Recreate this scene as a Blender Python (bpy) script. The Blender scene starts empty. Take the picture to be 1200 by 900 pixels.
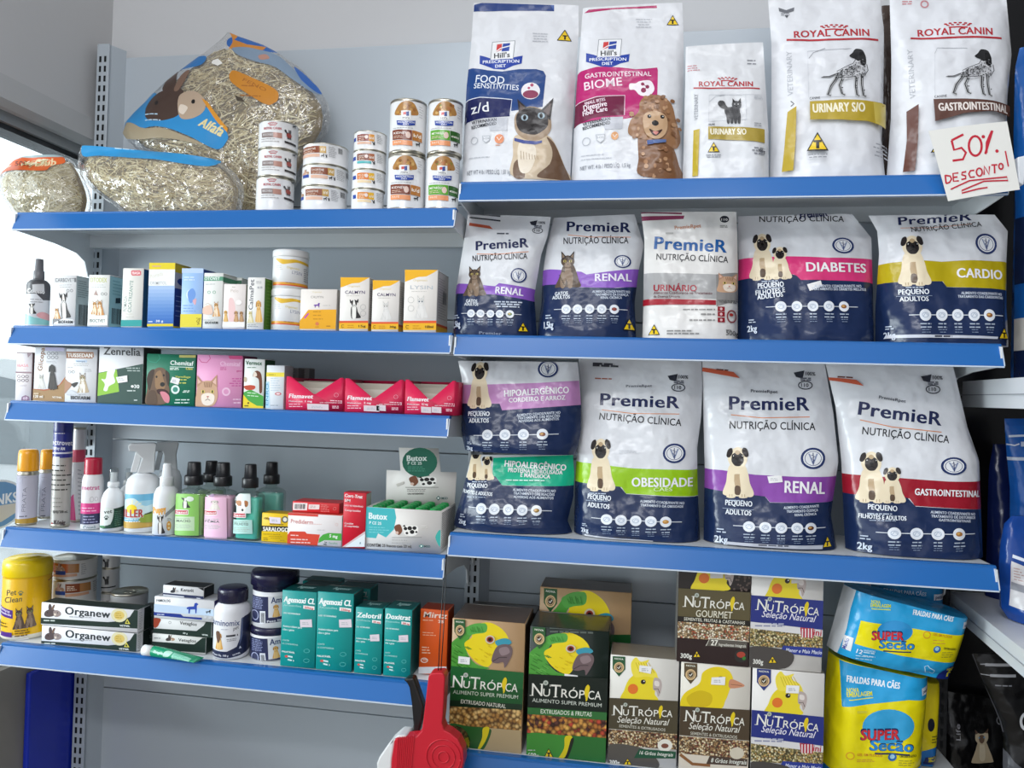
import bpy, bmesh, math, random
from mathutils import Vector, Matrix, noise
from mathutils.geometry import tessellate_polygon

SC = bpy.context.scene
COL = SC.collection
# ------------------------------------------------------------------ camera
F_PX = 900.0
CAM = Vector((0.349, -1.396, 1.400))
YAW, PITCH, ROLL = 0.1656, 0.0118, 0.0299
FWD = Vector((-math.sin(YAW)*math.cos(PITCH), math.cos(YAW)*math.cos(PITCH), math.sin(PITCH)))
_r = Vector((math.cos(YAW), math.sin(YAW), 0)); _u = _r.cross(FWD)
RGT = _r*math.cos(ROLL) + _u*math.sin(ROLL)
UPV = -_r*math.sin(ROLL) + _u*math.cos(ROLL)
cd = bpy.data.cameras.new('camera'); cam = bpy.data.objects.new('camera', cd); COL.objects.link(cam)
cd.sensor_width = 36; cd.lens = F_PX/1200*36; cd.clip_start = 0.02
cam.matrix_world = Matrix(((RGT.x, UPV.x, -FWD.x, CAM.x), (RGT.y, UPV.y, -FWD.y, CAM.y), (RGT.z, UPV.z, -FWD.z, CAM.z), (0, 0, 0, 1)))
SC.camera = cam

# ------------------------------------------------------------------ world, lights, exposure
SC.view_settings.view_transform = 'Standard'; SC.view_settings.look = 'None'
SC.view_settings.exposure = 0.0; SC.view_settings.gamma = 1.0
try: SC.view_settings.use_curve_mapping = False
except Exception: pass
wd = bpy.data.worlds.new('shop_and_street_light'); SC.world = wd; wd.use_nodes = True
nt = wd.node_tree; nt.nodes.clear()
_o = nt.nodes.new('ShaderNodeOutputWorld'); _b = nt.nodes.new('ShaderNodeBackground')
_tc = nt.nodes.new('ShaderNodeTexCoord'); _sx = nt.nodes.new('ShaderNodeSeparateXYZ')
_rp = nt.nodes.new('ShaderNodeValToRGB'); _mr = nt.nodes.new('ShaderNodeMapRange')
nt.links.new(_tc.outputs['Generated'], _sx.inputs[0]); nt.links.new(_sx.outputs['X'], _mr.inputs['Value'])
_mr.inputs['From Min'].default_value = -1; _mr.inputs['From Max'].default_value = 1
nt.links.new(_mr.outputs[0], _rp.inputs[0]); _my = nt.nodes.new('ShaderNodeMapRange'); _my.interpolation_type = 'SMOOTHSTEP'; nt.links.new(_sx.outputs['Y'], _my.inputs['Value'])
_my.inputs['From Min'].default_value = -0.25; _my.inputs['From Max'].default_value = -0.85; _my.inputs['To Min'].default_value = 0.0; _my.inputs['To Max'].default_value = 0.52
_ad = nt.nodes.new('ShaderNodeMix'); _ad.data_type = 'RGBA'; _ad.blend_type = 'ADD'; nt.links.new(_my.outputs[0], _ad.inputs['Factor'])   # unseen fill glow added behind the camera to lift the shelf back panels
nt.links.new(_rp.outputs[0], _ad.inputs['A']); _ad.inputs['B'].default_value = (0.96, 0.98, 1.0, 1)
nt.links.new(_ad.outputs['Result'], _b.inputs['Color']); nt.links.new(_b.outputs[0], _o.inputs[0])
_e = _rp.color_ramp.elements
_e[0].position = 0.0; _e[0].color = (2.3, 2.4, 2.55, 1)      # bright overcast street beyond the shop window
_e[1].position = 1.0; _e[1].color = (0.50, 0.50, 0.51, 1)    # dim shop interior on the other side
_q = _e.new(0.24); _q.color = (2.0, 2.1, 2.25, 1)
_q = _e.new(0.36); _q.color = (0.42, 0.44, 0.47, 1)
_b.inputs['Strength'].default_value = 1.0

def area(name, loc, target, sx, sy, power, color=(1, 1, 1)):
    l = bpy.data.lights.new(name, 'AREA'); l.shape = 'RECTANGLE'; l.size = sx; l.size_y = sy; l.energy = power; l.color = color
    o = bpy.data.objects.new(name, l); COL.objects.link(o); o.location = loc
    o.rotation_euler = (Vector(target)-Vector(loc)).to_track_quat('-Z', 'Y').to_euler(); return o
area('ceiling_tube', (0.1, -1.15, 2.85), (0.0, -0.9, 0.0), 1.3, 0.22, 8, (0.97, 0.98, 1.0))
area('ceiling_tube', (-0.2, -2.5, 2.85), (0.0, -1.0, 1.0), 1.3, 0.22, 17, (0.97, 0.98, 1.0))

area('street_daylight', (-3.2, -1.3, 1.45), (-0.3, 0.1, 1.15), 1.5, 1.1, 85, (0.94, 0.98, 1.0))      # bright street through the shop window

# ------------------------------------------------------------------ shelf geometry (metres)
W = 0.95
LIP = 0.0413
ZB = dict(L1=1.7067, L2=1.4695, L3=1.3124, L4=1.0490, L5=0.8083, R1=1.7553, R2=1.4665, R3=1.0934, R4=0.6864)
def ZT(s): return ZB[s]+LIP
PANEL_Y = 0.285

def ray(px, py):
    return (FWD*F_PX + RGT*(px-600) - UPV*(py-450)).normalized()
def at(px, py, Y):
    d = ray(px, py); return CAM + d*((Y-CAM.y)/d.y)
def atx(px, py, X):
    d = ray(px, py); return CAM + d*((X-CAM.x)/d.x)
def proj(p):
    d = p-CAM; z = d.dot(FWD); return (600+F_PX*d.dot(RGT)/z, 450-F_PX*d.dot(UPV)/z)

# ------------------------------------------------------------------ materials
def lin(c):
    if isinstance(c, str):
        c = c.lstrip('#'); c = ''.join(q*2 for q in c) if len(c) == 3 else c; c = [int(c[i:i+2], 16)/255 for i in (0, 2, 4)]
    return tuple((x/12.92 if x <= 0.04045 else ((x+0.055)/1.055)**2.4) for x in c)
MATS = {}
def mat(color, kind='carton'):
    key = (color, kind)
    if key in MATS: return MATS[key]
    m = bpy.data.materials.new(f'{kind}_{color}'); m.use_nodes = True
    n = m.node_tree.nodes; L = m.node_tree.links; b = n['Principled BSDF']
    c = lin(color)
    b.inputs['Base Color'].default_value = (*c, 1)
    def S(k, v):
        if k in b.inputs: b.inputs[k].default_value = v
    def bump(scale, strength, detail=3, dist=0.01, stretch=None):
        tc = n.new('ShaderNodeTexCoord'); nz = n.new('ShaderNodeTexNoise'); bp = n.new('ShaderNodeBump')
        nz.inputs['Scale'].default_value = scale; nz.inputs['Detail'].default_value = detail
        bp.inputs['Strength'].default_value = strength; bp.inputs['Distance'].default_value = dist
        if stretch:
            mp = n.new('ShaderNodeMapping'); mp.inputs['Scale'].default_value = stretch
            L.new(tc.outputs['Object'], mp.inputs[0]); L.new(mp.outputs[0], nz.inputs['Vector'])
        else: L.new(tc.outputs['Object'], nz.inputs['Vector'])
        L.new(nz.outputs['Fac'], bp.inputs['Height']); L.new(bp.outputs[0], b.inputs['Normal'])
    if kind == 'carton': S('Roughness', 0.42); S('Specular IOR Level', 0.3)
    elif kind == 'paper': S('Roughness', 0.75); S('Specular IOR Level', 0.25)
    elif kind == 'film': S('Roughness', 0.22); S('Specular IOR Level', 0.38); bump(15, 0.85, 2.5, 0.014)
    elif kind == 'satin': S('Roughness', 0.38); S('Specular IOR Level', 0.45); bump(14, 0.4, 2, 0.01)
    elif kind == 'wrap': S('Roughness', 0.3); S('Specular IOR Level', 0.3); S('Coat Weight', 0.25); S('Coat Roughness', 0.1); bump(22, 0.12, 2, 0.006)
    elif kind == 'gloss': S('Roughness', 0.22); S('Specular IOR Level', 0.5)
    elif kind == 'plastic': S('Roughness', 0.35)
    elif kind == 'metal': S('Metallic', 1.0); S('Roughness', 0.3)
    elif kind == 'paint': S('Roughness', 0.24); S('Specular IOR Level', 0.45); bump(4, 0.06, 2, 0.01)
    elif kind == 'wall':
        S('Roughness', 0.8); bump(60, 0.08, 4, 0.004)
    elif kind == 'liquid':
        S('Roughness', 0.08); S('Transmission Weight', 0.75); S('IOR', 1.36); S('Coat Weight', 0.4)
    elif kind == 'clear':
        n.remove(b); tr = n.new('ShaderNodeBsdfTransparent'); gl = n.new('ShaderNodeBsdfGlossy'); mx = n.new('ShaderNodeMixShader'); fr = n.new('ShaderNodeMath'); lw = n.new('ShaderNodeLayerWeight'); pw_ = n.new('ShaderNodeMath'); pw_.operation = 'POWER'; pw_.inputs[1].default_value = 3.0; lw.inputs['Blend'].default_value = 0.5; fr.operation = 'MULTIPLY_ADD'; L.new(lw.outputs['Facing'], pw_.inputs[0]); L.new(pw_.outputs[0], fr.inputs[0]); fr.inputs[1].default_value = 0.7; fr.inputs[2].default_value = 0.05
        tr.inputs['Color'].default_value = (*c, 1); gl.inputs['Roughness'].default_value = 0.06
        L.new(fr.outputs[0], mx.inputs[0]); L.new(tr.outputs[0], mx.inputs[1]); L.new(gl.outputs[0], mx.inputs[2])
        L.new(mx.outputs[0], n['Material Output'].inputs['Surface'])
    elif kind == 'cello':
        n.remove(b); tr = n.new('ShaderNodeBsdfTransparent'); gl = n.new('ShaderNodeBsdfGlossy'); mx = n.new('ShaderNodeMixShader'); fr = n.new('ShaderNodeMath'); lw = n.new('ShaderNodeLayerWeight'); pw_ = n.new('ShaderNodeMath'); pw_.operation = 'POWER'; pw_.inputs[1].default_value = 3.0; lw.inputs['Blend'].default_value = 0.5; fr.operation = 'MULTIPLY_ADD'; L.new(lw.outputs['Facing'], pw_.inputs[0]); L.new(pw_.outputs[0], fr.inputs[0]); fr.inputs[1].default_value = 0.7; fr.inputs[2].default_value = 0.05
        df = n.new('ShaderNodeBsdfDiffuse'); m2 = n.new('ShaderNodeMixShader'); m2.inputs[0].default_value = 0.10
        tc = n.new('ShaderNodeTexCoord'); nz = n.new('ShaderNodeTexNoise'); bp = n.new('ShaderNodeBump')
        nz.inputs['Scale'].default_value = 19; nz.inputs['Detail'].default_value = 3; bp.inputs['Strength'].default_value = 0.9; bp.inputs['Distance'].default_value = 0.03
        L.new(tc.outputs['Object'], nz.inputs['Vector']); L.new(nz.outputs['Fac'], bp.inputs['Height'])
        for q in (gl, lw): L.new(bp.outputs[0], q.inputs['Normal'])
        gl.inputs['Roughness'].default_value = 0.12; fr.inputs[2].default_value = 0.10
        L.new(tr.outputs[0], m2.inputs[1]); L.new(df.outputs[0], m2.inputs[2]); df.inputs['Color'].default_value = (0.8, 0.82, 0.84, 1)
        L.new(fr.outputs[0], mx.inputs[0]); L.new(m2.outputs[0], mx.inputs[1]); L.new(gl.outputs[0], mx.inputs[2])
        L.new(mx.outputs[0], n['Material Output'].inputs['Surface'])
    MATS[key] = m
    return m
def grain(name, scale, cols, kind='film', bumpy=0.6, smooth=False):
    """printed photo of pellets / seeds / straw: a voronoi of several colours"""
    key = ('grain', name)
    if key in MATS: return MATS[key]
    m = bpy.data.materials.new('print_'+name); m.use_nodes = True
    n = m.node_tree.nodes; L = m.node_tree.links; b = n['Principled BSDF']
    tc = n.new('ShaderNodeTexCoord'); vo = n.new('ShaderNodeTexVoronoi'); vo.inputs['Scale'].default_value = scale
    L.new(tc.outputs['Object'], vo.inputs['Vector'])
    sp = n.new('ShaderNodeSeparateColor'); L.new(vo.outputs['Color'], sp.inputs[0])
    rp = n.new('ShaderNodeValToRGB'); rp.color_ramp.interpolation = 'CONSTANT'
    el = rp.color_ramp.elements
    for i, c in enumerate(cols):
        e = el[i] if i < 2 else el.new(i/len(cols))
        e.position = i/len(cols); e.color = (*lin(c), 1)
    L.new(sp.outputs[0], rp.inputs[0])
    mx = n.new('ShaderNodeMix'); mx.data_type = 'RGBA'; mx.blend_type = 'MULTIPLY'; mx.inputs['Factor'].default_value = 1
    r2 = n.new('ShaderNodeValToRGB'); r2.color_ramp.elements[0].color = (1.1, 1.1, 1.1, 1); r2.color_ramp.elements[0].position = 0.25
    r2.color_ramp.elements[1].color = (0.2, 0.15, 0.1, 1); r2.color_ramp.elements[1].position = 0.75
    L.new(vo.outputs['Distance'], r2.inputs[0]); L.new(rp.outputs[0], mx.inputs['A']); L.new(r2.outputs[0], mx.inputs['B'])
    L.new(mx.outputs['Result'], b.inputs['Base Color']); b.inputs['Roughness'].default_value = 0.4
    MATS[key] = m; return m

# ------------------------------------------------------------------ object helpers
def tag(o, label=None, cat=None, group=None, kind=None):
    if label: o['label'] = label
    if cat: o['category'] = cat
    if group: o['group'] = group
    if kind: o['kind'] = kind
    return o
class MB:
    """collects faces with materials (and optional vertex normals) into ONE mesh object"""
    def __init__(s): s.v = []; s.f = []; s.m = []; s.n = []; s.mats = []; s.sm = []
    def mi(s, m):
        if m not in s.mats: s.mats.append(m)
        return s.mats.index(m)
    def add(s, verts, faces, m, normals=None, smooth=False):
        b = len(s.v); s.v += [tuple(p) for p in verts]
        s.n += [tuple(x) for x in normals] if normals else [None]*len(verts)
        i = s.mi(m)
        for f in faces: s.f.append([b+k for k in f]); s.m.append(i); s.sm.append(smooth)
    def box(s, x0, x1, y0, y1, z0, z1, m, bev=0.0):
        bm = bmesh.new(); bmesh.ops.create_cube(bm, size=1)
        for v in bm.verts: v.co = ((x0+x1)/2+v.co.x*(x1-x0), (y0+y1)/2+v.co.y*(y1-y0), (z0+z1)/2+v.co.z*(z1-z0))
        if bev: bmesh.ops.bevel(bm, geom=bm.edges[:], offset=bev, segments=2, affect='EDGES', profile=0.5)
        s.bm(bm, m)
    def bm(s, bm, m, smooth=False):
        bm.verts.index_update(); s.add([v.co.copy() for v in bm.verts], [[v.index for v in f.verts] for f in bm.faces], m, None, smooth); bm.free()
    def prism(s, pts, x0, x1, m, axis='x'):
        """polygon extruded along an axis: pts (a,b); x -> (x,a,b), y -> (a,x,b), z -> (a,b,x)"""
        def P(a, b, x): return {'x': (x, a, b), 'y': (a, x, b), 'z': (a, b, x)}[axis]
        k = len(pts); tri = tessellate_polygon([[Vector((a, b, 0)) for a, b in pts]])
        ar = sum(pts[i][0]*pts[(i+1) % k][1]-pts[(i+1) % k][0]*pts[i][1] for i in range(k))
        vs = [P(a, b, x0) for a, b in pts]+[P(a, b, x1) for a, b in pts]
        fs = [list(t) for t in tri]+[[q+k for q in t][::-1] for t in tri]+[[i, (i+1) % k, (i+1) % k+k, i+k] for i in range(k)]
        bm = bmesh.new(); vv = [bm.verts.new(p) for p in vs]
        for f in fs:
            try: bm.faces.new([vv[i] for i in f])
            except ValueError: pass
        bmesh.ops.recalc_face_normals(bm, faces=bm.faces[:]); s.bm(bm, m)
    def lathe(s, prof, m, seg=40, c=(0, 0, 0), sx=1.0, sy=1.0, mats=None, sq=0):
        """prof [(r,z)], bottom to top, closed with fans. mats: material per profile segment. sq: squareness of the section"""
        vs = []; k = len(prof)
        for r, z in prof:
            for j in range(seg):
                a = 2*math.pi*j/seg; ca, sa = math.cos(a), math.sin(a)
                q = 1.0
                if sq: q = 1/((abs(ca)**(2+sq)+abs(sa)**(2+sq))**(1/(2+sq)))
                vs.append((c[0]+r*q*sa*sx, c[1]-r*q*ca*sy, c[2]+z))
        b = len(s.v); s.v += vs; s.n += [None]*len(vs)
        for i in range(k-1):
            mm = s.mi(mats[i] if mats else m)
            for j in range(seg):
                s.f.append([b+i*seg+j, b+i*seg+(j+1) % seg, b+(i+1)*seg+(j+1) % seg, b+(i+1)*seg+j]); s.m.append(mm); s.sm.append(True)
        for i, rev in ((0, True), (k-1, False)):
            if prof[i][0] > 1e-6:
                l = [b+i*seg+j for j in range(seg)]; s.f.append(l[::-1] if rev else l); s.m.append(s.mi(mats[min(i, k-2)] if mats else m)); s.sm.append(False)
    def tube(s, pts, r, m, seg=8, closed=False):
        pts = [Vector(p) for p in pts]; vs = []; rr = r if isinstance(r, (list, tuple)) else [r]*len(pts); fs = []
        for i, p in enumerate(pts):
            t = (pts[min(i+1, len(pts)-1)]-pts[max(i-1, 0)]).normalized()
            a = t.orthogonal().normalized() if abs(t.y) > 0.9 else t.cross(Vector((0, 1, 0))).normalized(); b = t.cross(a)
            vs += [p+(a*math.cos(2*math.pi*j/seg)+b*math.sin(2*math.pi*j/seg))*rr[i] for j in range(seg)]
        for i in range(len(pts)-1):
            for j in range(seg): fs.append([i*seg+j, i*seg+(j+1) % seg, (i+1)*seg+(j+1) % seg, (i+1)*seg+j])
        fs.append(list(range(seg))[::-1]); fs.append([(len(pts)-1)*seg+j for j in range(seg)])
        s.add(vs, fs, m, None, True)
    def build(s, name, parent=None, loc=None, rot=0.0):
        me = bpy.data.meshes.new(name); me.from_pydata(s.v, [], s.f)
        for m in s.mats: me.materials.append(m)
        me.polygons.foreach_set('material_index', s.m); me.polygons.foreach_set('use_smooth', s.sm)
        me.update()
        if any(x is not None for x in s.n):
            base = [v.normal for v in me.vertices]
            me.normals_split_custom_set_from_vertices([tuple(base[i]) if x is None else x for i, x in enumerate(s.n)])
        elif any(s.sm) and not all(s.sm):
            pass
        o = bpy.data.objects.new(name, me); COL.objects.link(o)
        if parent: o.parent = parent
        if loc: o.location = loc
        if rot: o.rotation_euler = (0, 0, rot)
        return o
def empty(name, loc):
    o = bpy.data.objects.new(name, None); COL.objects.link(o); o.location = loc; o.empty_display_size = 0.02; return o

# ------------------------------------------------------------------ flat art: text and shapes mapped on to a face
_fc = {}
def glyphs(txt, bold, sh):
    k = (txt, bold, sh)
    if k in _fc: return _fc[k]
    cu = bpy.data.curves.new('lettering', 'FONT'); cu.body = txt; cu.size = 1; cu.resolution_u = 3; cu.fill_mode = 'FRONT'; cu.offset = min(bold, 0.012); cu.space_character = 1+min(bold, 0.03)*2.6; cu.shear = sh
    o = bpy.data.objects.new('lettering', cu); COL.objects.link(o)
    bpy.context.view_layer.update()
    ev = o.evaluated_get(bpy.context.evaluated_depsgraph_get()); me = ev.to_mesh()
    vs = [(v.co.x, v.co.y) for v in me.vertices]; fs = [list(p.vertices) for p in me.polygons]
    ev.to_mesh_clear(); bpy.data.objects.remove(o); bpy.data.curves.remove(cu)
    _fc[k] = (vs, fs); return _fc[k]
CAPH = max(v[1] for v in glyphs('H', 0.0, 0.0)[0])

CROP = [0, 0, 1.0]
def crop(x, y, s): CROP[:] = [x, y, s]
def PX(p): return (CROP[0]+p[0]/CROP[2], CROP[1]+p[1]/CROP[2])

def lerp(a, b, t): return a+(b-a)*t
class Face:
    """a printable face. left/right: edge polylines, top to bottom, in photo pixels; grid: [nv+1][nu+1] of (point, normal)"""
    def __init__(s, left, right, nu, nv):
        s.L = [Vector(p) for p in left]; s.R = [Vector(p) for p in right]; s.nu = nu; s.nv = nv
        d = [0.0]
        for i in range(len(s.L)-1): d.append(d[-1]+((s.L[i+1]-s.L[i]).length+(s.R[i+1]-s.R[i]).length)/2)
        s.t = [x/d[-1] for x in d]; s.arc = False; s.eps0 = 0.00025
    def edge(s, v):
        v = min(max(v, 0), 1)
        for i in range(len(s.t)-1):
            if v <= s.t[i+1]+1e-9:
                q = (v-s.t[i])/max(s.t[i+1]-s.t[i], 1e-9); return s.L[i].lerp(s.L[i+1], q), s.R[i].lerp(s.R[i+1], q)
        return s.L[-1], s.R[-1]
    def uv(s, x, y):
        p = Vector((x, y))
        def g(v):
            a, b = s.edge(v); e = b-a; q = p-a; return (e.x*q.y-e.y*q.x)/max(e.length, 1e-6)
        lo, hi = 0.0, 1.0
        if g(0) <= 0: v = 0.0
        elif g(1) >= 0: v = 1.0
        else:
            for _ in range(22):
                md = (lo+hi)/2
                if g(md) > 0: lo = md
                else: hi = md
            v = (lo+hi)/2
        a, b = s.edge(v); e = b-a; u = (p-a).dot(e)/max(e.length_squared, 1e-9)
        u = min(max(u, 0.0), 1.0)
        if s.arc: u = 0.5+math.asin(max(-1, min(1, (2*u-1)*0.995)))/math.pi
        return u, v
    def pt(s, u, v):
        a = min(max(u, 0), 1)*s.nu; b = min(max(v, 0), 1)*s.nv; i = min(int(a), s.nu-1); j = min(int(b), s.nv-1); a -= i; b -= j
        p00, n00 = s.grid[j][i]; p10, n10 = s.grid[j][i+1]; p01, n01 = s.grid[j+1][i]; p11, n11 = s.grid[j+1][i+1]
        p = p00+(p10-p00)*a+(p11-p10)*b if a >= b else p00+(p01-p00)*b+(p11-p01)*a
        return p, ((n00*(1-a)+n10*a)*(1-b)+(n01*(1-a)+n11*a)*b).normalized()
def diag(poly, nu, nv):
    """split a polygon lying in one grid cell along the diagonal of that cell"""
    cu = sum(p[0] for p in poly)/len(poly); cv = sum(p[1] for p in poly)/len(poly); i = int(min(cu*nu, nu-1e-6)); j = int(min(cv*nv, nv-1e-6))
    d = [(p[0]*nu-i)-(p[1]*nv-j) for p in poly]
    if max(d) <= 1e-7 or min(d) >= -1e-7: return [poly]
    A = []; B = []
    for k in range(len(poly)):
        p, q, e, f = poly[k], poly[(k+1) % len(poly)], d[k], d[(k+1) % len(poly)]
        if e >= 0: A.append(p)
        if e <= 0: B.append(p)
        if e*f < 0: t = e/(e-f); r = (p[0]+(q[0]-p[0])*t, p[1]+(q[1]-p[1])*t); A.append(r); B.append(r)
    return [x for x in (A, B) if len(x) >= 3]
def cut(poly, ax, n):
    """split one convex uv polygon at the grid lines of an axis"""
    lo = min(p[ax] for p in poly); hi = max(p[ax] for p in poly)
    i0 = int(lo*n+1e-6); i1 = int(math.ceil(hi*n-1e-6))
    if i1-i0 <= 1: return [poly]
    out = []; rest = poly
    for k in range(i0+1, i1):
        c = k/n; A = []; B = []
        for i in range(len(rest)):
            p, q = rest[i], rest[(i+1) % len(rest)]
            if p[ax] <= c: A.append(p)
            if p[ax] >= c: B.append(p)
            if (p[ax]-c)*(q[ax]-c) < 0:
                t = (c-p[ax])/(q[ax]-p[ax]); r = (p[0]+(q[0]-p[0])*t, p[1]+(q[1]-p[1])*t); A.append(r); B.append(r)
        if len(A) >= 3: out.append(A)
        rest = B
        if len(rest) < 3: return out
    out.append(rest); return out
def catmull(pts, k=5):
    n = len(pts); out = []
    for i in range(n):
        p0, p1, p2, p3 = (pts[(i+d) % n] for d in (-1, 0, 1, 2))
        for j in range(k):
            t = j/k; out.append(tuple(0.5*((2*p1[c])+(-p0[c]+p2[c])*t+(2*p0[c]-5*p1[c]+4*p2[c]-p3[c])*t*t+(-p0[c]+3*p1[c]-3*p2[c]+p3[c])*t**3) for c in (0, 1)))
    return out
class Art:
    """draws on a face into a mesh builder; coordinates are those of the current measuring crop"""
    def __init__(s, face, mb, kind='carton', step=0.00003):
        s.f = face; s.mb = mb; s.kind = kind; s.k = 0; s.step = step; s.box = None
    def xf(s, p):
        if s.box:
            x0, y0, x1, y1 = s.box; p = (x0+(x1-x0)*p[0], y0+(y1-y0)*p[1])
        return PX(p)
    def emit(s, tris, m):
        f = s.f; s.k += 1; e = f.eps0+s.step*s.k; idx = {}; vs = []; ns = []; fs = []
        for t in tris:
            ar = sum(t[i][0]*t[(i+1) % len(t)][1]-t[(i+1) % len(t)][0]*t[i][1] for i in range(len(t)))
            if abs(ar) < 1e-9: continue
            if ar > 0: t = t[::-1]           # v runs down: keep the face turned outwards
            for a in cut(t, 0, f.nu):
                for b in [d for c in cut(a, 1, f.nv) for d in (diag(c, f.nu, f.nv) if f.nu > 1 and not f.arc else [c])]:
                    l = []
                    for u, v in b:
                        k = (round(u, 6), round(v, 6))
                        if k not in idx:
                            idx[k] = len(vs); p, n = f.pt(u, v); vs.append(p+n*e); ns.append(n)
                        if idx[k] not in l: l.append(idx[k])
                    if len(l) >= 3: fs.append(l)
        if fs: s.mb.add(vs, fs, m, ns, True)
    def M(s, c): return c if not isinstance(c, str) else mat(c, s.kind)
    def P(s, pts, c, smooth=False):
        if smooth: pts = catmull(pts)
        uv = [s.f.uv(*s.xf(p)) for p in pts]
        tri = tessellate_polygon([[Vector((a, b, 0)) for a, b in uv]])
        s.emit([[uv[i] for i in t] for t in tri], s.M(c))
    def R(s, x0, y0, x1, y1, c): s.P([(x0, y0), (x1, y0), (x1, y1), (x0, y1)], c)
    def Q(s, x0, y0, x1, y1, sl, c):
        """rectangle whose lines sink by sl from left to right"""
        s.P([(x0, y0), (x1, y0+sl), (x1, y1+sl), (x0, y1)], c)
    def C(s, x, y, rx, c, ry=None, n=20):
        ry = ry or rx; s.P([(x+rx*math.cos(2*math.pi*i/n), y+ry*math.sin(2*math.pi*i/n)) for i in range(n)], c)
    def ring(s, x, y, r, w, c, ry=None, n=24):
        ry = ry or r
        s.S([(x+r*math.cos(2*math.pi*i/n), y+ry*math.sin(2*math.pi*i/n)) for i in range(n+1)], w, c)
    def S(s, pts, w, c):
        """pen stroke"""
        n = len(pts); A = []; B = []
        for i in range(n):
            a = pts[max(i-1, 0)]; b = pts[min(i+1, n-1)]; dx, dy = b[0]-a[0], b[1]-a[1]; l = math.hypot(dx, dy) or 1
            ox, oy = -dy/l*w/2, dx/l*w/2; A.append((pts[i][0]+ox, pts[i][1]+oy)); B.append((pts[i][0]-ox, pts[i][1]-oy))
        A = [s.f.uv(*s.xf(p)) for p in A]; B = [s.f.uv(*s.xf(p)) for p in B]
        s.emit([t for i in range(n-1) for t in ([A[i], A[i+1], B[i+1]], [A[i], B[i+1], B[i]])], s.M(c))
    def T(s, txt, x0, y0, x1, y1, h, c, b=0.0, sh=0.0):
        """lettering: baseline from (x0,y0) to (x1,y1), capital height h, stretched to fill the baseline"""
        vs, fs = glyphs(txt, b, sh)
        if not vs: return
        xa = min(v[0] for v in vs); xb = max(v[0] for v in vs); w = max(xb-xa, 1e-6)
        dx, dy = x1-x0, y1-y0; l = math.hypot(dx, dy) or 1; nx, ny = dy/l, -dx/l
        q = []
        for x, y in vs:
            t = (x-xa)/w; k = y/CAPH*h; q.append(s.f.uv(*s.xf((x0+dx*t+nx*k, y0+dy*t+ny*k))))
        tr = []
        for f in fs:
            if len(f) <= 4 and not s.f.arc: tr.append([q[i] for i in f])
            else:
                for i in range(1, len(f)-1): tr.append([q[f[0]], q[f[i]], q[f[i+1]]])
        if b >= 0.019:                                   # heavy weight: struck three times, a hair apart
            k = h*0.026*min(1.9, b/0.022); dx_, dy_ = dx/l*k, dy/l*k; tr2 = []
            uv = lambda p, sg: s.f.uv(*s.xf((p[0]+sg*dx_, p[1]+sg*dy_)))
            raw = [(x0+dx*(x-xa)/w+nx*y/CAPH*h, y0+dy*(x-xa)/w+ny*y/CAPH*h) for x, y in vs]
            for sg in (-1, 1):
                q2 = [uv(p, sg) for p in raw]; tr2 = []
                for f in fs:
                    for i in range(1, len(f)-1): tr2.append([q2[f[0]], q2[f[i]], q2[f[i+1]]])
                s.k -= 0.5; s.emit(tr2, s.M(c)); s.k -= 0.5
        s.emit(tr, s.M(c))
    def lines(s, x0, y0, x1, y1, n, h, c, sl=0.0, seed=1, align='l'):
        """unreadable small print: rows of short dashes"""
        rnd = random.Random(seed)
        for i in range(n):
            y = y0+(y1-y0)*(i/max(n-1, 1)); ln = (x1-x0)*rnd.uniform(0.65, 1.0)
            xa = x0 if align == 'l' else ((x0+x1)/2-ln/2 if align == 'c' else x1-ln); xe = xa+ln; x = xa
            tr = []
            while x < xe:
                w = min(rnd.uniform(2.0, 5.5)*h, xe-x); a = y+sl*(x-x0)/max(x1-x0, 1e-6); bb = y+sl*(x+w-x0)/max(x1-x0, 1e-6)
                q = [s.f.uv(*s.xf(p)) for p in ((x, a-h/2), (x+w, bb-h/2), (x+w, bb+h/2), (x, a+h/2))]; tr.append(q); x += w+h*0.8
            s.emit(tr, s.M(c))
    def within(s, x0, y0, x1, y1, fn, *a):
        s.box = (x0, y0, x1, y1); fn(s, *a); s.box = None

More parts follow.
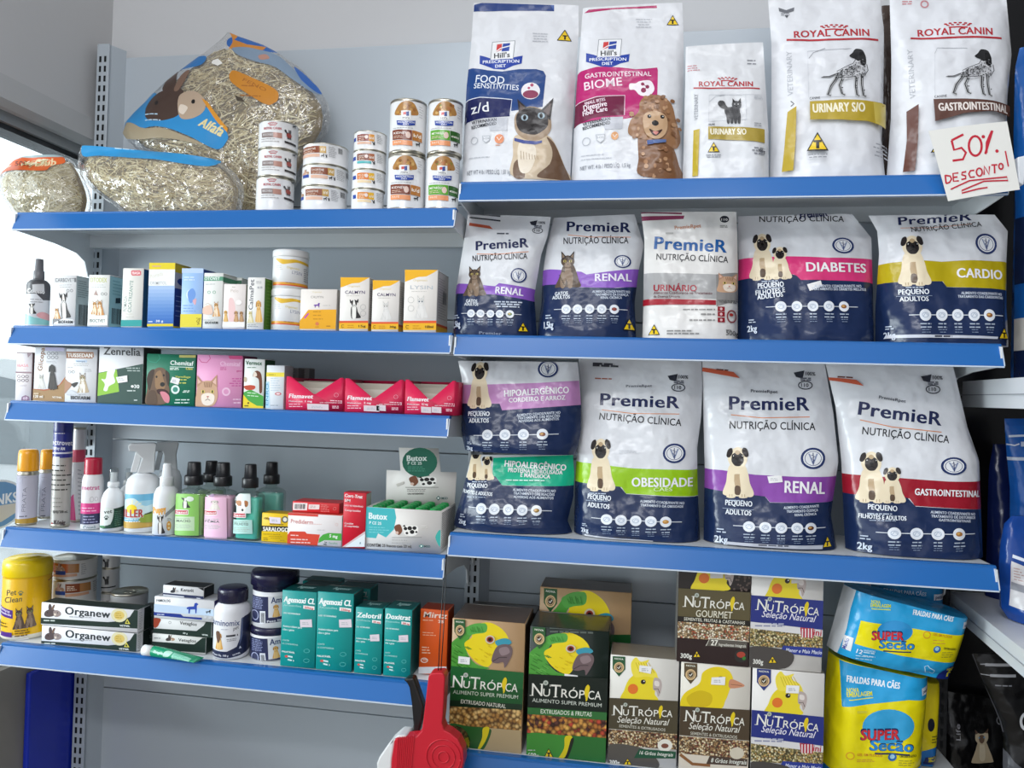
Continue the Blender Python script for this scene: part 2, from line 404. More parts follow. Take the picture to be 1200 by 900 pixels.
# ------------------------------------------------------------------ builders of packages
def measured(left, right): return [PX(p) for p in left], [PX(p) for p in right]
def carton(name, label, cat, group, q, shelf, Y=0.035, depth=0.05, front='#e8e8e6', side=None, top=None, zbase=None, yaw=0.0, kind='carton', flap=True):
    """q: TL, TR, BR, BL of the front in crop pixels. Returns (object builder state) with .art for the front"""
    TL, TR, BR, BL = [PX(p) for p in q]
    a = at(*BL, Y); b = at(*BR, Y); c = at(*TL, Y); d = at(*TR, Y)
    z0 = zbase if zbase is not None else ZT(shelf)
    w = (b.x-a.x)/max(math.cos(yaw), 0.5); h = (c.z+d.z)/2-z0
    BL = proj(Vector((a.x, Y, z0))); BR = proj(Vector((b.x, Y, z0)))
    o = Item(); o.name = name; o.meta = (label, cat, group); o.loc = Vector((a.x, Y, z0)); o.rot = yaw
    mb = MB(); side = side or front; top = top or side
    e = min(0.0012, depth*0.1)
    bm = bmesh.new(); bmesh.ops.create_cube(bm, size=1)
    for v in bm.verts: v.co = (w/2+v.co.x*w, depth/2+v.co.y*depth, h/2+v.co.z*h)
    bmesh.ops.bevel(bm, geom=bm.edges[:], offset=e, segments=1, affect='EDGES')
    bm.normal_update(); bm.verts.index_update()
    vs = [v.co.copy() for v in bm.verts]; F = {front: [], side: [], top: []}
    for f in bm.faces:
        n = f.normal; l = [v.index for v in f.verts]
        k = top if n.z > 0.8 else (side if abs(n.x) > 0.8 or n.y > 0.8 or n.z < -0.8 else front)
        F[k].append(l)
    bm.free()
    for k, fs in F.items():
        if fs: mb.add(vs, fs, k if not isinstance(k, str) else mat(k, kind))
    if flap:                                        # tuck flap seam on the top and the glued side
        mb.box(w*0.06, w*0.94, depth*0.93, depth*0.955, h-0.0002, h+0.0006, mat('#77746f', kind))
        mb.box(w-0.0002, w+0.0005, depth*0.05, depth*0.95, h*0.982, h*0.988, mat('#77746f', kind))
    f = Face([TL, BL], [TR, BR], 1, 1); N = Vector((0, -1, 0))
    f.grid = [[(Vector((0, 0, h)), N), (Vector((w, 0, h)), N)], [(Vector((0, 0, 0)), N), (Vector((w, 0, 0)), N)]]
    f.eps0 = 0.0001
    o.mb = mb; o.art = Art(f, mb, kind); o.w, o.h, o.d = w, h, depth; o.kids = []; o.top = z0+h
    # side face in unit coordinates
    fs_ = Face([(0, 0), (0, 1)], [(1, 0), (1, 1)], 1, 1); N = Vector((1, 0, 0))
    fs_.grid = [[(Vector((w, 0, h)), N), (Vector((w, depth, h)), N)], [(Vector((w, 0, 0)), N), (Vector((w, depth, 0)), N)]]; fs_.eps0 = 0.0001
    o.sface = fs_; o.kind = kind
    ft = Face([(0, 0), (0, 1)], [(1, 0), (1, 1)], 1, 1); N = Vector((0, 0, 1))
    ft.grid = [[(Vector((0, depth, h)), N), (Vector((w, depth, h)), N)], [(Vector((0, 0, h)), N), (Vector((w, 0, h)), N)]]; ft.eps0 = 0.0008
    o.tface = ft
    return o
class Item:
    def side(s):
        crop(0, 0, 1); return Art(s.sface, s.mb, s.kind)
    def topart(s):
        crop(0, 0, 1); return Art(s.tface, s.mb, s.kind)
    def sticker(s, *pts, c='#eceaea', name='price_sticker', label=None):
        """a stuck-on paper label: a part of its own"""
        mb = MB(); a = Art(s.art.f, mb, 'paper'); a.k = 40; a.P(list(pts), c); a.lines(*_inner(pts), 2, abs(pts[2][1]-pts[0][1])*0.12, '#b9b9bd', 0, 3)
        s.kids.append((name, mb, label)); return a
    def part(s, name, label=None):
        mb = MB(); s.kids.append((name, mb, label)); return mb
    def done(s):
        o = s.mb.build(s.name, None, s.loc, s.rot); tag(o, *s.meta)
        for n, mb, l in s.kids:
            if mb.f:
                k = mb.build(n, o)
                if l: k['label'] = l
        s.obj = o; return o
def _inner(p):
    xs = [a[0] for a in p]; ys = [a[1] for a in p]
    return (lerp(min(xs), max(xs), .2), lerp(min(ys), max(ys), .42), lerp(min(xs), max(xs), .8), lerp(min(ys), max(ys), .62))

def bag(name, label, cat, group, left, right, shelf, Y=0.04, lean=0.10, thick=0.09, base='#e3e4e8', top_t=0.006, kind='film', seed=0, wr=0.004, nu=26, nv=34, zbase=None, gusset=None, pw=3.0, fix=True, prof=None):
    """pouch standing on a shelf: front and back skins over a thickness profile, gussets between them. left/right: outline, top to bottom"""
    L, R = measured(left, right)
    z0 = zbase if zbase is not None else ZT(shelf)
    if fix: L[-1] = proj(Vector((at(*L[-1], Y).x, Y, z0))); R[-1] = proj(Vector((at(*R[-1], Y).x, Y, z0)))
    f = Face(L, R, nu, nv)
    zt = at(*L[0], Y).z; zb = min(at(*L[-1], Y).z, at(*R[-1], Y).z); hgt = max(zt-zb, 0.01)
    def half(t):                                   # t: 0 bottom .. 1 top
        if prof: return prof(t)*thick/2
        return thick/2*(1-0.12*(1-min(t/0.1, 1))**2)*(1-t)**0.75*(1.0-0.0)+top_t/2
    G = []; B = []
    for j in range(nv+1):
        a, b = f.edge(j/nv); row = []; brow = []
        for i in range(nu+1):
            u = i/nu; q = a.lerp(b, u); t0 = 1-j/nv
            Yc = Y+thick/2+lean*hgt*t0
            p = at(q.x, q.y, Y+thick*0.38*(1-0.5*t0)+lean*hgt*t0+thick*0.3*t0)
            s_ = max(0.0, 1-abs(2*u-1)**pw)**0.6
            t = max(0, min(1, (p.z-zb)/hgt)); hh = half(t)
            fade = min(1, s_*1.5)*min(1, j/2.0)
            w = (noise.noise((p.x*11+seed*7.3, p.z*9, seed*3.1))*1.0+noise.noise((p.x*26+p.z*9, p.z*14-p.x*12, seed*5.7))*0.55)*wr*fade
            p2 = Vector((p.x, Yc-hh*s_-w, p.z)); row.append(p2)
            brow.append(Vector((p.x, Yc+hh*s_*0.9, p.z)))
        G.append(row); B.append(brow)
    dz = z0-min(min(p.z for p in G[-1]), min(p.z for p in G[-1]))
    if fix:                                        # bottom row sits flat on the shelf
        zlow = [p.z for p in G[-1]]
        for j in range(nv+1):
            k = max(0.0, (j/nv-0.8)/0.2)
            for i in range(nu+1):
                sh = (z0+0.0006-zlow[i])*k
                G[j][i].z = max(G[j][i].z+sh, z0+0.0006); B[j][i].z = max(B[j][i].z+sh, z0+0.0006)
    x0 = sum(p.x for p in G[-1])/(nu+1); org = Vector((x0, Y+thick/2, z0))
    G = [[p-org for p in r] for r in G]; B = [[p-org for p in r] for r in B]
    grid = []
    for j in range(nv+1):
        row = []
        for i in range(nu+1):
            du = G[j][min(i+1, nu)]-G[j][max(i-1, 0)]; dv = G[min(j+1, nv)][i]-G[max(j-1, 0)][i]
            n = dv.cross(du); n = n.normalized() if n.length > 1e-9 else Vector((0, -1, 0))
            if n.y > 0.2: n = -n
            row.append((G[j][i], n))
        grid.append(row)
    f.grid = grid; f.eps0 = 0.00015
    mb = MB(); m = mat(base, kind) if isinstance(base, str) else base; W_ = nu+1
    mb.add([p for r in grid for p, n in r], [t for j in range(nv) for i in range(nu) for t in ([j*W_+i, (j+1)*W_+i+1, j*W_+i+1], [j*W_+i, (j+1)*W_+i, (j+1)*W_+i+1])], m, [n for r in grid for p, n in r], True)
    gm = mat(gusset, kind) if gusset else m
    ring = []                                      # back skin closes the pouch
    vs = [p for r in B for p in r]
    mb.add(vs, [[j*W_+i, j*W_+i+1, (j+1)*W_+i+1, (j+1)*W_+i] for j in range(nv) for i in range(nu)], gm, None, True)
    for side_ in (0, nu):
        vs = []; fs = []
        for j in range(nv+1): vs += [G[j][side_], B[j][side_]]
        for j in range(nv):
            l = [2*j, 2*j+1, 2*j+3, 2*j+2]; fs.append(l if side_ == 0 else l[::-1])
        mb.add(vs, fs, gm, None, True)
    for jj in (0, nv):
        vs = []; fs = []
        for i in range(nu+1): vs += [G[jj][i], B[jj][i]]
        for i in range(nu):
            l = [2*i, 2*i+2, 2*i+3, 2*i+1]; fs.append(l if jj == 0 else l[::-1])
        mb.add(vs, fs, gm, None, True)
    o = Item(); o.name = name; o.meta = (label, cat, group); o.loc = org; o.rot = 0; o.mb = mb; o.art = Art(f, mb, kind); o.kids = []; o.kind = kind; o.G = G; o.B = B
    return o

def turned(name, label, cat, group, left, right, shelf, prof, mats, Y=0.035, zbase=None, seg=48, sy=1.0, sq=0, kind='gloss', hpx=None):
    """a turned package. left/right: two points each (top, bottom) of its outline; prof [(r fraction, z fraction)]; mats per segment"""
    L, R = measured(left, right)
    r = (at(*R[1], Y).x-at(*L[1], Y).x)/2
    flatb = bool(sq) or sy != 1.0; phi = 0.0
    for _ in range(3):
        Yc = Y+r*sy; a = at(*L[1], Yc); b = at(*R[1], Yc); cx_ = (a.x+b.x)/2
        phi = 0.0 if flatb else math.atan2(CAM.x-cx_, Yc-CAM.y)
        r = (b.x-a.x)/2*math.cos(phi)
    z0 = zbase if zbase is not None else ZT(shelf)
    c = at(*L[0], Yc); d = at(*R[0], Yc); h = (c.z+d.z)/2-z0
    L[-1] = proj(Vector((a.x, Yc, z0))); R[-1] = proj(Vector((b.x, Yc, z0)))
    o = Item(); o.name = name; o.meta = (label, cat, group); o.loc = Vector(((a.x+b.x)/2, Yc, z0)); o.rot = 0; o.r = r; o.h = h; o.top = z0+h
    mb = MB(); P = [(x*r, z*h) for x, z in prof]
    mm = [mat(q, kind) if isinstance(q, str) else q for q in (mats if isinstance(mats, list) else [mats]*(len(prof)-1))]
    mb.lathe(P, mm[0], seg, mats=mm, sy=sy, sq=sq)
    o.rot = phi
    nu = seg//2; nv = 40; f = Face(L, R, nu, nv); f.arc = not flatb; f.eps0 = 0.0002; f.grid = []
    for j in range(nv+1):
        z = h*(1-j/nv); rr = None
        for i in range(len(P)-1):
            if min(P[i][1], P[i+1][1])-1e-9 <= z <= max(P[i][1], P[i+1][1])+1e-9:
                t = (z-P[i][1])/((P[i+1][1]-P[i][1]) or 1); q = lerp(P[i][0], P[i+1][0], t); rr = q if rr is None else max(rr, q)
        rr = rr or r; row = []
        for i in range(nu+1):
            a_ = math.asin(max(-1, min(1, 2*i/nu-1))) if flatb else (i/nu-0.5)*math.pi; ca, sa = math.cos(a_), math.sin(a_); q = 1.0
            if sq: q = 1/((abs(ca)**(2+sq)+abs(sa)**(2+sq))**(1/(2+sq)))
            row.append((Vector((rr*q*sa, -rr*q*ca*sy, z)), Vector((sa, -ca/sy, 0)).normalized()))
        f.grid.append(row)
    o.mb = mb; o.art = Art(f, mb, kind); o.kids = []; o.kind = kind
    return o

# ------------------------------------------------------------------ the room and the shelving
def struct(name, mb):
    o = mb.build(name); o['kind'] = 'structure'; return o
WALLM = mat('#cbccce', 'wall'); GREYW = mat('#c3c3c4', 'wall')
XL = -0.974                                         # plane of the wall with the shop window
mb = MB(); mb.box(-6.5, 4.0, -4.0, 0.40, -0.12, 0.0, mat('#b9b2a6', 'wall')); struct('floor', mb)
zh = atx(60, 162, XL).z                             # underside of the window header
z1 = atx(60, 118, XL).z; zs = atx(20, 778, XL).z; mb = MB(); mb.box(-0.960, 0.975, 0.315, 0.40, 0, 3.2, WALLM); mb.box(XL, -0.960, 0.315, 0.40, z1-0.06, 3.2, WALLM); struct('wall_back', mb); z2 = atx(60, 150, XL).z
mb = MB(); mb.box(XL-0.10, XL, -3.0, 0.62, z1, 3.2, GREYW); mb.box(XL-0.10, XL, -3.0, 0.62, 0, zs, mat('#8f8b84', 'wall')); struct('wall_left', mb)
mb = MB(); mb.prism([(XL-0.10, z1), (XL+0.012, z1), (XL+0.012, z2+0.012), (XL-0.004, z2), (XL-0.10, z2)], -3.0, 0.62, mat('#b9babb', 'wall'), 'y'); struct('trim_1', mb)
mb = MB()
ap = mat('#8d9193', 'paint')
mb.box(XL-0.075, XL-0.02, -3.0, 0.62, zh, z2, ap); mb.box(XL-0.085, XL-0.03, -3.0, 0.62, zh-0.012, zh, mat('#2a2c2e', 'paint'))
mb.box(XL-0.075, XL-0.02, -3.0, 0.62, zs-0.02, zs+0.012, ap)
w1 = struct('window_1', mb)
mb = MB(); mb.box(XL-0.056, XL-0.050, -3.0, 0.62, zs+0.01, zh-0.005, mat('#f4f8f8', 'clear')); mb.build('window_pane', w1)
# oval shop sticker on the glass
mb = MB(); c = atx(-5, 592, XL-0.049); c.x += 0.0005; rr = 0.055
fo = Face([(0, 0), (0, 1)], [(1, 0), (1, 1)], 1, 1); N = Vector((1, 0, 0))
fo.grid = [[(Vector((c.x, c.y-rr*1.5, c.z+rr)), N), (Vector((c.x, c.y+rr*1.5, c.z+rr)), N)], [(Vector((c.x, c.y-rr*1.5, c.z-rr)), N), (Vector((c.x, c.y+rr*1.5, c.z-rr)), N)]]
crop(0, 0, 1); a = Art(fo, mb, 'paper'); a.C(0.5, 0.5, 0.5, '#dfe6ea'); a.C(0.5, 0.5, 0.46, '#6f9cc4'); a.P([(0.1, 0.52), (0.9, 0.52), (0.83, 0.72), (0.6, 0.85), (0.4, 0.85), (0.17, 0.72)], '#d9d2c4'); a.T('INKS', 0.45, 0.5, 0.85, 0.5, 0.2, '#f2f4f4', 0.02)
k = mb.build('window_sticker', w1)
# street outside
mb = MB(); mb.box(-14, XL-0.10, -6, 6, -0.10, 0.0, mat('#d5d6d8', 'wall')); struct('street', mb)
# grey car parked across the pavement
car = empty('parked_car', (-3.1, 2.6, 0)); tag(car, 'blurred grey car parked outside beyond the shop window', 'car')
cs = [(-2.1, .35), (-2.15, .62), (-1.95, .82), (-1.1, .98), (-.55, 1.42), (.35, 1.50), (1.15, 1.36), (1.75, 1.0), (2.1, .92), (2.12, .40), (1.75, .28), (-1.8, .28)]
mb = MB(); t = MB(); t.prism(catmull(cs, 3), -.82, .82, mat('#d2d6d9', 'gloss'), 'y'); mb.v, mb.f, mb.m, mb.n, mb.mats, mb.sm = t.v, t.f, t.m, t.n, t.mats, t.sm; mb.build('body', car)
mb = MB(); mb.prism([(-.95, .99), (-.50, 1.36), (.32, 1.43), (1.05, 1.31), (1.5, 1.0)], -.835, .835, mat('#7d858a', 'gloss'), 'y'); mb.build('side_glass', car)
for wx in (-1.3, 1.3):
    for wy in (-.70, .70):
        mb = MB(); bm = bmesh.new(); bmesh.ops.create_cone(bm, cap_ends=True, segments=28, radius1=.32, radius2=.32, depth=.26, matrix=Matrix.Translation((wx, wy, .32)) @ Matrix.Rotation(math.pi/2, 4, 'X')); mb.bm(bm, mat('#202224', 'plastic')); bm = bmesh.new(); bmesh.ops.create_cone(bm, cap_ends=True, segments=24, radius1=.2, radius2=.2, depth=.28, matrix=Matrix.Translation((wx, wy, .32)) @ Matrix.Rotation(math.pi/2, 4, 'X')); mb.bm(bm, mat('#9a9da0', 'plastic')); mb.build('wheel', car)
mb = MB(); bm = bmesh.new(); bmesh.ops.create_uvsphere(bm, u_segments=20, v_segments=12, radius=.11); bmesh.ops.scale(bm, vec=(.6, 1, 1), verts=bm.verts); bmesh.ops.translate(bm, vec=(-.55, -.98, 1.10), verts=bm.verts); mb.bm(bm, mat('#2c3034', 'gloss'), True); mb.tube([(-.55, -.9, 1.10), (-.5, -.8, 1.04)], .02, mat('#2c3034', 'gloss')); mb.build('side_mirror', car)

PANEL = mat('#b9c2ca', 'paint'); TRAY = mat('#dde1e4', 'paint'); BLUE = mat('#2566ad', 'paint'); SLOT = mat('#17191b', 'paper'); RAILM = mat('#b3bcc4', 'paint'); LIPEDGE = mat('#c9d3e0', 'paint')
zpl = at(300, 60, PANEL_Y).z
rack = empty('shelving_rack', (0, PANEL_Y, 0)); tag(rack, 'light grey slotted shelving rack behind the blue edged shelves', 'shelving rack')
def RP(mb, n):
    o = mb.build(n, rack); o.location = -rack.location; return o
for x in (-0.94, 0.0, 0.945):                       # slotted upright: a folded channel with two columns of slots
    ztop = zpl+0.015; RM = RAILM if x < 0.9 else mat('#232529', 'paint')
    mb = MB(); mb.box(x-0.016, x+0.016, 0.242, 0.246, 0.06, ztop, RM, 0.001)
    mb.box(x-0.016, x-0.013, 0.246, 0.285, 0.06, ztop, RM)
    mb.prism([(x+0.012, 0.246), (x+(0.030 if x < 0.9 else 0.016), 0.285), (x+0.012, 0.285)], 0.06, ztop, RM, 'z')
    z = ztop-0.03
    while z > 0.1:
        for dx in (-0.0065, 0.0065): mb.box(x+dx-0.0026, x+dx+0.0026, 0.2412, 0.243, z-0.014, z, SLOT)
        z -= 0.0235
    RP(mb, 'upright')
cuts = [0.06, 0.36, 0.66, 0.96, 1.26, 1.56, 1.82, zpl]
for x0, x1 in ((-0.95, -0.002), (0.002, 0.95)):
    for za, zb_ in zip(cuts[:-1], cuts[1:]):
        mb = MB(); mb.box(x0+0.012, x1-0.012, PANEL_Y, PANEL_Y+0.012, za+0.001, zb_-0.001, PANEL, 0.0015); RP(mb, 'back_panel')
mb = MB(); mb.box(-W, W, 0.06, 0.30, 0.0, 0.06, mat('#3a5fa6', 'paint'), 0.003); RP(mb, 'base_plinth')
mb = MB(); q0 = atx(33, 840, XL+0.012).y; mb.box(XL+0.001, XL+0.014, q0, 0.312, 0.02, atx(60, 775, XL).z, mat('#1f35b8', 'paint'), 0.004); tag(mb.build('blue_board'), 'tall royal blue board standing against the window wall under the lowest shelf', 'board')
# the black corner beyond the rack and the other aisle's shelves
BLK = mat('#141416', 'paint'); WHT = mat('#dfe2e6', 'paint')
mb = MB(); mb.box(0.975, 4.0, 0.315, 0.40, 0, 3.2, BLK); mb.box(1.62, 1.70, -3.0, 0.315, 0, 3.2, BLK); struct('wall_right', mb)
def aisle_shelf(p_top, p_bot, label):
    a = at(*p_top, 0.27); z1 = a.z; z0 = at(*p_bot, 0.27).z; t = 0.085; a.x = max(a.x, 0.966)
    e = empty('aisle_shelf', (a.x, 0.27, z1)); tag(e, label, 'shelf', 'white shelves of the black aisle')
    mb = MB(); X = lambda y, o=0.0: (o+t*(y), y)
    mb.prism([X(0.0), X(-1.1), X(-1.1, 0.012), X(0.0, 0.012)], z0-z1, 0.0, WHT, 'z'); mb.prism([X(0.0, -0.002), X(-1.1, -0.002), X(-1.1, 0.0), X(0.0, 0.0)], (z0-z1)*0.55, (z0-z1)*0.52, mat('#9a9ea4', 'paint'), 'z'); mb.build('price_channel', e)
    mb = MB(); mb.prism([X(0.0, 0.012), X(-1.1, 0.012), X(-1.1, 0.5), X(0.0, 0.28)], -0.006, 0.0, WHT, 'z'); mb.build('tray', e)
    return e
AS1 = aisle_shelf((1128, 447), (1134, 477), 'white shelf of the black aisle, level with the red banded bags')
AS2 = aisle_shelf((1112, 692), (1112, 716), 'white shelf of the black aisle, slanting above the black cat food bags')
def shelf(code, x0, x1, label):
    zb = ZB[code]; zt = ZT(code); e = empty('gondola_shelf', ((x0+x1)/2, 0.24, zt)); off = e.location
    tag(e, label, 'shelf', 'blue edged gondola shelves')
    def P(mb, n):
        o = mb.build(n, e); o.location = -off; return o
    a, b = x0+0.004, x1-0.004
    mb = MB()                                       # blue price channel, its face tilted forward at the foot
    mb.prism([(0.030, zt-0.001), (0.016, zt), (0.0125, zt-0.002), (0.0125, zt-0.005), (0.0, zb+0.003), (0.0005, zb), (0.004, zb), (0.006, zb+0.004), (0.018, zt-0.006), (0.030, zt-0.006)], a, b, BLUE)
    mb.box(a, b, -0.0012, 0.0012, zb+0.0002, zb+0.0026, LIPEDGE)
    mb.prism([(0.0115, zt-0.006), (0.0000, zb+0.003), (0.006, zb+0.003), (0.018, zt-0.006)], a-0.0015, a+0.0005, LIPEDGE)
    mb.prism([(0.0115, zt-0.006), (0.0000, zb+0.003), (0.006, zb+0.003), (0.018, zt-0.006)], b-0.0005, b+0.0015, LIPEDGE)
    P(mb, 'price_channel')
    mb = MB()                                       # folded sheet tray
    mb.box(a+0.002, b-0.002, 0.030, 0.2405, zt-0.004, zt-0.001, TRAY)
    mb.box(a+0.002, b-0.002, 0.020, 0.030, zt-0.030, zt-0.0062, TRAY); mb.box(a+0.002, b-0.002, 0.030, 0.034, zt-0.030, zt-0.004, TRAY)
    mb.box(a+0.002, b-0.002, 0.12, 0.16, zt-0.012, zt-0.004, TRAY, 0.003); mb.box(a+0.002, b-0.002, 0.225, 0.2405, zt-0.034, zt-0.004, TRAY)
    P(mb, 'tray')
    for x in (a, b-0.003):
        mb = MB(); z = zb
        mb.prism([(0.006, zt-0.006), (0.004, z+0.002), (0.12, z-0.004), (0.185, z-0.013), (0.212, z-0.028), (0.224, z-0.06), (0.2405, z-0.07), (0.2405, zt-0.002), (0.03, zt-0.002)], x-0.001, x+0.002, TRAY); P(mb, 'bracket')
    return e
shelf('L1', -W, 0, 'blue edged top shelf carrying the hay bags and food cans')
shelf('L2', -W, 0, 'blue edged shelf under the hay shelf, with small cartons and yellow banded tubs')
shelf('L3', -W, 0, 'blue edged shelf carrying the three notched red display boxes')
shelf('L4', -W, 0, 'blue edged shelf carrying spray bottles and perfume bottles')
shelf('L5', -W, 0, 'blue edged lowest shelf carrying the teal cartons and yellow wipes tub')
shelf('R1', 0, W, 'blue edged top shelf carrying the tall white food bags with red crowns')
shelf('R2', 0, W, 'blue edged shelf carrying the diabetes and cardio food bags')
shelf('R3', 0, W, 'blue edged shelf carrying the obesity and gastrointestinal pug food bags')
shelf('R4', 0, W, 'blue edged bottom shelf carrying the bird food boxes and diaper packs')

# ------------------------------------------------------------------ printed pictures, each drawn in a unit box (x right, y down)
def pug(a, body='#e6d6b8', dark='#2a2424', sh='#b99f7c', noears=False):
    a.P([(.30, .36), (.66, .34), (.80, .52), (.86, .72), (.97, .90), (.90, .98), (.62, .97), (.40, .97), (.14, .96), (.06, .90), (.16, .70), (.20, .50)], body, True)
    a.P([(.38, .58), (.50, .54), (.62, .58), (.60, .82), (.52, .76), (.44, .82)], sh, True)
    a.P([(.42, .78), (.56, .78), (.58, .93), (.42, .93)], '#5a4636', True)
    for x in (.30, .66): a.P([(x-.10, .52), (x+.09, .52), (x+.07, .86), (x+.12, .99), (x-.13, .99), (x-.07, .86)], body, True)
    for x in (.26, .33, .62, .70): a.S([(x, .93), (x, .985)], .02, sh)
    a.P([(.28, .12), (.50, .02), (.72, .10), (.78, .26), (.68, .40), (.50, .46), (.32, .40), (.22, .26)], body, True)
    a.P([(.36, .16), (.5, .12), (.64, .16), (.68, .28), (.60, .37), (.5, .39), (.40, .37), (.32, .28)], dark, True)
    a.P([(.42, .12), (.5, .08), (.58, .12), (.5, .17)], sh, True)
    a.P([(.22, .08), (.33, .04), (.36, .12), (.27, .22), (.18, .20)], dark, True); a.P([(.78, .06), (.67, .03), (.63, .11), (.73, .21), (.82, .18)], dark, True)
    for x in (.37, .63): a.C(x, .20, .045, '#0f0d0d'); a.C(x+.012, .19, .013, '#e8e4de')
    a.C(.5, .25, .05, '#0c0b0b', .03); a.S([(.41, .33), (.5, .30), (.59, .33)], .015, '#0c0b0b')
def two_pugs(a):
    a.within_sub((0, 0, .68, 1), pug); a.within_sub((.46, .30, 1.0, 1), pug)
def _ws(s, b, fn, *args):
    B = s.box or (0, 0, 1, 1); s.box = (lerp(B[0], B[2], b[0]), lerp(B[1], B[3], b[1]), lerp(B[0], B[2], b[2]), lerp(B[1], B[3], b[3])); fn(s, *args); s.box = B
Art.within_sub = _ws
def cat_sit(a, fur='#5a4a3e', lite='#8a7460', dark='#2c2420', eye='#c8b46a'):
    a.P([(.36, .40), (.66, .36), (.80, .55), (.90, .80), (.98, .95), (.84, 1.0), (.30, .99), (.06, .99), (.16, .80), (.26, .60)], fur, True)
    a.P([(.42, .44), (.60, .44), (.62, .66), (.52, .86), (.42, .68)], lite, True)
    for x in (.34, .60): a.P([(x-.07, .62), (x+.08, .62), (x+.07, .98), (x-.08, .98)], lite, True)
    a.P([(.30, .20), (.50, .12), (.70, .20), (.73, .32), (.62, .44), (.50, .47), (.38, .44), (.27, .32)], fur, True)
    a.P([(.29, .26), (.27, .0), (.45, .16)], dark); a.P([(.71, .26), (.73, .0), (.55, .16)], dark)
    a.P([(.31, .20), (.30, .06), (.40, .16)], lite); a.P([(.69, .20), (.70, .06), (.60, .16)], lite)
    a.P([(.42, .32), (.58, .32), (.60, .42), (.5, .46), (.40, .42)], lite, True)
    for x in (.40, .60): a.C(x, .28, .05, eye, .035); a.C(x, .28, .018, '#0d0c0c', .03)
    a.P([(.47, .345), (.53, .345), (.5, .375)], dark)
    for x in (.44, .5, .56): a.S([(x, .15), (x, .22)], .012, dark)
    for i in range(5): a.S([(.20+.04*i, .66+.06*i), (.26+.04*i, .70+.06*i)], .015, dark)
def kitten(a, fur='#d49a5a', lite='#f0dcc0', dark='#8a5a30'): cat_sit(a, fur, lite, dark, '#4a6a3a')
def tabby_pair(a, f1='#5c4a40', f2='#6e584a'):
    a.within_sub((0, .05, .56, 1), cat_sit, f1, '#8c7664', '#2c2622', '#9ab06a'); a.within_sub((.44, 0, 1, 1), cat_sit, f2, '#9c8672', '#3a302a', '#9ab06a')
def dog_sit(a, fur='#2c2624', lite='#3e3632', dark='#161313'):
    a.P([(.36, .34), (.64, .32), (.76, .50), (.84, .74), (.92, .94), (.80, 1.0), (.22, .99), (.14, .94), (.22, .70), (.28, .50)], fur, True)
    for x in (.38, .60): a.P([(x-.09, .50), (x+.09, .50), (x+.07, .98), (x-.08, .98)], lite, True)
    a.P([(.32, .10), (.50, .02), (.68, .10), (.71, .24), (.60, .37), (.50, .41), (.40, .37), (.29, .24)], fur, True)
    a.P([(.33, .08), (.24, .14), (.22, .32), (.31, .30)], dark, True); a.P([(.67, .08), (.76, .14), (.78, .32), (.69, .30)], dark, True)
    a.P([(.42, .22), (.58, .22), (.61, .35), (.5, .40), (.39, .35)], lite, True)
    a.C(.5, .25, .05, '#0c0b0b', .035); a.C(.42, .17, .028, '#0c0b0b', .022); a.C(.58, .17, .028, '#0c0b0b', .022)
def golden(a): dog_sit(a, '#d8a558', '#e8bf7c', '#b07a34')
def border(a):
    a.P([(.30, .40), (.66, .40), (.78, .66), (.98, .88), (.96, .97), (.56, .99), (.30, .99), (.24, .70)], '#2a2727', True)
    a.P([(.36, .38), (.62, .38), (.64, .70), (.60, .99), (.36, .99), (.34, .66)], '#eeeae4', True)
    a.P([(.30, .12), (.48, .04), (.68, .10), (.70, .26), (.58, .40), (.42, .40), (.28, .26)], '#2a2727', True)
    a.P([(.44, .06), (.52, .06), (.60, .34), (.50, .41), (.40, .34)], '#eeeae4', True); a.C(.5, .33, .04, '#0c0b0b', .03)
    a.P([(.30, .14), (.16, .02), (.20, .22)], '#2a2727', True); a.P([(.68, .12), (.82, .0), (.80, .20)], '#2a2727', True)
    for x in (.38, .60): a.C(x, .22, .025, '#6a4a2c')
def siamese(a):
    cr = '#cbb79c'; br = '#6d5340'; dk = '#2a2526'
    a.P([(.02, .52), (.30, .50), (.62, .50), (.78, .64), (.92, .86), (1.0, 1.0), (.02, 1.0), (.0, .74)], cr, True)
    a.P([(.60, .52), (.74, .60), (.88, .80), (1.0, .97), (.98, 1.0), (.44, 1.0), (.66, .84), (.70, .68)], br, True)
    a.P([(.02, .84), (.16, .80), (.22, 1.0), (.02, 1.0)], br, True)
    a.P([(.10, .62), (.34, .60), (.42, .74), (.30, .94), (.12, .92)], '#e2d5c2', True)
    a.P([(.04, .22), (.30, .12), (.62, .20), (.68, .38), (.60, .50), (.40, .58), (.16, .54), (.03, .42)], '#a38c74', True)
    a.P([(.08, .20), (.30, .13), (.58, .20), (.62, .36), (.50, .46), (.36, .50), (.14, .46), (.05, .34)], dk, True)
    a.P([(.10, .24), (.06, .02), (.28, .16)], dk); a.P([(.48, .18), (.72, .0), (.66, .30)], dk)
    a.P([(.12, .18), (.10, .07), (.21, .15)], '#5b4a48'); a.P([(.54, .18), (.68, .06), (.64, .24)], '#5b4a48')
    for x, y in ((.20, .27), (.50, .24)): a.C(x, y, .065, '#9fb2bd', .042); a.C(x, y, .03, '#111', .034)
    a.P([(.30, .36), (.38, .36), (.34, .41)], '#151111'); a.S([(.26, .45), (.34, .42), (.42, .45)], .012, '#151111')
    a.P([(.02, .54), (.20, .575), (.42, .585), (.52, .57), (.52, .60), (.40, .625), (.18, .615), (.02, .58)], '#3c4a8c')
    for i in range(7): a.S([(.14+.05*i, .70+.01*i), (.15+.05*i, .80)], .012, '#b09a80')
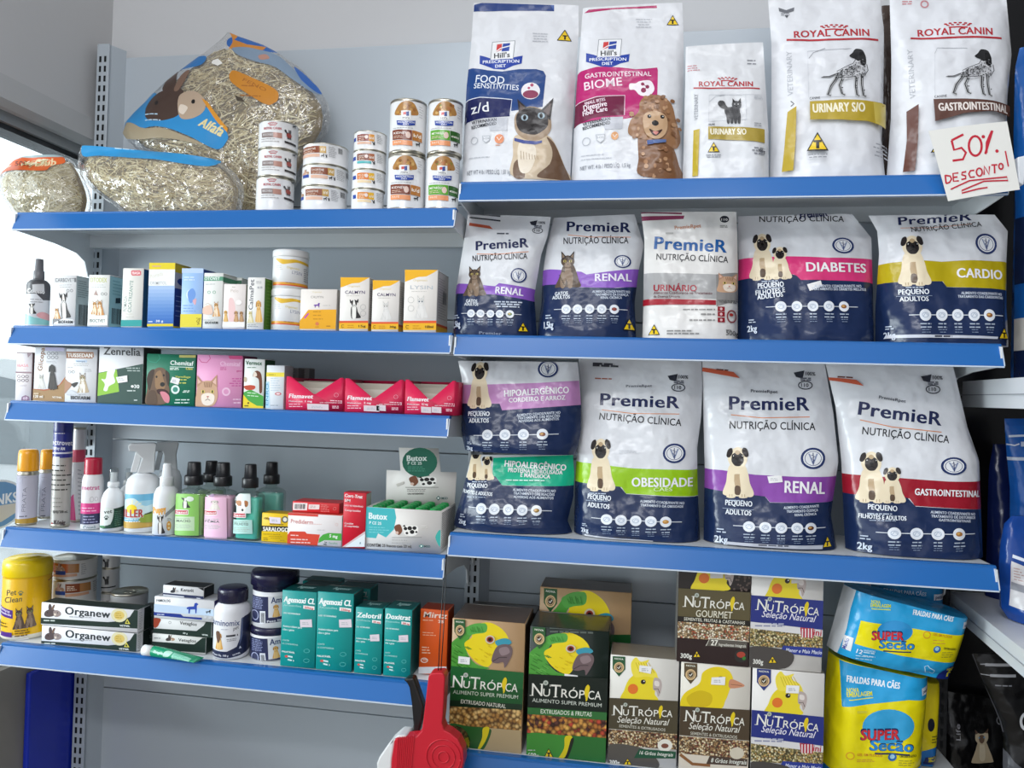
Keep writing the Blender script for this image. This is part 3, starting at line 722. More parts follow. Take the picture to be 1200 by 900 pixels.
def poodle(a):
    rnd = random.Random(4)
    base = [('#6e4a32', 0), ('#8b6244', 1), ('#a97c58', 2)]
    a.P([(.22, .50), (.62, .48), (.80, .66), (.90, .86), (1.0, 1.0), (.24, 1.0), (.20, .80)], '#7d563a', True)
    a.P([(.32, .02), (.56, .0), (.76, .10), (.84, .30), (.92, .52), (.84, .66), (.68, .62), (.56, .58), (.34, .58), (.16, .56), (.02, .50), (.06, .34), (.20, .22), (.22, .10)], '#9a7150', True)
    for k in range(150):
        x, y = rnd.random(), rnd.random()
        inh = (y < .2 and .3 < x < .76) or (.2 <= y < .56 and (x < .24 or x > .72) and .04 < x < .90) or (y > .58 and .24 < x < .62+.38*(y-.5)) or (y < .34 and .24 < x < .8)
        if inh: a.C(x, y, rnd.uniform(.022, .045), rnd.choice(['#7d573b', '#8b6244', '#a97c58', '#b98f6b', '#94694a']), rnd.uniform(.016, .03), 9)
    a.P([(.28, .28), (.48, .22), (.66, .28), (.68, .44), (.58, .56), (.42, .57), (.30, .48)], '#c4a07c', True)
    for x, y in ((.38, .29), (.60, .29)): a.C(x, y, .035, '#1a1312', .024); a.C(x+.01, y-.006, .01, '#eee', .007)
    a.C(.48, .375, .058, '#15100f', .035); a.P([(.38, .45), (.48, .48), (.60, .45), (.52, .53), (.44, .53)], '#3a1d1a', True); a.P([(.44, .485), (.53, .485), (.49, .525)], '#d08078', True)
    a.P([(.36, .60), (.52, .585), (.66, .575), (.66, .61), (.52, .63), (.38, .635)], '#5a6fa0'); a.P([(.34, .60), (.44, .59), (.45, .64), (.35, .65)], '#33508e')
def setter(a):
    """pen drawing of a speckled dog standing in profile"""
    k = '#2b2b2d'; g = '#77777a'
    a.P([(.30, .52), (.46, .42), (.60, .36), (.66, .26), (.74, .22), (.82, .34), (.86, .48), (.80, .58), (.60, .62), (.40, .66), (.30, .64)], '#d3d3d6', True)
    a.P([(.62, .10), (.68, .02), (.80, .03), (.86, .12), (.88, .22), (.84, .30), (.80, .24), (.72, .26), (.66, .22), (.60, .20), (.56, .16)], k, True)
    a.P([(.76, .08), (.86, .12), (.88, .30), (.80, .34), (.76, .22)], '#1c1c1e', True)
    legs = [[(.78, .52), (.78, .74), (.80, .96), (.86, .985)], [(.68, .58), (.66, .78), (.68, .96), (.73, .985)], [(.42, .62), (.36, .76), (.40, .94), (.46, .97)], [(.32, .60), (.20, .78), (.14, .96), (.20, .985)]]
    for l in legs: a.S(l, .07, '#bfbfc1'); a.S(l, .022, k); a.S([(l[0][0]+.035, l[0][1]), (l[1][0]+.03, l[1][1]), (l[2][0]+.02, l[2][1])], .01, k)
    a.S([(.30, .54), (.18, .60), (.06, .60)], .03, g); a.S([(.30, .53), (.18, .585), (.03, .61)], .012, k)
    rnd = random.Random(9)
    for i in range(190):
        x = rnd.uniform(.30, .85); tp = .52-.10*min(1, (x-.30)/.16) if x < .46 else (.42-.06*(x-.46)/.14 if x < .60 else .36-.12*min(1, (x-.60)/.14)); bt = .65-.04*(x-.3)/.55
        y = rnd.uniform(tp+.02, bt-.02); a.C(x, y, rnd.uniform(.006, .02), k if rnd.random() < .65 else g, rnd.uniform(.005, .014), 6)
    a.S([(.30, .52), (.46, .43), (.60, .36), (.66, .26)], .012, k); a.S([(.32, .64), (.50, .645), (.66, .62)], .012, k); a.S([(.86, .36), (.88, .48), (.82, .58)], .014, k)
    for i in range(14):
        q = rnd.uniform(.2, .9); l = legs[i % 4]; j = rnd.choice([0, 1]); x = lerp(l[j][0], l[j+1][0], q); y = lerp(l[j][1], l[j+1][1], q); a.C(x+rnd.uniform(-.02, .02), y, .014, k, .012, 6)
def cat_walk(a):
    k = '#2a2a2c'
    a.P([(.30, .40), (.50, .36), (.72, .34), (.88, .46), (.84, .66), (.66, .74), (.42, .72), (.30, .60)], '#4c4c4f', True)
    a.P([(.58, .20), (.70, .12), (.86, .14), (.94, .26), (.88, .42), (.74, .46), (.60, .38)], '#58585b', True)
    a.P([(.60, .20), (.60, .02), (.72, .14)], k); a.P([(.82, .14), (.92, .0), (.94, .22)], k)
    a.P([(.34, .44), (.16, .40), (.02, .24), (.10, .12), (.26, .14), (.34, .28), (.42, .40)], '#3a3a3c', True)
    for x in (.36, .50, .64, .78): a.P([(x, .60), (x+.12, .60), (x+.12, .96), (x+.02, .97)], '#454548', True)
    for i in range(8): a.S([(.36+.06*i, .42), (.38+.06*i, .60)], .018, k)
    for x in (.68, .82): a.C(x, .25, .02, '#e0e0e0', .025)
    a.P([(.72, .32), (.78, .32), (.75, .36)], '#111')
def parrot(a, bg=None):
    g = '#4f9a3c'; y = '#e8cf20'
    a.P([(-.0, .62), (.06, .42), (.20, .26), (.34, .06), (.56, .02), (.64, .14), (.40, .24), (.32, .40), (.30, .64), (.44, .88), (.64, .98), (.0, 1.0)], g, True)
    a.P([(.34, .12), (.60, .0), (.80, .10), (.92, .28), (.94, .46), (.84, .62), (.72, .78), (.62, .94), (.46, .86), (.32, .66), (.26, .44), (.38, .30)], y, True)
    a.P([(.28, .10), (.58, .02), (.60, .20), (.44, .24), (.32, .26)], '#58a548', True)
    rnd = random.Random(3)
    for i in range(26):
        x = rnd.uniform(.02, .30); yy = rnd.uniform(.46, .96); a.S([(x, yy), (x+.07, yy+.06)], .014, rnd.choice(['#3c7f2e', '#6cb552', '#357028']))
    for i in range(10):
        x = rnd.uniform(.30, .56); a.S([(x, .08+rnd.random()*.10), (x+.03, .20)], .010, '#3f8a34')
    for i in range(12):
        x = rnd.uniform(.40, .78); yy = rnd.uniform(.44, .8); a.S([(x, yy), (x+.05, yy+.04)], .010, '#cfae14')
    a.P([(.74, .40), (.86, .34), (.95, .36), (.99, .44), (.88, .50), (.78, .50)], '#3a93a8', True)
    a.P([(.76, .52), (.90, .46), (.99, .52), (1.0, .66), (.94, .84), (.88, .96), (.86, .84), (.76, .86), (.68, .80)], '#6d5a5c', True)
    a.P([(.80, .56), (.92, .52), (.96, .64), (.84, .70)], '#8e7a7c', True); a.S([(.70, .82), (.80, .74), (.92, .74)], .014, '#3c3032')
    a.C(.66, .36, .075, '#cfc1a8', .09); a.C(.66, .36, .052, '#8e2e24', .062); a.C(.66, .36, .028, '#14100f', .034)
def parrot_crop(a):
    parrot(a)
def cockatiel(a):
    y = '#e9d32c'
    a.P([(.0, 1.0), (.06, .74), (.16, .52), (.34, .38), (.60, .32), (.82, .40), (.92, .56), (.84, .70), (.80, .84), (.84, 1.0)], y, True)
    a.P([(.30, .44), (.22, .16), (.34, .0), (.46, .10), (.66, .06), (.60, .18), (.80, .30), (.86, .48), (.60, .44)], '#f0dc4a', True)
    for i in range(6): a.S([(.34+.06*i, .12), (.44+.07*i, .36)], .014, '#c9ae18')
    a.C(.27, .72, .125, '#e2752c', .115)
    a.P([(.78, .48), (.92, .50), (.97, .62), (.94, .80), (.88, .90), (.84, .78), (.76, .72)], '#b9a9a4', True); a.P([(.80, .54), (.90, .56), (.90, .66), (.80, .64)], '#e0d6d0', True); a.S([(.78, .72), (.88, .72), (.92, .82)], .015, '#5a4c48')
    a.C(.52, .56, .06, '#2a2222', .052); a.C(.54, .545, .015, '#fff', .013)
def canary(a):
    y = '#e8cd1e'
    a.P([(.0, .80), (.08, .60), (.30, .40), (.36, .14), (.56, .02), (.76, .10), (.84, .34), (.78, .56), (.72, .78), (.60, 1.0), (.0, 1.0)], y, True)
    a.P([(.10, .72), (.30, .56), (.50, .66), (.46, .90), (.20, .94)], '#d2b414', True)
    a.P([(.80, .30), (1.0, .42), (.98, .48), (.78, .50)], '#c98a6a', True); a.S([(.80, .42), (.98, .45)], .012, '#7d4f3c')
    a.C(.64, .28, .045, '#1d1614', .042); a.C(.655, .268, .013, '#fff', .012)
def rabbit(a, fur='#6b4f42', lite='#b8967c'):
    a.P([(.02, .72), (.14, .52), (.36, .42), (.56, .40), (.66, .58), (.60, .86), (.30, .98), (.06, .92)], fur, True)
    a.P([(.30, .46), (.28, .18), (.38, .0), (.46, .16), (.46, .42)], fur, True); a.P([(.46, .42), (.54, .14), (.66, .06), (.62, .26), (.54, .44)], '#7d6252', True)
    a.P([(.56, .56), (.76, .46), (.96, .60), (.98, .82), (.80, .96), (.60, .92)], lite, True); a.C(.80, .66, .03, '#171212', .04); a.C(.22, .66, .03, '#171212', .04)
    a.P([(.60, .70), (.72, .76), (.66, .88), (.58, .82)], '#e5d6c6', True)
def dog_black_icon(a, c='#2c2c30'):
    a.P([(.05, .45), (.2, .38), (.62, .36), (.68, .1), (.84, .06), (.98, .2), (.86, .3), (.86, .55), (.82, .95), (.74, .95), (.72, .62), (.34, .62), (.30, .95), (.2, .95), (.2, .58), (.08, .6)], c)
def hound(a):
    a.P([(.10, .98), (.14, .60), (.20, .30), (.42, .06), (.66, .02), (.86, .14), (.88, .40), (.96, .60), (.90, .82), (.76, .98)], '#6d533f', True)
    a.P([(.12, .34), (.22, .12), (.40, .08), (.32, .40), (.22, .62)], '#3f2d22', True); a.P([(.80, .10), (.94, .20), (.92, .50), (.84, .36)], '#3f2d22', True)
    a.P([(.46, .16), (.62, .10), (.72, .30), (.80, .52), (.66, .62), (.46, .56), (.42, .34)], '#93714f', True)
    a.C(.70, .46, .09, '#17110f', .06); a.C(.48, .26, .035, '#140f0d', .03); a.C(.74, .22, .035, '#140f0d', .03)
    a.P([(.50, .60), (.72, .58), (.92, .66), (.96, .84), (.84, .88), (.72, .76), (.54, .70)], '#3a1512', True); a.P([(.62, .66), (.80, .66), (.96, .78), (.94, .94), (.80, .92), (.68, .78)], '#d4808c', True)
    a.P([(.20, .66), (.44, .64), (.50, .98), (.14, .98)], '#57402f', True)
def cat_face(a):
    a.P([(.02, 1.0), (.04, .66), (.10, .36), (.28, .22), (.62, .20), (.84, .34), (.92, .62), (.86, .86), (.66, 1.0)], '#c9a183', True)
    a.P([(.06, .42), (.06, .02), (.30, .24)], '#b98d70'); a.P([(.62, .22), (.88, .0), (.90, .42)], '#b98d70'); a.P([(.10, .30), (.10, .12), (.22, .24)], '#e0b8a8'); a.P([(.70, .24), (.84, .10), (.85, .32)], '#e0b8a8')
    a.P([(.26, .66), (.52, .58), (.78, .66), (.74, .90), (.50, .98), (.30, .90)], '#efe0d0', True)
    for x in (.32, .70): a.C(x, .54, .075, '#d9c46a', .06); a.C(x, .54, .03, '#15110f', .05)
    a.P([(.46, .68), (.58, .68), (.52, .75)], '#c27a72'); a.S([(.42, .82), (.52, .77), (.62, .82)], .018, '#6a4a3e')
    for i in range(5): a.S([(.36+.08*i, .24), (.40+.06*i, .40)], .022, '#8a6248')
def cow(a):
    a.P([(.0, .30), (.10, .10), (.24, .06), (.30, .24), (.34, .60), (.20, .92), (.08, .70)], '#7a4a34', True); a.C(.12, .74, .07, '#d8b8a8', .12)
    a.P([(.38, .30), (.60, .16), (.98, .20), (1.0, .70), (.84, .98), (.52, .96), (.40, .70)], '#efebe6', True)
    for x, y, r in ((.48, .40, .08), (.66, .36, .10), (.86, .34, .09), (.76, .66, .10), (.94, .66, .05), (.54, .76, .06)): a.C(x, y, r, '#221e1e', r*1.7, 9)
    a.P([(.36, .20), (.44, .08), (.50, .30)], '#221e1e')
def warn_T(a):
    a.P([(.5, .0), (1, .95), (0, .95)], '#1b1a14'); a.P([(.5, .12), (.9, .88), (.1, .88)], '#e6c21c'); a.R(.32, .42, .68, .53, '#1b1a14'); a.R(.43, .42, .57, .84, '#1b1a14')
def vet_seal(a):
    a.C(.5, .5, .5, '#e6e7ea'); a.ring(.5, .5, .45, .10, '#2c3a68'); a.ring(.5, .5, .33, .025, '#2c3a68')
    a.P([(.30, .28), (.37, .28), (.5, .66), (.63, .28), (.70, .28), (.53, .76), (.47, .76)], '#8d97b3'); a.S([(.5, .24), (.5, .80)], .035, '#2c3a68'); a.S([(.42, .34), (.58, .42), (.42, .52), (.56, .60), (.46, .68)], .03, '#2c3a68')
def crown(a, c='#b02a34'):
    a.P([(.12, .78), (.5, .70), (.88, .78), (.86, 1.0), (.5, .90), (.14, 1.0)], c)
    for x, y in ((.02, .40), (.20, .28), (.40, .20), (.60, .20), (.80, .28), (.98, .40)): a.C(x, y, .07, c, .12)
    for x, y in ((.10, .58), (.28, .50), (.5, .46), (.72, .50), (.90, .58)): a.C(x, y, .065, c, .10)
def paw(a, c):
    a.C(.5, .7, .26, c, .22); 
    for x, y in ((.2, .42), (.4, .22), (.62, .22), (.82, .42)): a.C(x, y, .10, c, .13, 8)
def barcode(a, c='#26262a'):
    rnd = random.Random(5); x = .0; 
    while x < 1: w = rnd.choice([.02, .035, .05]); a.R(x, 0, min(x+w, 1), 1, c); x += w+rnd.choice([.02, .03, .05])

# ------------------------------------------------------------------ top shelf of the window-side bay: cans
G_CAN = 'food cans on the top shelf'
STEEL = mat('#b9b4a6', 'metal')
def can(name, label, left, right, zbase, Y, wrap='#e9e9ea', shelf='L1', group=G_CAN):
    prof = [(0.90, 0.0), (0.985, 0.008), (1.0, 0.03), (0.985, 0.055), (0.985, 0.945), (1.0, 0.97), (0.985, 0.995), (0.93, 1.0), (0.91, 0.975), (0.0, 0.975)]
    return turned(name, label, 'can', group, left, right, shelf, prof, [STEEL, STEEL, STEEL, wrap, STEEL, STEEL, STEEL, STEEL, STEEL], Y, zbase, 40)
def ringpull(o):
    mb = o.part('pull_tab'); r = o.r; z = o.h*0.975
    mb.tube([(r*0.35*math.sin(t), -r*0.35-r*0.3*math.cos(t), z+0.002) for t in [i*math.pi/5 for i in range(11)]], 0.0012, STEEL, 6)
# three white cans beside the hay
crop(0, 0, 3)
edges = [((905, 632), (898, 727), (1044, 640), (1034, 731)), ((907, 537), (905, 630), (1049, 543), (1043, 637)), ((912, 440), (907, 534), (1054, 447), (1049, 540))]
zb = None
for i, (a, b, c, d) in enumerate(edges):
    lab = ['white food can with red crown, bottom of the three beside the hay', 'white food can with red crown, middle of the three beside the hay', 'white food can with red crown, topmost of the three beside the hay'][i]
    o = can('food_can', lab, [a, b], [c, d], zb, 0.03); zb = o.top; crop(0, 0, 3); A = o.art; y = a[1]
    A.within(945, y+10, 975, y+24, crown); A.T('ROYAL CANIN', 930, y+36, 990, y+37, 8, '#b02a34', 0.02)
    A.Q(922, y+46, 962, y+64, 1, '#8d7f7c'); A.Q(962, y+47, 992, y+65, 1, '#b98a7c'); A.T('RECOVERY', 926, y+58, 960, y+59, 7, '#e6e4e4'); A.lines(920, y+70, 990, y+78, 2, 2.5, '#a9a4a4')
    A.within(1000, y+30, 1026, y+64, cat_walk); A.C(1016, y+52, 9, '#9a4a44', 8); A.Q(1000, y+72, 1040, y+79, 2, '#3a3638'); A.within(1028, y+10, 1042, y+22, dog_black_icon)
    ringpull(o); o.done()
# three wide cans with brown labels
crop(280, 100, 4.2857)
edges = [((312, 528), (310, 613), (551, 534), (545, 613)), ((318, 424), (314, 522), (553, 432), (550, 528)), ((325, 318), (320, 418), (556, 328), (553, 426))]
zb = None
for i, (a, b, c, d) in enumerate(edges):
    o = can('food_can', ['flat wide food can with brown and gold label, bottom of a stack of three', 'flat wide food can with brown and gold label, middle of a stack of three', 'flat wide food can with brown and gold label, topmost of a stack of three'][i], [a, b], [c, d], zb, 0.03); zb = o.top
    crop(280, 100, 4.2857); A = o.art; y = a[1]; x = [335, 362, 322][i]
    A.within(x-42, y+22, x-8, y+52, rabbit, '#c9a08a'); A.Q(x-40, y+50, x-10, y+66, 2, '#2d4a9c'); A.Q(x, y+18, x+84, y+52, 3, '#8a4a2e'); A.T('DIGESTIVE', x+6, y+36, x+64, y+38, 10, '#efe6dc', 0.01); A.lines(x+6, y+44, x+70, y+50, 2, 3, '#d9bba6')
    A.Q(x+84, y+21, x+116, y+55, 2, '#c9a25a'); A.T('i/d', x+90, y+44, x+110, y+45, 14, '#f4efe2', 0.02); A.Q(x, y+56, x+84, y+72, 3, '#e3b9a2'); A.within(x+88, y+58, x+108, y+78, dog_black_icon); A.within(x+110, y+60, x+122, y+78, cat_walk)
    A.lines(x+128, y+24, x+170, y+70, 8, 2.5, '#a6a6a8', 2); A.within(x+176, y+24, x+196, y+50, barcode); ringpull(o); o.done()
# four small cans
edges = [((564, 535), (562, 612), (735, 540), (728, 613)), ((570, 440), (566, 530), (740, 446), (736, 536)), ((575, 345), (570, 437), (742, 352), (740, 444)), ((578, 250), (575, 342), (748, 256), (744, 350))]
zb = None
for i, (a, b, c, d) in enumerate(edges):
    crop(280, 100, 4.2857)
    o = can('food_can', ['small food can with orange label, bottom of the stack of four', 'small food can with orange label, second from the bottom in the stack of four', 'small food can with brown label and teal strip, in the stack of four', 'small food can with dark red label, topmost of the stack of four'][i], [a, b], [c, d], zb, 0.035); zb = o.top
    crop(280, 100, 4.2857); A = o.art; y = a[1]; c1, c2, c3 = [('#e08a34', '#e8b63c', '#f2d9b0'), ('#dd7a2c', '#e8b63c', '#f2d9b0'), ('#7c4030', '#b06a48', '#58b4b8'), ('#8a3a30', '#e09a44', '#e3b9a2')][i]
    A.Q(572, y+30, 588, y+50, 1, '#2d4a9c'); A.Q(594, y+20, 652, y+54, 2, c1); A.Q(652, y+22, 680, y+56, 1, c2); A.T(['URINARY', 'MULTICARE', 'DIGESTIVE', 'KIDNEY'][i], 600, y+36, 644, y+38, 9, '#f5ede2', 0.01); A.lines(600, y+42, 640, y+50, 2, 3, '#f1dcc8'); A.C(640, y+36, 9, '#f0dcd4'); A.T('c/d' if i < 2 else 'k/d', 656, y+46, 676, y+47, 12, '#f6f1e6', .02)
    A.Q(594, y+58, 664, y+70, 2, c3); A.within(668, y+56, 684, y+74, cat_walk); A.lines(692, y+22, 722, y+60, 7, 2.5, '#a6a6a8', 2); ringpull(o); o.done()
# four tall cans, two on two
B_ = [((752, 362), (742, 611), (938, 368), (934, 613)), ((762, 94), (752, 358), (950, 100), (940, 364)), ((942, 362), (934, 613), (1108, 368), (1104, 613)), ((952, 94), (944, 360), (1128, 100), (1120, 366))]
for i, (a, b, c, d) in enumerate(B_):
    if i in (0, 2): zb = None
    crop(280, 100, 4.2857)
    o = can('food_can', ['tall food can with brown kidney label, lower one', 'tall food can with brown kidney label, stacked on its twin', 'tall food can with green label, lower one', 'tall food can with green label, stacked beside the cat food bag'][i], [a, b], [c, d], zb, 0.03 if i < 2 else 0.032); zb = o.top
    crop(280, 100, 4.2857); A = o.art; y = a[1]; x = a[0]; x0 = x+24
    A.P([(x0+2, y+84), (x0+14, y+40), (x0+44, y+20), (x0+84, y+22), (x0+106, y+46), (x0+110, y+84)], '#b08048', True)
    rnd = random.Random(i)
    for k in range(26):
        A.C(x0+rnd.uniform(14, 98), y+rnd.uniform(34, 84), rnd.uniform(4, 9), rnd.choice(['#8c5c30', '#c79a5c', '#d8b070', '#a06a3a', '#b97844', '#7d8a3c' if i > 1 else '#c49048']), None, 7)
    A.R(x0+30, y+66, x0+78, y+110, '#efeff0'); A.P([(x0+40, y+74), (x0+54, y+72), (x0+54, y+86), (x0+40, y+88)], '#c43c3c'); A.P([(x0+54, y+72), (x0+68, y+70), (x0+68, y+92), (x0+54, y+94)], '#27408c'); A.T("Hill's", x0+38, y+106, x0+70, y+106, 9, '#26262a', .02)
    A.P([(x0+8, y+112), (x0+34, y+116), (x0+74, y+116), (x0+100, y+112), (x0+98, y+134), (x0+70, y+140), (x0+36, y+140), (x0+10, y+134)], '#2b459c'); A.T('PRESCRIPTION', x0+14, y+127, x0+94, y+127, 9, '#eef0f6', .01); A.T('DIET', x0+40, y+137, x0+68, y+137, 7, '#eef0f6', .01)
    g1, g2 = (('#7d3f2c', '#b9793c') if i < 2 else ('#5ea531', '#33602c'))
    w = 94; A.lines(x0-10, y+150, x0+130, y+150, 1, 3, '#b0b0b4')
    A.Q(x0-12, y+158, x0+82, y+206, 3, g1); A.Q(x0+84, y+161, x0+132, y+209, 2, g2); A.T('KIDNEY' if i < 2 else 'METABOLIC', x0-6, y+180, x0+56, y+182, 11, '#f3ece6', .01); A.lines(x0-6, y+190, x0+50, y+198, 2, 3, '#dcc2b0'); A.C(x0+64, y+186, 12, '#e6c9bd', 16)
    A.T('k/d' if i < 2 else 'METABÓLICO', x0+90, y+192, x0+126, y+193, 16 if i < 2 else 8, '#f4efe4', .02)
    A.Q(x0-12, y+210, x0+84, y+234, 3, '#e89868'); A.T('PATÊ', x0-4, y+226, x0+30, y+227, 9, '#f8eadc'); A.within(x0+98, y+212, x0+124, y+236, dog_black_icon)
    A.lines(x0+118, y+40, x0+140, y+90, 5, 3, '#b9b9bd', 3); ringpull(o); o.done()

# ------------------------------------------------------------------ bags of hay
HAYC = ['#c4b080', '#dccb9c', '#97835a', '#ece0b8', '#ae9868', '#74623e', '#d2c294', '#e4d6ac']
def hay_bag(label, left, right, Y, thick, seed, shelf='L1', lean=0.0, fade=1.0, hay=None, n=2600, zbase=None, fix=True):
    """see-through bag: crinkled clear film over a block of dry hay"""
    pr = lambda t: max(0.12, math.sin(math.pi*min(max(t*0.92+0.06, 0), 1)))**0.55
    o = bag('hay_bag', label, 'hay bag', 'clear bags of hay', left, right, shelf, Y, lean, thick, mat('#ffffff', 'cello'), 0.004, 'satin', seed, 0.009, 26, 22, zbase=zbase, pw=2.6, fix=fix, prof=pr)
    ha = hay or HAYC
    hb = MB(); core = mat('#8a774e', 'paper'); nv, nu = 22, 26; W_ = nu+1
    G, B = o.G, o.B
    def sh(p, q, k): return p.lerp(q, k)
    C0 = sum((p for r in G+B for p in r), Vector())/(2*len(G)*len(G[0]))
    rows = range(2, nv+1)
    def inner(p, j):
        k = 0.085
        return p+(C0-p)*k
    vs = [inner(G[j][i], j)+Vector((0, 0.004, 0)) for j in rows for i in range(W_)]; m_ = len(rows)
    hb.add(vs, [[j*W_+i, (j+1)*W_+i, (j+1)*W_+i+1, j*W_+i+1] for j in range(m_-1) for i in range(nu)], core, None, True)
    vs = [inner(B[j][i], j)-Vector((0, 0.004, 0)) for j in rows for i in range(W_)]
    hb.add(vs, [[j*W_+i, j*W_+i+1, (j+1)*W_+i+1, (j+1)*W_+i] for j in range(m_-1) for i in range(nu)], core, None, True)
    rnd = random.Random(seed*17+3); ms = [mat(c, 'paper') for c in ha]
    for k in range(n):                              # single straws lying over the block
        j = rnd.uniform(2.2, nv-0.6); i = rnd.uniform(0.8, nu-0.8); j0 = int(j); i0 = int(i)
        def gp(i_, j_):
            i_ = min(max(i_, 0.5), nu-0.501); j_ = min(max(j_, 2.0), nv-0.3); i0, j0 = int(i_), int(j_); q = G[j0][i0].lerp(G[j0][i0+1], i_-i0).lerp(G[j0+1][i0].lerp(G[j0+1][i0+1], i_-i0), j_-j0); return inner(q, 0)
        t = rnd.gauss(0.2, 0.8); ln = rnd.uniform(0.012, 0.05); wd = rnd.uniform(0.0005, 0.0014)
        cw = (G[j0][nu]-G[j0][0]).length/nu; ch = (G[nv][nu//2]-G[0][nu//2]).length/nv
        w = Vector((-math.sin(t), 0, math.cos(t)))*wd; bend = Vector((0, 0, rnd.uniform(-.004, .004))); off = Vector((0, rnd.uniform(-0.002, 0.004), 0)); pts = []
        for s_ in (-.5, 0, .5): pts.append(gp(i+math.cos(t)*ln*s_/cw, j-math.sin(t)*ln*s_/ch)+bend*(1-4*s_*s_)+off)
        hb.add([pts[0]-w, pts[0]+w, pts[1]+w, pts[1]-w, pts[2]+w, pts[2]-w, pts[1]+Vector((0, wd, 0))], [[0, 3, 2, 1], [3, 5, 4, 2], [0, 1, 6], [4, 5, 6]], rnd.choice(ms))
    o.kids.append(('hay', hb, None)); o.haykind = True
    return o
crop(0, 0, 3)
L_ = [(806, 124), (740, 165), (640, 240), (540, 325), (455, 405), (425, 440), (424, 478), (470, 520), (560, 560), (640, 600), (690, 650), (740, 722)]
R_ = [(826, 126), (935, 160), (1040, 225), (1105, 290), (1150, 360), (1160, 420), (1145, 470), (1100, 530), (1070, 590), (1040, 640), (1010, 690), (985, 728)]
o = hay_bag('large clear hay bag with rabbit picture, leaning on top of a flatter hay bag', L_, R_, 0.14, 0.115, 1, n=4200, lean=0.05)
crop(0, 0, 3); A = o.art; A.kind = 'satin'
A.P([(600, 262), (640, 240), (740, 170), (820, 126), (850, 140), (880, 175), (815, 185), (735, 205), (700, 250), (640, 255)], '#c9ced0', True) if False else None
A.P([(632, 246), (690, 205), (732, 204), (728, 236), (690, 250), (640, 252)], '#2f74b4', True)
A.P([(812, 150), (850, 138), (905, 150), (975, 180), (950, 190), (880, 178), (820, 176)], '#2f62a8', True)
A.P([(820, 128), (840, 132), (835, 150), (880, 165), (940, 168), (930, 182), (860, 180), (815, 182)], '#c98436')
A.P([(830, 178), (900, 178), (980, 200), (1040, 250), (1100, 300), (1128, 330), (1100, 330), (1040, 290), (980, 250), (900, 225), (850, 205)], '#7f93a8', True)
A.P([(1040, 240), (1085, 275), (1128, 322), (1112, 326), (1070, 290)], '#2c62b0', True)
A.P([(920, 205), (945, 200), (960, 218), (930, 222)], '#b98a7a', True)
A.P([(835, 275), (862, 272), (985, 330), (1006, 362), (992, 384), (960, 388), (880, 340), (838, 305)], '#c98428', True)
A.T('FENO', 880, 306, 960, 345, 12, '#a8651c', .01); A.lines(880, 325, 960, 362, 2, 4, '#a8651c')
A.P([(765, 226), (785, 222), (806, 240), (790, 250), (764, 238)], '#f2f0ea')
A.P([(424, 436), (470, 385), (540, 335), (600, 360), (700, 405), (780, 410), (835, 490), (835, 520), (800, 548), (700, 500), (600, 470), (500, 470), (430, 452)], '#2f8cc9', True)
A.P([(430, 448), (470, 438), (540, 470), (620, 478), (700, 505), (760, 535), (640, 510), (540, 505), (470, 495), (425, 478)], '#a99a80', True)
A.within(535, 250, 765, 452, rabbit, '#4a3830', '#b9a28c')
A.P([(748, 372), (770, 385), (838, 478), (836, 490), (800, 450)], '#d9922c'); A.T('Alfafa', 740, 470, 815, 505, 34, '#e9d9a0', .03, .3); A.lines(540, 420, 620, 440, 2, 4, '#bcd9ec', 8)
A.P([(860, 360), (885, 372), (900, 388), (870, 380)], '#4a4136')
ob = o.done(); [setattr(c, 'name', c.name) or c.__setitem__('kind', 'stuff') for c in ob.children if c.name.startswith('hay')]
crop(0, 0, 3)
L_ = [(285, 512), (272, 545), (268, 580), (278, 620), (310, 660), (360, 700), (400, 722), (430, 733)]
R_ = [(775, 566), (805, 590), (828, 612), (845, 640), (852, 665), (850, 690), (842, 715), (832, 732)]
o = hay_bag('clear hay bag with plain blue strip, lying flat under the rabbit hay bag', L_, R_, 0.022, 0.11, 2, n=3200)
crop(0, 0, 3); A = o.art; A.kind = 'satin'
A.P([(288, 514), (330, 505), (480, 512), (640, 530), (760, 556), (778, 570), (770, 590), (720, 596), (600, 582), (450, 566), (370, 556), (300, 552)], '#2f92cc', True); A.lines(420, 528, 520, 538, 1, 5, '#bfe0f2', 8)
ob = o.done(); [c.__setitem__('kind', 'stuff') for c in ob.children if c.name.startswith('hay')]
crop(0, 0, 3)
L_ = [(60, 560), (25, 585), (5, 612), (-2, 640), (0, 670), (8, 700), (25, 725), (55, 742)]
R_ = [(218, 548), (250, 560), (275, 600), (290, 640), (300, 670), (304, 700), (300, 722), (285, 736)]
o = hay_bag('clear hay bag with orange band at the end of the top shelf by the window', L_, R_, 0.045, 0.11, 3, n=2000, hay=['#d2c6a0', '#e2d8b6', '#b9aa7c', '#ece4c8', '#c4b68c'], fix=True)
crop(0, 0, 3); A = o.art; A.kind = 'satin'
A.P([(4, 622), (20, 592), (60, 570), (130, 556), (218, 552), (235, 575), (200, 590), (196, 614), (120, 612), (60, 618), (20, 632)], '#d9622c', True)
A.P([(70, 556), (130, 549), (216, 548), (214, 556), (120, 562)], '#a9c0c4', True)
A.T('500g', 76, 592, 128, 588, 16, '#7a2c18', .02); A.T('Club', 140, 594, 210, 588, 26, '#e8d2a8', .02, .2)
A.P([(18, 600), (40, 588), (60, 590), (36, 612)], '#eac0a8', True)
ob = o.done(); [c.__setitem__('kind', 'stuff') for c in ob.children if c.name.startswith('hay')]

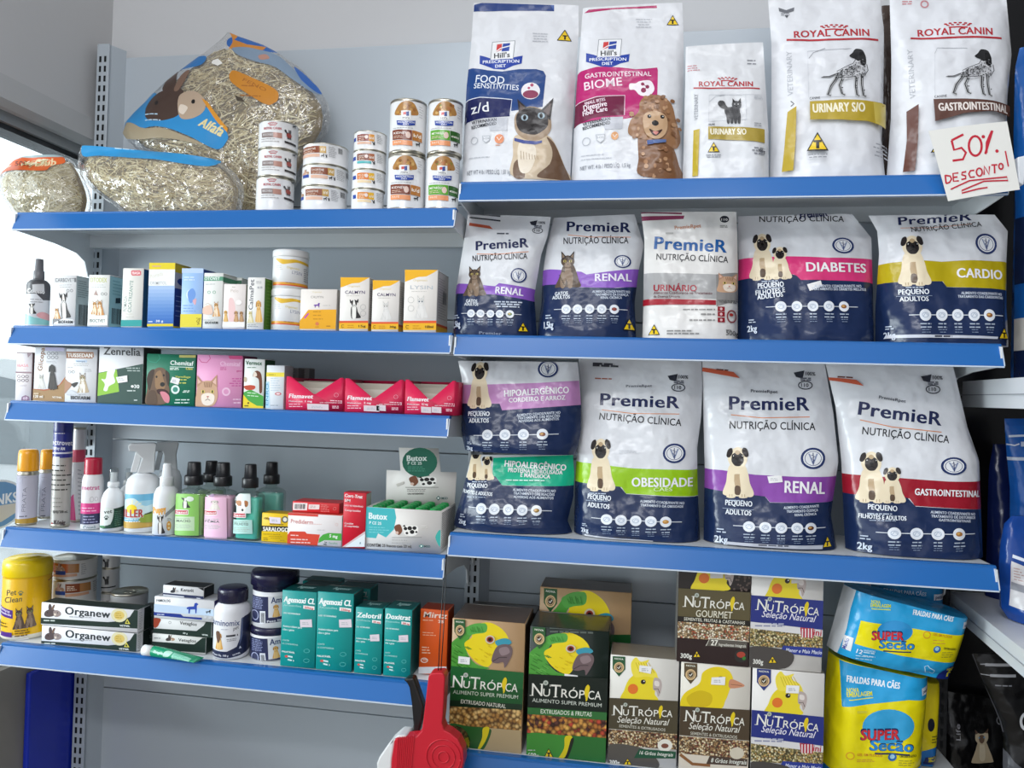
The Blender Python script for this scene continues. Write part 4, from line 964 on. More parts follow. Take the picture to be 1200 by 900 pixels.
def flat(mb, pts, y0, y1, m, org=Vector(), smooth=False, rnd=0.0):
    """solid plate between two depths, its outline measured in the current crop"""
    if smooth: pts = catmull(pts)
    w = [at(*PX(p), (y0+y1)/2)-org for p in pts]
    if not rnd: mb.prism([(p.x, p.z) for p in w], y0-org.y, y1-org.y, m, 'y'); return
    t = MB(); t.prism([(p.x, p.z) for p in w], y0-org.y, y1-org.y, m, 'y')
    bm = bmesh.new(); vv = [bm.verts.new(v) for v in t.v]
    for f in t.f:
        try: bm.faces.new([vv[i] for i in f])
        except ValueError: pass
    bmesh.ops.dissolve_limit(bm, angle_limit=0.02, verts=bm.verts[:], edges=bm.edges[:])
    ed = [e for e in bm.edges if len(e.link_faces) == 2 and e.calc_face_angle(0) > 0.5]
    bmesh.ops.bevel(bm, geom=ed, offset=rnd, segments=2, affect='EDGES', profile=0.5, clamp_overlap=True)
    mb.bm(bm, m, False)
def pump_cap(o, name, prof, m, dx=0.0, seg=28, label=None):
    """lathe part on top of a bottle; prof in metres from the bottle's own base"""
    mb = o.part(name, label); mb.lathe(prof, m, seg, (dx, 0, 0)); return mb
def trigger(o, head, lever, Yc, m, m2, half=0.011):
    mb = o.part('trigger_head'); flat(mb, head, Yc-half, Yc+half, m, o.loc, rnd=0.003)
    mb = o.part('trigger'); flat(mb, lever, Yc-half*0.6, Yc+half*0.6, m2, o.loc, rnd=0.0015)

# ------------------------------------------------------------------ second shelf of the window-side bay
G2 = 'remedies on the shelf under the hay bags'
A3 = (0, 280, 4); A4 = (280, 280, 4.2857)
crop(*A3)
o = turned('spray_bottle', 'grey spray bottle with dark top band, first at the window end under the hay shelf', 'bottle', G2, [(128, 95), (117, 402)], [(238, 95), (232, 402)], 'L2',
    [(0.93, 0), (1, .012), (1, .60), (.93, .645), (.70, .685), (.44, .70), (0.0, .70)], ['#8fc4c4', '#dfe0e4', '#4a4a4e', '#4a4a4e', '#6a6a6e', '#6a6a6e'], 0.035, kind='plastic')
crop(*A3); A = o.art
A.P([(116, 206), (240, 206), (240, 285), (200, 290), (170, 262), (116, 264)], '#4c4b50'); A.P([(116, 352), (160, 372), (240, 385), (240, 404), (116, 404)], '#8ecac8'); A.P([(170, 358), (200, 345), (240, 360), (240, 382), (190, 374)], '#e3a6a8', True)
A.T('Colosso', 128, 258, 206, 260, 20, '#eeeeee', .03); A.P([(150, 220), (204, 214), (206, 248), (152, 254)], '#cfcfd2'); A.lines(140, 288, 215, 300, 2, 4, '#a5a5aa'); A.within(128, 306, 170, 356, border)
r, h = o.r, o.h; pump_cap(o, 'spray_cap', [(r*.46, h*.70), (r*.48, h*.705), (r*.46, h*.82), (r*.38, h*.83), (r*.33, h*.995), (r*.30, h), (0, h)], mat('#6f6f73', 'plastic')); o.done()
def box2(name, label, q, Y, depth, front, side=None, top=None, shelf='L2', g=G2, cat='box', zbase=None, cr=A3, yaw=0.0):
    crop(*cr); o = carton(name, label, cat, g, q, shelf, Y, depth, front, side, top, zbase, yaw); crop(*cr); return o
o = box2('remedy_carton', 'white carton with grey heading and black-and-white dog, beside the grey spray bottle', [(262, 168), (378, 172), (350, 402), (245, 400)], .03, .05, '#dfdfe0', '#b9b9bc'); A = o.art
A.Q(262, 182, 378, 204, 2, '#cfcfd0'); A.T('CARBOVET', 268, 200, 364, 202, 17, '#58585c', .015); A.Q(364, 184, 378, 204, 0, '#6a6a6e'); A.lines(286, 216, 350, 226, 2, 3, '#b5b5b8', 0, 2, 'c'); A.ring(330, 243, 6, 2, '#6a6a6e'); A.ring(348, 243, 6, 2, '#6a6a6e')
A.P([(246, 400), (248, 374), (290, 370), (350, 384), (350, 402)], '#8a8a8c'); A.P([(252, 402), (256, 392), (300, 372), (348, 380), (352, 402)], '#ececec'); A.within(276, 250, 336, 372, border); A.within(252, 320, 288, 374, kitten); A.T('BIOFARM', 276, 396, 344, 397, 14, '#3b3b3f', .03)
s_ = o.side(); s_.within(.2, .55, .75, .95, barcode); s_.lines(.1, .1, .8, .4, 8, .015, '#7d7d80'); o.done()
o = box2('remedy_carton', 'small grey carton half hidden behind the white dog carton', [(380, 318), (410, 320), (406, 402), (378, 402)], .088, .03, '#b9babc'); A = o.art; A.lines(384, 330, 406, 396, 8, 3, '#6f7174'); o.done()
o = box2('remedy_carton', 'white carton with two orange kittens and pale turquoise sides', [(418, 168), (518, 168), (506, 406), (408, 406)], .03, .05, '#e9eae6', '#a9d6d8', '#dfe6e2'); A = o.art
A.T('OTODEX', 424, 202, 504, 203, 20, '#c9c98a', .02); A.lines(426, 216, 500, 226, 2, 3, '#c2c2c2', 0, 4, 'c'); A.ring(482, 258, 6, 2, '#777'); A.ring(498, 258, 6, 2, '#777'); A.P([(440, 262), (452, 240), (462, 266)], '#b59a92'); A.within(424, 288, 466, 354, kitten); A.within(448, 284, 492, 358, kitten, '#c98a48'); A.P([(412, 406), (414, 378), (440, 360), (506, 358), (506, 406)], '#eef0ea'); A.T('BIOCTVET', 424, 390, 496, 391, 14, '#68706a', .02)
s_ = o.side(); s_.within(.2, .62, .8, .92, barcode); s_.P([(.4, .42), (.7, .4), (.7, .5), (.4, .52)], '#1c3c46'); s_.lines(.2, .1, .8, .35, 5, .015, '#7cb4b6'); o.done()
mbk = box2('remedy_carton', 'thin pale blue carton slipped behind the orange kitten carton', [(548, 348), (568, 348), (562, 404), (546, 404)], .07, .03, '#8fb4cc'); mbk.done()
o = box2('remedy_carton', 'cream ointment carton with red badge, teal foot and blue side', [(582, 137), (684, 137), (664, 408), (566, 408)], .03, .05, '#e2dfd8', '#2f6284', '#c9ccc8'); A = o.art
A.Q(560, 380, 690, 410, 0, '#1f9c98'); A.P([(622, 150), (630, 147), (664, 147), (671, 152), (671, 168), (664, 172), (628, 172), (622, 167)], '#d66a70'); A.T('IBASA', 628, 166, 666, 166, 12, '#f3e2e0', .02); A.T('POMADA', 594, 340, 600, 268, 15, '#a9b6b0', .01); A.T('CICATRIZANTE', 616, 345, 632, 196, 16, '#8fa49c', .015); A.lines(590, 352, 640, 366, 2, 3, '#cfc9bd'); o.done()
o = box2('remedy_carton', 'tall yellow topped carton fading from white to blue', [(706, 112), (828, 112), (812, 408), (690, 408)], .032, .055, '#5f93d2', '#24408c', '#c9b01c'); A = o.art
n_ = 10
for i in range(n_):                                  # printed fade of the carton, light above and deep blue below
    t = i/(n_-1); c = '#%02x%02x%02x' % tuple(int(lerp(a, b, t)) for a, b in zip((168, 192, 228), (52, 108, 186))); A.R(680, 220+i*17, 840, 237+i*17+1, c)
A.R(680, 390, 840, 398, '#2b62b0')
A.R(690, 112, 840, 143, '#e3cc1c'); A.R(690, 143, 840, 220, '#ececea'); A.R(680, 398, 840, 410, '#e0c81c'); A.T('Pomada', 710, 186, 770, 170, 18, '#dcd6c4', .0, .2); A.T('ORIMETOL', 708, 214, 786, 214, 14, '#b7bcc0', .01); A.T('30 g', 732, 390, 766, 390, 10, '#e6eef8', .02); A.lines(696, 388, 726, 388, 1, 4, '#e6eef8'); A.R(720, 126, 760, 130, '#d9a09a')
s_ = o.side(); s_.R(0, 0, 1, .14, '#cdb51a'); s_.R(0, .14, 1, .38, '#b9bcc4'); s_.C(.55, .27, .4, '#24408c', .06); s_.R(0, .96, 1, 1, '#cdb51a'); s_.lines(.1, .5, .6, .8, 5, .012, '#8ea4d4'); o.done()
o = box2('remedy_carton', 'light blue carton with yellow foot and navy side', [(860, 138), (936, 138), (944, 412), (844, 412)], .032, .05, '#9fc0ec', '#1f3f92', '#a9c0e4'); A = o.art
A.R(830, 352, 960, 414, '#e4d33c'); A.R(850, 138, 950, 160, '#b9cdf0'); A.C(892, 262, 18, '#dfeaf8', 26); A.P([(880, 250), (900, 232), (912, 262), (896, 300), (884, 290)], '#6d97d8', True); A.P([(900, 290), (915, 280), (912, 310)], '#d9a8b4', True); A.lines(866, 180, 920, 192, 2, 4, '#dfeafa'); A.lines(860, 312, 920, 338, 3, 4, '#7fa4dc'); A.S([(918, 372), (932, 372), (920, 386), (934, 400)], 4, '#a89420'); A.S([(936, 370), (926, 404)], 4, '#a89420'); o.done()
o = box2('remedy_carton', 'white carton with green heading and orange cat in front of its twin', [(960, 158), (1046, 160), (1038, 414), (948, 414)], .03, .055, '#e6e6e2', '#cfd2ce'); A = o.art
A.Q(956, 176, 1048, 196, 1, '#5e9a7c'); A.T('OTOVET', 962, 192, 1030, 193, 14, '#eef4ee', .02); A.lines(966, 212, 1028, 216, 1, 3, '#b5b5b5'); A.ring(981, 250, 6, 2.4, '#6fa88a'); A.ring(1005, 250, 6, 2.4, '#6fa88a'); A.within(994, 292, 1034, 364, kitten); A.P([(952, 350), (956, 320), (990, 312), (996, 352)], '#ecc9b4', True); A.S([(958, 312), (975, 300), (992, 312)], 2, '#c9a890'); A.lines(956, 380, 1024, 380, 1, 3, '#b5b5b5'); A.T('BIOFARM', 962, 398, 1022, 398, 11, '#5c605c', .03)
s_ = o.side(); s_.Q(0, .07, 1, .16, 0, '#4f8a6c'); s_.lines(.15, .25, .8, .85, 10, .012, '#9a9c9a'); o.done()
o = box2('remedy_carton', 'white and green carton peeping out behind the pink pug carton', [(1088, 180), (1130, 182), (1126, 412), (1080, 412)], .085, .045, '#e2e4de', '#c3c8c2'); A = o.art; A.Q(1080, 194, 1132, 214, 1, '#4f7a62'); o.done()
o = box2('remedy_carton', 'blush white carton with tan puppies along the foot', [(1050, 212), (1152, 210), (1146, 414), (1042, 414)], .03, .045, '#ebe2de', '#cfc6c2'); A = o.art
A.P([(1072, 290), (1092, 280), (1104, 330), (1096, 390), (1074, 390)], '#ecc8c6', True); A.T('Pelo', 1082, 250, 1118, 250, 14, '#cfc2ba'); A.lines(1088, 226, 1112, 226, 1, 3, '#bdb4ae'); A.R(1040, 388, 1156, 414, '#f0ece8'); A.within(1044, 334, 1072, 388, golden); A.within(1092, 336, 1122, 388, dog_sit, '#b98a58', '#cda478', '#8a6238'); A.within(1118, 338, 1146, 388, dog_sit, '#a87c50', '#c29a70', '#7d5832'); A.C(1120, 298, 14, '#f3eeea', 12); o.done()
crop(*A4)
o = box2('remedy_carton', 'narrow white carton with vertical grey heading, golden dog and green side', [(50, 192), (130, 194), (122, 446), (36, 446)], .03, .05, '#e8e6e2', '#4f7d22', '#c9ccc0', cr=A4); A = o.art
A.T('CalmaPet', 70, 356, 80, 204, 20, '#6c6c72', .02); A.within(76, 306, 122, 418, golden); A.within(42, 358, 76, 420, cat_sit, '#d9cc98', '#ece4c4', '#b8a868'); A.lines(90, 214, 124, 222, 2, 3, '#bbb'); A.C(100, 244, 5, '#b5b5b8'); A.C(114, 244, 5, '#b5b5b8'); A.R(40, 420, 124, 424, '#cfcabb'); A.lines(44, 432, 108, 440, 2, 3, '#9a9a9a')
s_ = o.side(); s_.lines(.2, .05, .8, .9, 14, .01, '#7fa64c'); o.done()
# two tubs
tub = [(.93, 0), (.985, .012), (.985, .80), (.96, .815), (1.0, .825), (1.0, .985), (.96, 1.0), (0, 1.0)]
zb = None
for i, (l, r, lab) in enumerate((([(166, 258), (158, 448)], [(344, 258), (338, 448)], 'white tub with yellow wave band, lower one of two stacked tubs'), ([(174, 66), (166, 250)], [(350, 66), (348, 250)], 'white tub with yellow wave band, stacked on its twin'))):
    crop(*A4); o = turned('supplement_tub', lab, 'tub', G2, l, r, 'L2', tub, ['#e6e6e6']*3+['#cfcfd0']+['#ececec']*3, .035, zb, kind='plastic'); zb = o.top; crop(*A4); A = o.art; y = l[0][1]; x = l[0][0]
    A.Q(x-4, y+160, x+190, y+172, 8, '#e0a028'); A.Q(x-4, y+170, x+190, y+176, 8, '#d8572a')
    A.P([(x+14, y+46), (x+60, y+52), (x+110, y+50), (x+174, y+62), (x+174, y+74), (x+120, y+64), (x+70, y+72), (x+40, y+72)], '#e3b62c', True)
    A.T('Organnact', x+66, y+94, x+128, y+100, 10, '#d9c878', .01); A.T('LYSIN', x+92, y+120, x+140, y+126, 16, '#8f92a8', .0); A.lines(x+16, y+82, x+50, y+100, 3, 3, '#c5c5c8'); A.lines(x+150, y+90, x+176, y+150, 7, 3, '#77777c', 4); A.lines(x+60, y+164, x+130, y+168, 1, 3, '#a86a1c', 3)
    mb = o.part('lid'); rr, hh = o.r, o.h; mb.lathe([(rr*1.003, hh*.83), (rr*1.012, hh*.84), (rr*1.012, hh*.975), (rr*.97, hh*1.001), (0, hh*1.001)], mat('#eeeeee', 'plastic'), 48); o.done()
o = box2('remedy_carton', 'short white and orange carton with purple mark beside the two tubs', [(312, 252), (498, 252), (486, 452), (304, 450)], .03, .05, '#e5ddd6', '#c9c4bf', cr=A4); A = o.art
A.P([(304, 452), (304, 412), (350, 356), (498, 354), (488, 453)], '#eaa81e'); A.P([(326, 398), (346, 374), (356, 374), (334, 400)], '#c04ab0'); A.T('CALMYN', 364, 298, 428, 298, 12, '#a09a98'); A.T('Organnact', 372, 270, 420, 270, 7, '#e0d2a8'); A.within(376, 320, 412, 346, dog_black_icon, '#6c3a9c'); A.lines(424, 334, 480, 336, 1, 5, '#d2cbc6'); A.lines(374, 366, 430, 402, 3, 5, '#c98a18'); A.C(394, 426, 9, '#d87a4c'); A.lines(384, 442, 410, 442, 1, 4, '#c98a18'); A.lines(440, 438, 470, 438, 1, 5, '#b87c14'); o.done()
def calm(label, q, txt, ml, animal, Yd, sticker=None, rings=()):
    o = box2('remedy_carton', label, q, .03, Yd, '#e7e1db', '#c9c4bf', '#d8a82c', cr=A4); A = o.art; (x0, y0), (x1, _), (x2, y2), (x3, _) = q; w = x1-x0; h = y2-y0
    A.P([(x0, y0), (x1, y0), (x1-w*.14, y0+h*.05), (x1-w*.35, y0+h*.11), (x0+w*.4, y0+h*.12), (x0, y0+h*.2)], '#f0b322'); A.R(x3, y2-h*.115, x1, y2, '#f0b420'); A.R(x3, y2-h*.155, x1, y2-h*.115, '#e0582c')
    A.T('Organnact', x0+w*.25, y0+h*.19, x0+w*.68, y0+h*.19, h*.035, '#e6cf94'); A.T(txt, x0+w*.16, y0+h*.32, x0+w*.84, y0+h*.325, h*.06, '#4a3c66' if txt != 'LYSIN' else '#b8bcc2', .01); A.lines(x0+w*.2, y0+h*.36, x0+w*.85, y0+h*.37, 1, 3, '#c9c3bd')
    A.within(x0+w*.25, y0+h*.42, x0+w*.70, y0+h*.80, *animal)
    for fx, fy in rings: A.ring(x0+w*fx, y0+h*fy, w*.09, 1.5, '#a8a4a0')
    A.S([(x3+w*.18, y2-h*.075), (x3+w*.11, y2-h*.08), (x3+w*.09, y2-h*.05), (x3+w*.12, y2-h*.025), (x3+w*.17, y2-h*.03)], 2.5, '#7a5a14'); A.T(ml, x2-w*.32, y2-h*.035, x2-w*.08, y2-h*.035, h*.04, '#5c4410', .02); A.lines(x3+w*.3, y2-h*.07, x2-w*.4, y2-h*.03, 2, 3, '#c98a18')
    s_ = o.side(); s_.R(0, .88, 1, 1, '#d8a424'); s_.R(0, .845, 1, .885, '#c24a24'); s_.lines(.12, .12, .85, .75, 16, .01, '#8e8a86'); s_.within(.5, .3, .8, .5, barcode)
    if sticker: o.sticker(*sticker)
    o.done()
calm('white and yellow carton of 15 g with a grey spotted puppy', [(510, 192), (656, 194), (648, 452), (502, 450)], 'CALMYN', '15g', (border,), .045, None, ((.78, .58), (.78, .7)))
calm('white and yellow carton with a paper tag over its top and a faint grey cat', [(676, 208), (808, 208), (800, 455), (664, 454)], 'CALMYN', '30g', (cat_sit, '#dad6d2', '#e4e0dc', '#c4c0bc', '#a9a39c'), .045, [(716, 206), (760, 206), (762, 246), (706, 246)], ())
calm('biggest white and yellow carton, 100 ml, with a faint white cat', [(836, 155), (1002, 155), (990, 458), (824, 456)], 'LYSIN', '100ml', (cat_sit, '#dcd8d4', '#e6e2de', '#c9c5c0', '#7c8a94'), .085, None, ((.18, .50), (.18, .64)))

# ------------------------------------------------------------------ third shelf: cartons and notched displays
G3 = 'remedies on the shelf with the notched red displays'
def box3(label, q, Y, depth, front, side=None, top=None, cr=A3): return box2('remedy_carton', label, q, Y, depth, front, side, top, 'L3', G3, 'box', None, cr)
D2 = (10, 405, 10)
o = box3('slim white carton with pink lettering and six round symbols at the window end', [(104, 76), (272, 76), (258, 645), (72, 640)], .03, .03, '#e6dfe2', '#7d6a70', None, D2); A = o.art
A.P([(104, 76), (272, 76), (270, 82), (104, 90)], '#9c878d'); A.P([(216, 86), (272, 82), (226, 140)], '#8f777e'); A.T('IBASA', 110, 250, 232, 250, 34, '#e39aa0', .02); A.lines(110, 185, 220, 200, 1, 8, '#dfe3c8'); A.Q(88, 304, 266, 324, 2, '#8e737b'); A.lines(170, 275, 240, 282, 1, 7, '#d8b4b8')
for x in (126, 172, 216):
    for y in (362, 408): A.ring(x, y, 16, 6, '#6b5a60')
A.lines(110, 462, 220, 475, 2, 5, '#c9c0c4', 0, 2); A.P([(150, 645), (158, 600), (200, 580), (240, 600), (246, 645)], '#7d5a78'); A.T('60', 172, 632, 222, 632, 30, '#d8c2d0', .02); o.done()
o = box3('white and brown syrup carton with black dog and white cat', [(318, 20), (684, 20), (656, 650), (284, 636)], .03, .055, '#e0e1e4', '#8a6c50', None, D2); A = o.art
A.P([(284, 640), (290, 510), (420, 530), (540, 505), (630, 440), (690, 360), (690, 660)], '#a07c4e'); A.P([(290, 512), (420, 532), (540, 506), (630, 440), (664, 380), (668, 360), (640, 400), (600, 455), (520, 500), (420, 514), (290, 505)], '#a8582e')
A.T('Glicopan', 398, 300, 440, -10, 52, '#8a5c34', .03); A.R(440, 0, 660, 62, '#b9b2d4'); 
for x in (480, 525, 570):
    for y in (92, 138): A.ring(x, y, 17, 6, '#8a8a90')
A.lines(450, 185, 600, 200, 2, 6, '#b5b5ba'); A.within(340, 330, 440, 505, cat_sit, '#cfcdc8', '#dedcd6', '#8e8c88', '#8a9a6a'); A.within(450, 214, 590, 510, dog_sit); A.T('120 ml', 302, 608, 408, 612, 30, '#eee6da', .03); A.lines(302, 562, 400, 562, 1, 12, '#d9c4a4'); A.T('VETNIL', 520, 614, 632, 618, 20, '#efe6d8', .04); o.done()
o = box3('white carton with brown heading and a tabby kitten scratching', [(690, 34), (1050, 40), (1018, 668), (652, 652)], .03, .055, '#e4e4e6', '#9c9698', '#6c564c', D2); A = o.art
A.P([(688, 70), (1005, 74), (1010, 130), (990, 152), (690, 150)], '#9a6a4c'); A.T('TUSSEDAN', 704, 134, 990, 138, 44, '#efe9e2', .04); A.P([(800, 170), (930, 172), (930, 196), (800, 194)], '#b9cbe0'); A.T('xarope', 808, 192, 906, 194, 18, '#5a6a80', .01); A.lines(755, 214, 960, 236, 2, 6, '#a8a8ac', 0, 5, 'c'); A.lines(700, 254, 800, 254, 1, 6, '#8a8a8e'); A.ring(724, 308, 15, 5, '#77777a'); A.ring(766, 308, 15, 5, '#77777a'); A.lines(900, 280, 1010, 300, 2, 7, '#a0a0a4')
A.P([(660, 555), (668, 400), (700, 420), (750, 455), (700, 520)], '#b08468', True); A.P([(740, 452), (800, 428), (820, 440), (780, 488), (756, 476)], '#2c2a2a', True); A.within(800, 312, 950, 552, kitten, '#b5a184', '#e8e2d6', '#4e4238'); A.P([(690, 580), (730, 520), (810, 560), (830, 585)], '#cfd2d8', True); A.lines(690, 572, 1000, 572, 1, 6, '#a8a8ac'); A.T('BIOFARM', 735, 628, 958, 634, 38, '#39393c', .05); o.done()
crop(*A3)
o = box3('dark green and white carton with a lime square and white dog silhouette', [(476, 500), (690, 510), (664, 772), (456, 764)], .03, .06, '#e3e3e5', '#4a4e4c', '#3a3a3c'); A = o.art
A.P([(466, 626), (690, 588), (690, 780), (440, 780)], '#2c4a42'); A.P([(468, 628), (556, 612), (562, 716), (458, 736)], '#8ec03a'); A.T('Zenrelia', 496, 540, 672, 550, 34, '#2a2c30', .02)
A.P([(510, 620), (525, 604), (548, 612), (540, 640), (545, 672), (515, 690), (505, 712), (488, 708), (496, 680), (480, 656), (500, 656)], '#e9eee6', True); A.lines(600, 606, 666, 618, 2, 5, '#a9b6b0', 2, 2, 'r'); A.T('30', 634, 700, 658, 701, 16, '#e6ebe8', .03); A.C(626, 692, 7, '#e6ebe8', 6); A.lines(600, 712, 656, 712, 1, 5, '#c8d2ce'); A.lines(630, 756, 652, 757, 1, 5, '#c8d2ce'); o.sticker((552, 648), (606, 640), (606, 670), (560, 676)); o.done()
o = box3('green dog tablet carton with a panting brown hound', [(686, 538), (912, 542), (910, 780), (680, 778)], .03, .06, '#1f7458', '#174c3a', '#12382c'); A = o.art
A.S([(686, 555), (700, 575), (730, 580), (748, 560), (740, 542)], 3, '#2f9478'); A.R(836, 544, 912, 556, '#b8b05c'); A.T('Chemitaf', 796, 590, 902, 594, 20, '#e6efe9', .02); A.S([(794, 599), (904, 602)], 3, '#cfe0d6'); A.lines(794, 606, 850, 612, 2, 4, '#d5e4da'); A.T('Cães', 868, 612, 898, 613, 10, '#d9cf5c', .02); A.T('Vermífugo', 820, 650, 890, 651, 9, '#c5c85a', .02); A.lines(830, 660, 890, 675, 2, 5, '#c5c85a'); A.lines(850, 712, 888, 718, 2, 4, '#cfe0d6', 0, 3, 'r'); A.lines(812, 754, 888, 768, 2, 5, '#cfe0d6', 0, 5, 'r')
A.within(672, 600, 800, 778, hound); A.C(822, 706, 20, '#d9e8e2', 21); A.C(822, 706, 12, '#3a8a78', 12); o.sticker((808, 646), (844, 656), (836, 684), (798, 672)); o.done()
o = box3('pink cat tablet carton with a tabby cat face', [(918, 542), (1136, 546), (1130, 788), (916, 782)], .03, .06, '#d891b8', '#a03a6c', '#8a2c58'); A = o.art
A.S([(925, 560), (940, 578), (965, 580), (982, 560), (976, 546)], 3, '#c0467c'); A.P([(1068, 550), (1074, 547), (1132, 548), (1136, 556), (1132, 564), (1074, 562)], '#c23a74'); A.T('Chemitaf', 1030, 594, 1126, 597, 20, '#e6b4d0', .02); A.T('gatos', 1108, 622, 1132, 622, 9, '#b8407c', .02); A.lines(1030, 604, 1070, 612, 2, 4, '#c0588c'); A.lines(1070, 655, 1130, 688, 4, 5, '#b8508c', 0, 4, 'r'); A.C(1060, 716, 20, '#e0b4cc', 20); A.C(1060, 716, 12, '#cf8ab0', 12); A.lines(1080, 752, 1128, 768, 2, 4, '#e6c2d6', 0, 4, 'r'); A.within(914, 636, 1030, 784, cat_face); o.done()
crop(*A4)
o = box3('green and yellow dewormer carton with a beagle', [(34, 602), (132, 604), (122, 848), (20, 846)], .03, .045, '#e3e6e2', '#2c5a34', None, A4); A = o.art
A.P([(20, 848), (26, 770), (60, 756), (124, 790), (126, 850)], '#4aa344'); A.P([(18, 848), (24, 782), (48, 812), (90, 838), (124, 840), (122, 850)], '#ead02a'); A.T('Vermex', 40, 632, 118, 634, 20, '#1f5a3a', .03); A.lines(46, 646, 112, 650, 1, 4, '#77907e'); A.P([(72, 690), (80, 668), (98, 662), (114, 680), (118, 730), (116, 770), (104, 770), (102, 710), (86, 694)], '#6a3a24', True); A.P([(80, 668), (90, 672), (92, 688), (74, 692)], '#e8d8c8', True); A.P([(28, 740), (60, 734), (84, 740), (76, 756), (40, 758)], '#c04a32', True); A.C(36, 706, 8, '#c9b49a', 14); A.lines(44, 772, 110, 786, 2, 4, '#cfe8cc', 6); A.C(48, 824, 5, '#5a4a1a'); A.lines(28, 838, 58, 838, 1, 6, '#7d6a1c'); o.done()
o = box3('slim white carton with yellow band and light blue print beside the first notched display', [(146, 634), (230, 636), (222, 850), (132, 848)], .03, .04, '#e2e6ea', '#b9bcc0', None, A4); A = o.art
A.Q(142, 670, 232, 692, 1, '#ecd84a'); A.lines(154, 682, 200, 682, 1, 5, '#b8a228'); A.Q(134, 716, 156, 848, 0, '#b9dcec'); A.T('ENRO', 148, 836, 152, 726, 12, '#5fa4c8', .02); A.C(198, 778, 16, '#c25a62', 8); A.C(198, 778, 10, '#efe0e2', 4); A.lines(162, 700, 215, 760, 6, 3, '#b4c6d4'); A.lines(160, 836, 214, 836, 1, 4, '#a0a8b0'); o.done()
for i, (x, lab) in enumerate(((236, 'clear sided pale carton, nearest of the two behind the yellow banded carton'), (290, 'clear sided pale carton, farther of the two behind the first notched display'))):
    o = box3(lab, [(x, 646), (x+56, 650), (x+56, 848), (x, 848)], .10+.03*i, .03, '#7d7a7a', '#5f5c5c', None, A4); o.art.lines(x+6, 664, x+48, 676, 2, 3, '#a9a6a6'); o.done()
RED = '#d0234e'
def display(label, q, notch, mg, stk):
    """card display box with a deep V cut out of the front, pale blister cards standing inside"""
    crop(*A4); (xl, yt), (xr, _), (xr2, yb), (xl2, _) = q; Y = .03; D = .10; z0 = ZT('L3')
    a = at(*PX((xl2, yb)), Y); b = at(*PX((xr2, yb)), Y); h = at(*PX((xl, yt)), Y).z-z0; w = b.x-a.x
    o = Item(); o.name = 'display_box'; o.meta = (label, 'display box', 'notched red display boxes'); o.loc = Vector((a.x, Y, z0)); o.rot = 0; o.kids = []; o.kind = 'carton'; mb = MB(); o.mb = mb
    f = Face([PX((xl, yt)), proj(Vector((a.x, Y, z0)))], [PX((xr, yt)), proj(Vector((b.x, Y, z0)))], 1, 1); N = Vector((0, -1, 0)); f.eps0 = .0001
    f.grid = [[(Vector((0, 0, h)), N), (Vector((w, 0, h)), N)], [(Vector((0, 0, 0)), N), (Vector((w, 0, 0)), N)]]
    m = mat(RED, 'carton'); nz = h*notch
    out = [(0, 0), (w, 0), (w, h), (w*.94, h*1.0), (w*.52, nz), (w*.48, nz), (w*.07, h*1.0), (0, h)]
    mb.prism([(x, z) for x, z in out], 0, .0012, m, 'y'); mb.box(0, .0012, .0012, D, 0, h*.97, m); mb.box(w-.0012, w, .0012, D, 0, h*.97, m); mb.box(.0012, w-.0012, D-.0012, D, 0, h*.97, m); mb.box(.0012, w-.0012, .0012, D-.0012, 0, .0012, m)
    o.art = Art(f, mb, 'carton'); A = o.art; W_ = xr-xl; H_ = yb-yt
    A.T('Flamavet', xl+W_*.03, yb-H_*.36, xl+W_*.46, yb-H_*.345, H_*.12, '#f4e6ea', .05, .18); A.T('Meloxicam', xl+W_*.03, yb-H_*.235, xl+W_*.27, yb-H_*.23, H_*.05, '#f0d2da', .02); A.T(mg, xl+W_*.32, yb-H_*.235, xl+W_*.44, yb-H_*.23, H_*.055, '#f4e6ea', .03)
    A.lines(xl+W_*.03, yb-H_*.17, xl+W_*.32, yb-H_*.1, 2, 4, '#eec4d0'); A.lines(xl+W_*.76, yb-H_*.29, xl+W_*.97, yb-H_*.29, 1, 4, '#eec4d0', 3, 2, 'r'); A.T('uso veterinário oral', xl+W_*.58, yb-H_*.21, xl+W_*.97, yb-H_*.2, H_*.045, '#f0d2da', .01); A.lines(xl+W_*.8, yb-H_*.11, xl+W_*.96, yb-H_*.06, 2, 4, '#eec4d0'); A.ring(xl+W_*.87, yb-H_*.46, H_*.06, 2, '#e88aa2')
    for s_ in stk: x, y, ww = s_; o.sticker((xl+W_*x, yb-H_*y), (xl+W_*(x+ww), yb-H_*(y-.02)), (xl+W_*(x+ww), yb-H_*(y-.2)), (xl+W_*x, yb-H_*(y-.18)), c='#d9c9cd')
    o.done()
    rnd = random.Random(int(a.x*1000))
    for k in range(7):
        cb = MB(); zt = h*rnd.uniform(.74, .9); cb.box(0, w-.012, 0, .0016, 0, zt, mat('#b9b2a4', 'paper')); cb.box(.006, w-.018, -.0025, 0, .008, zt-.012, mat('#cfc9bc', 'plastic'))
        c = cb.build('blister_card', None, (a.x+.006, Y+.022+k*.0105, z0+.0014), 0); c.rotation_euler = (-0.05, 0, 0); tag(c, 'pale blister card standing inside '+mg_lab[mg], 'blister card', 'blister cards inside the notched displays')
mg_lab = {'1 mg': 'the notched red display nearest the yellow banded carton', '2 mg': 'the middle notched red display', '0,2 mg': 'the notched red display beside the lilac banded bag'}
display('notched red display box nearest the yellow banded carton, with one paper tag', [(244, 690), (526, 696), (522, 858), (234, 850)], .50, '1 mg', [(.36, .19, .38)])
display('notched red display box in the middle of three, with two paper tags', [(536, 700), (826, 704), (822, 866), (530, 860)], .44, '2 mg', [(.32, .19, .27), (.54, .21, .16)])
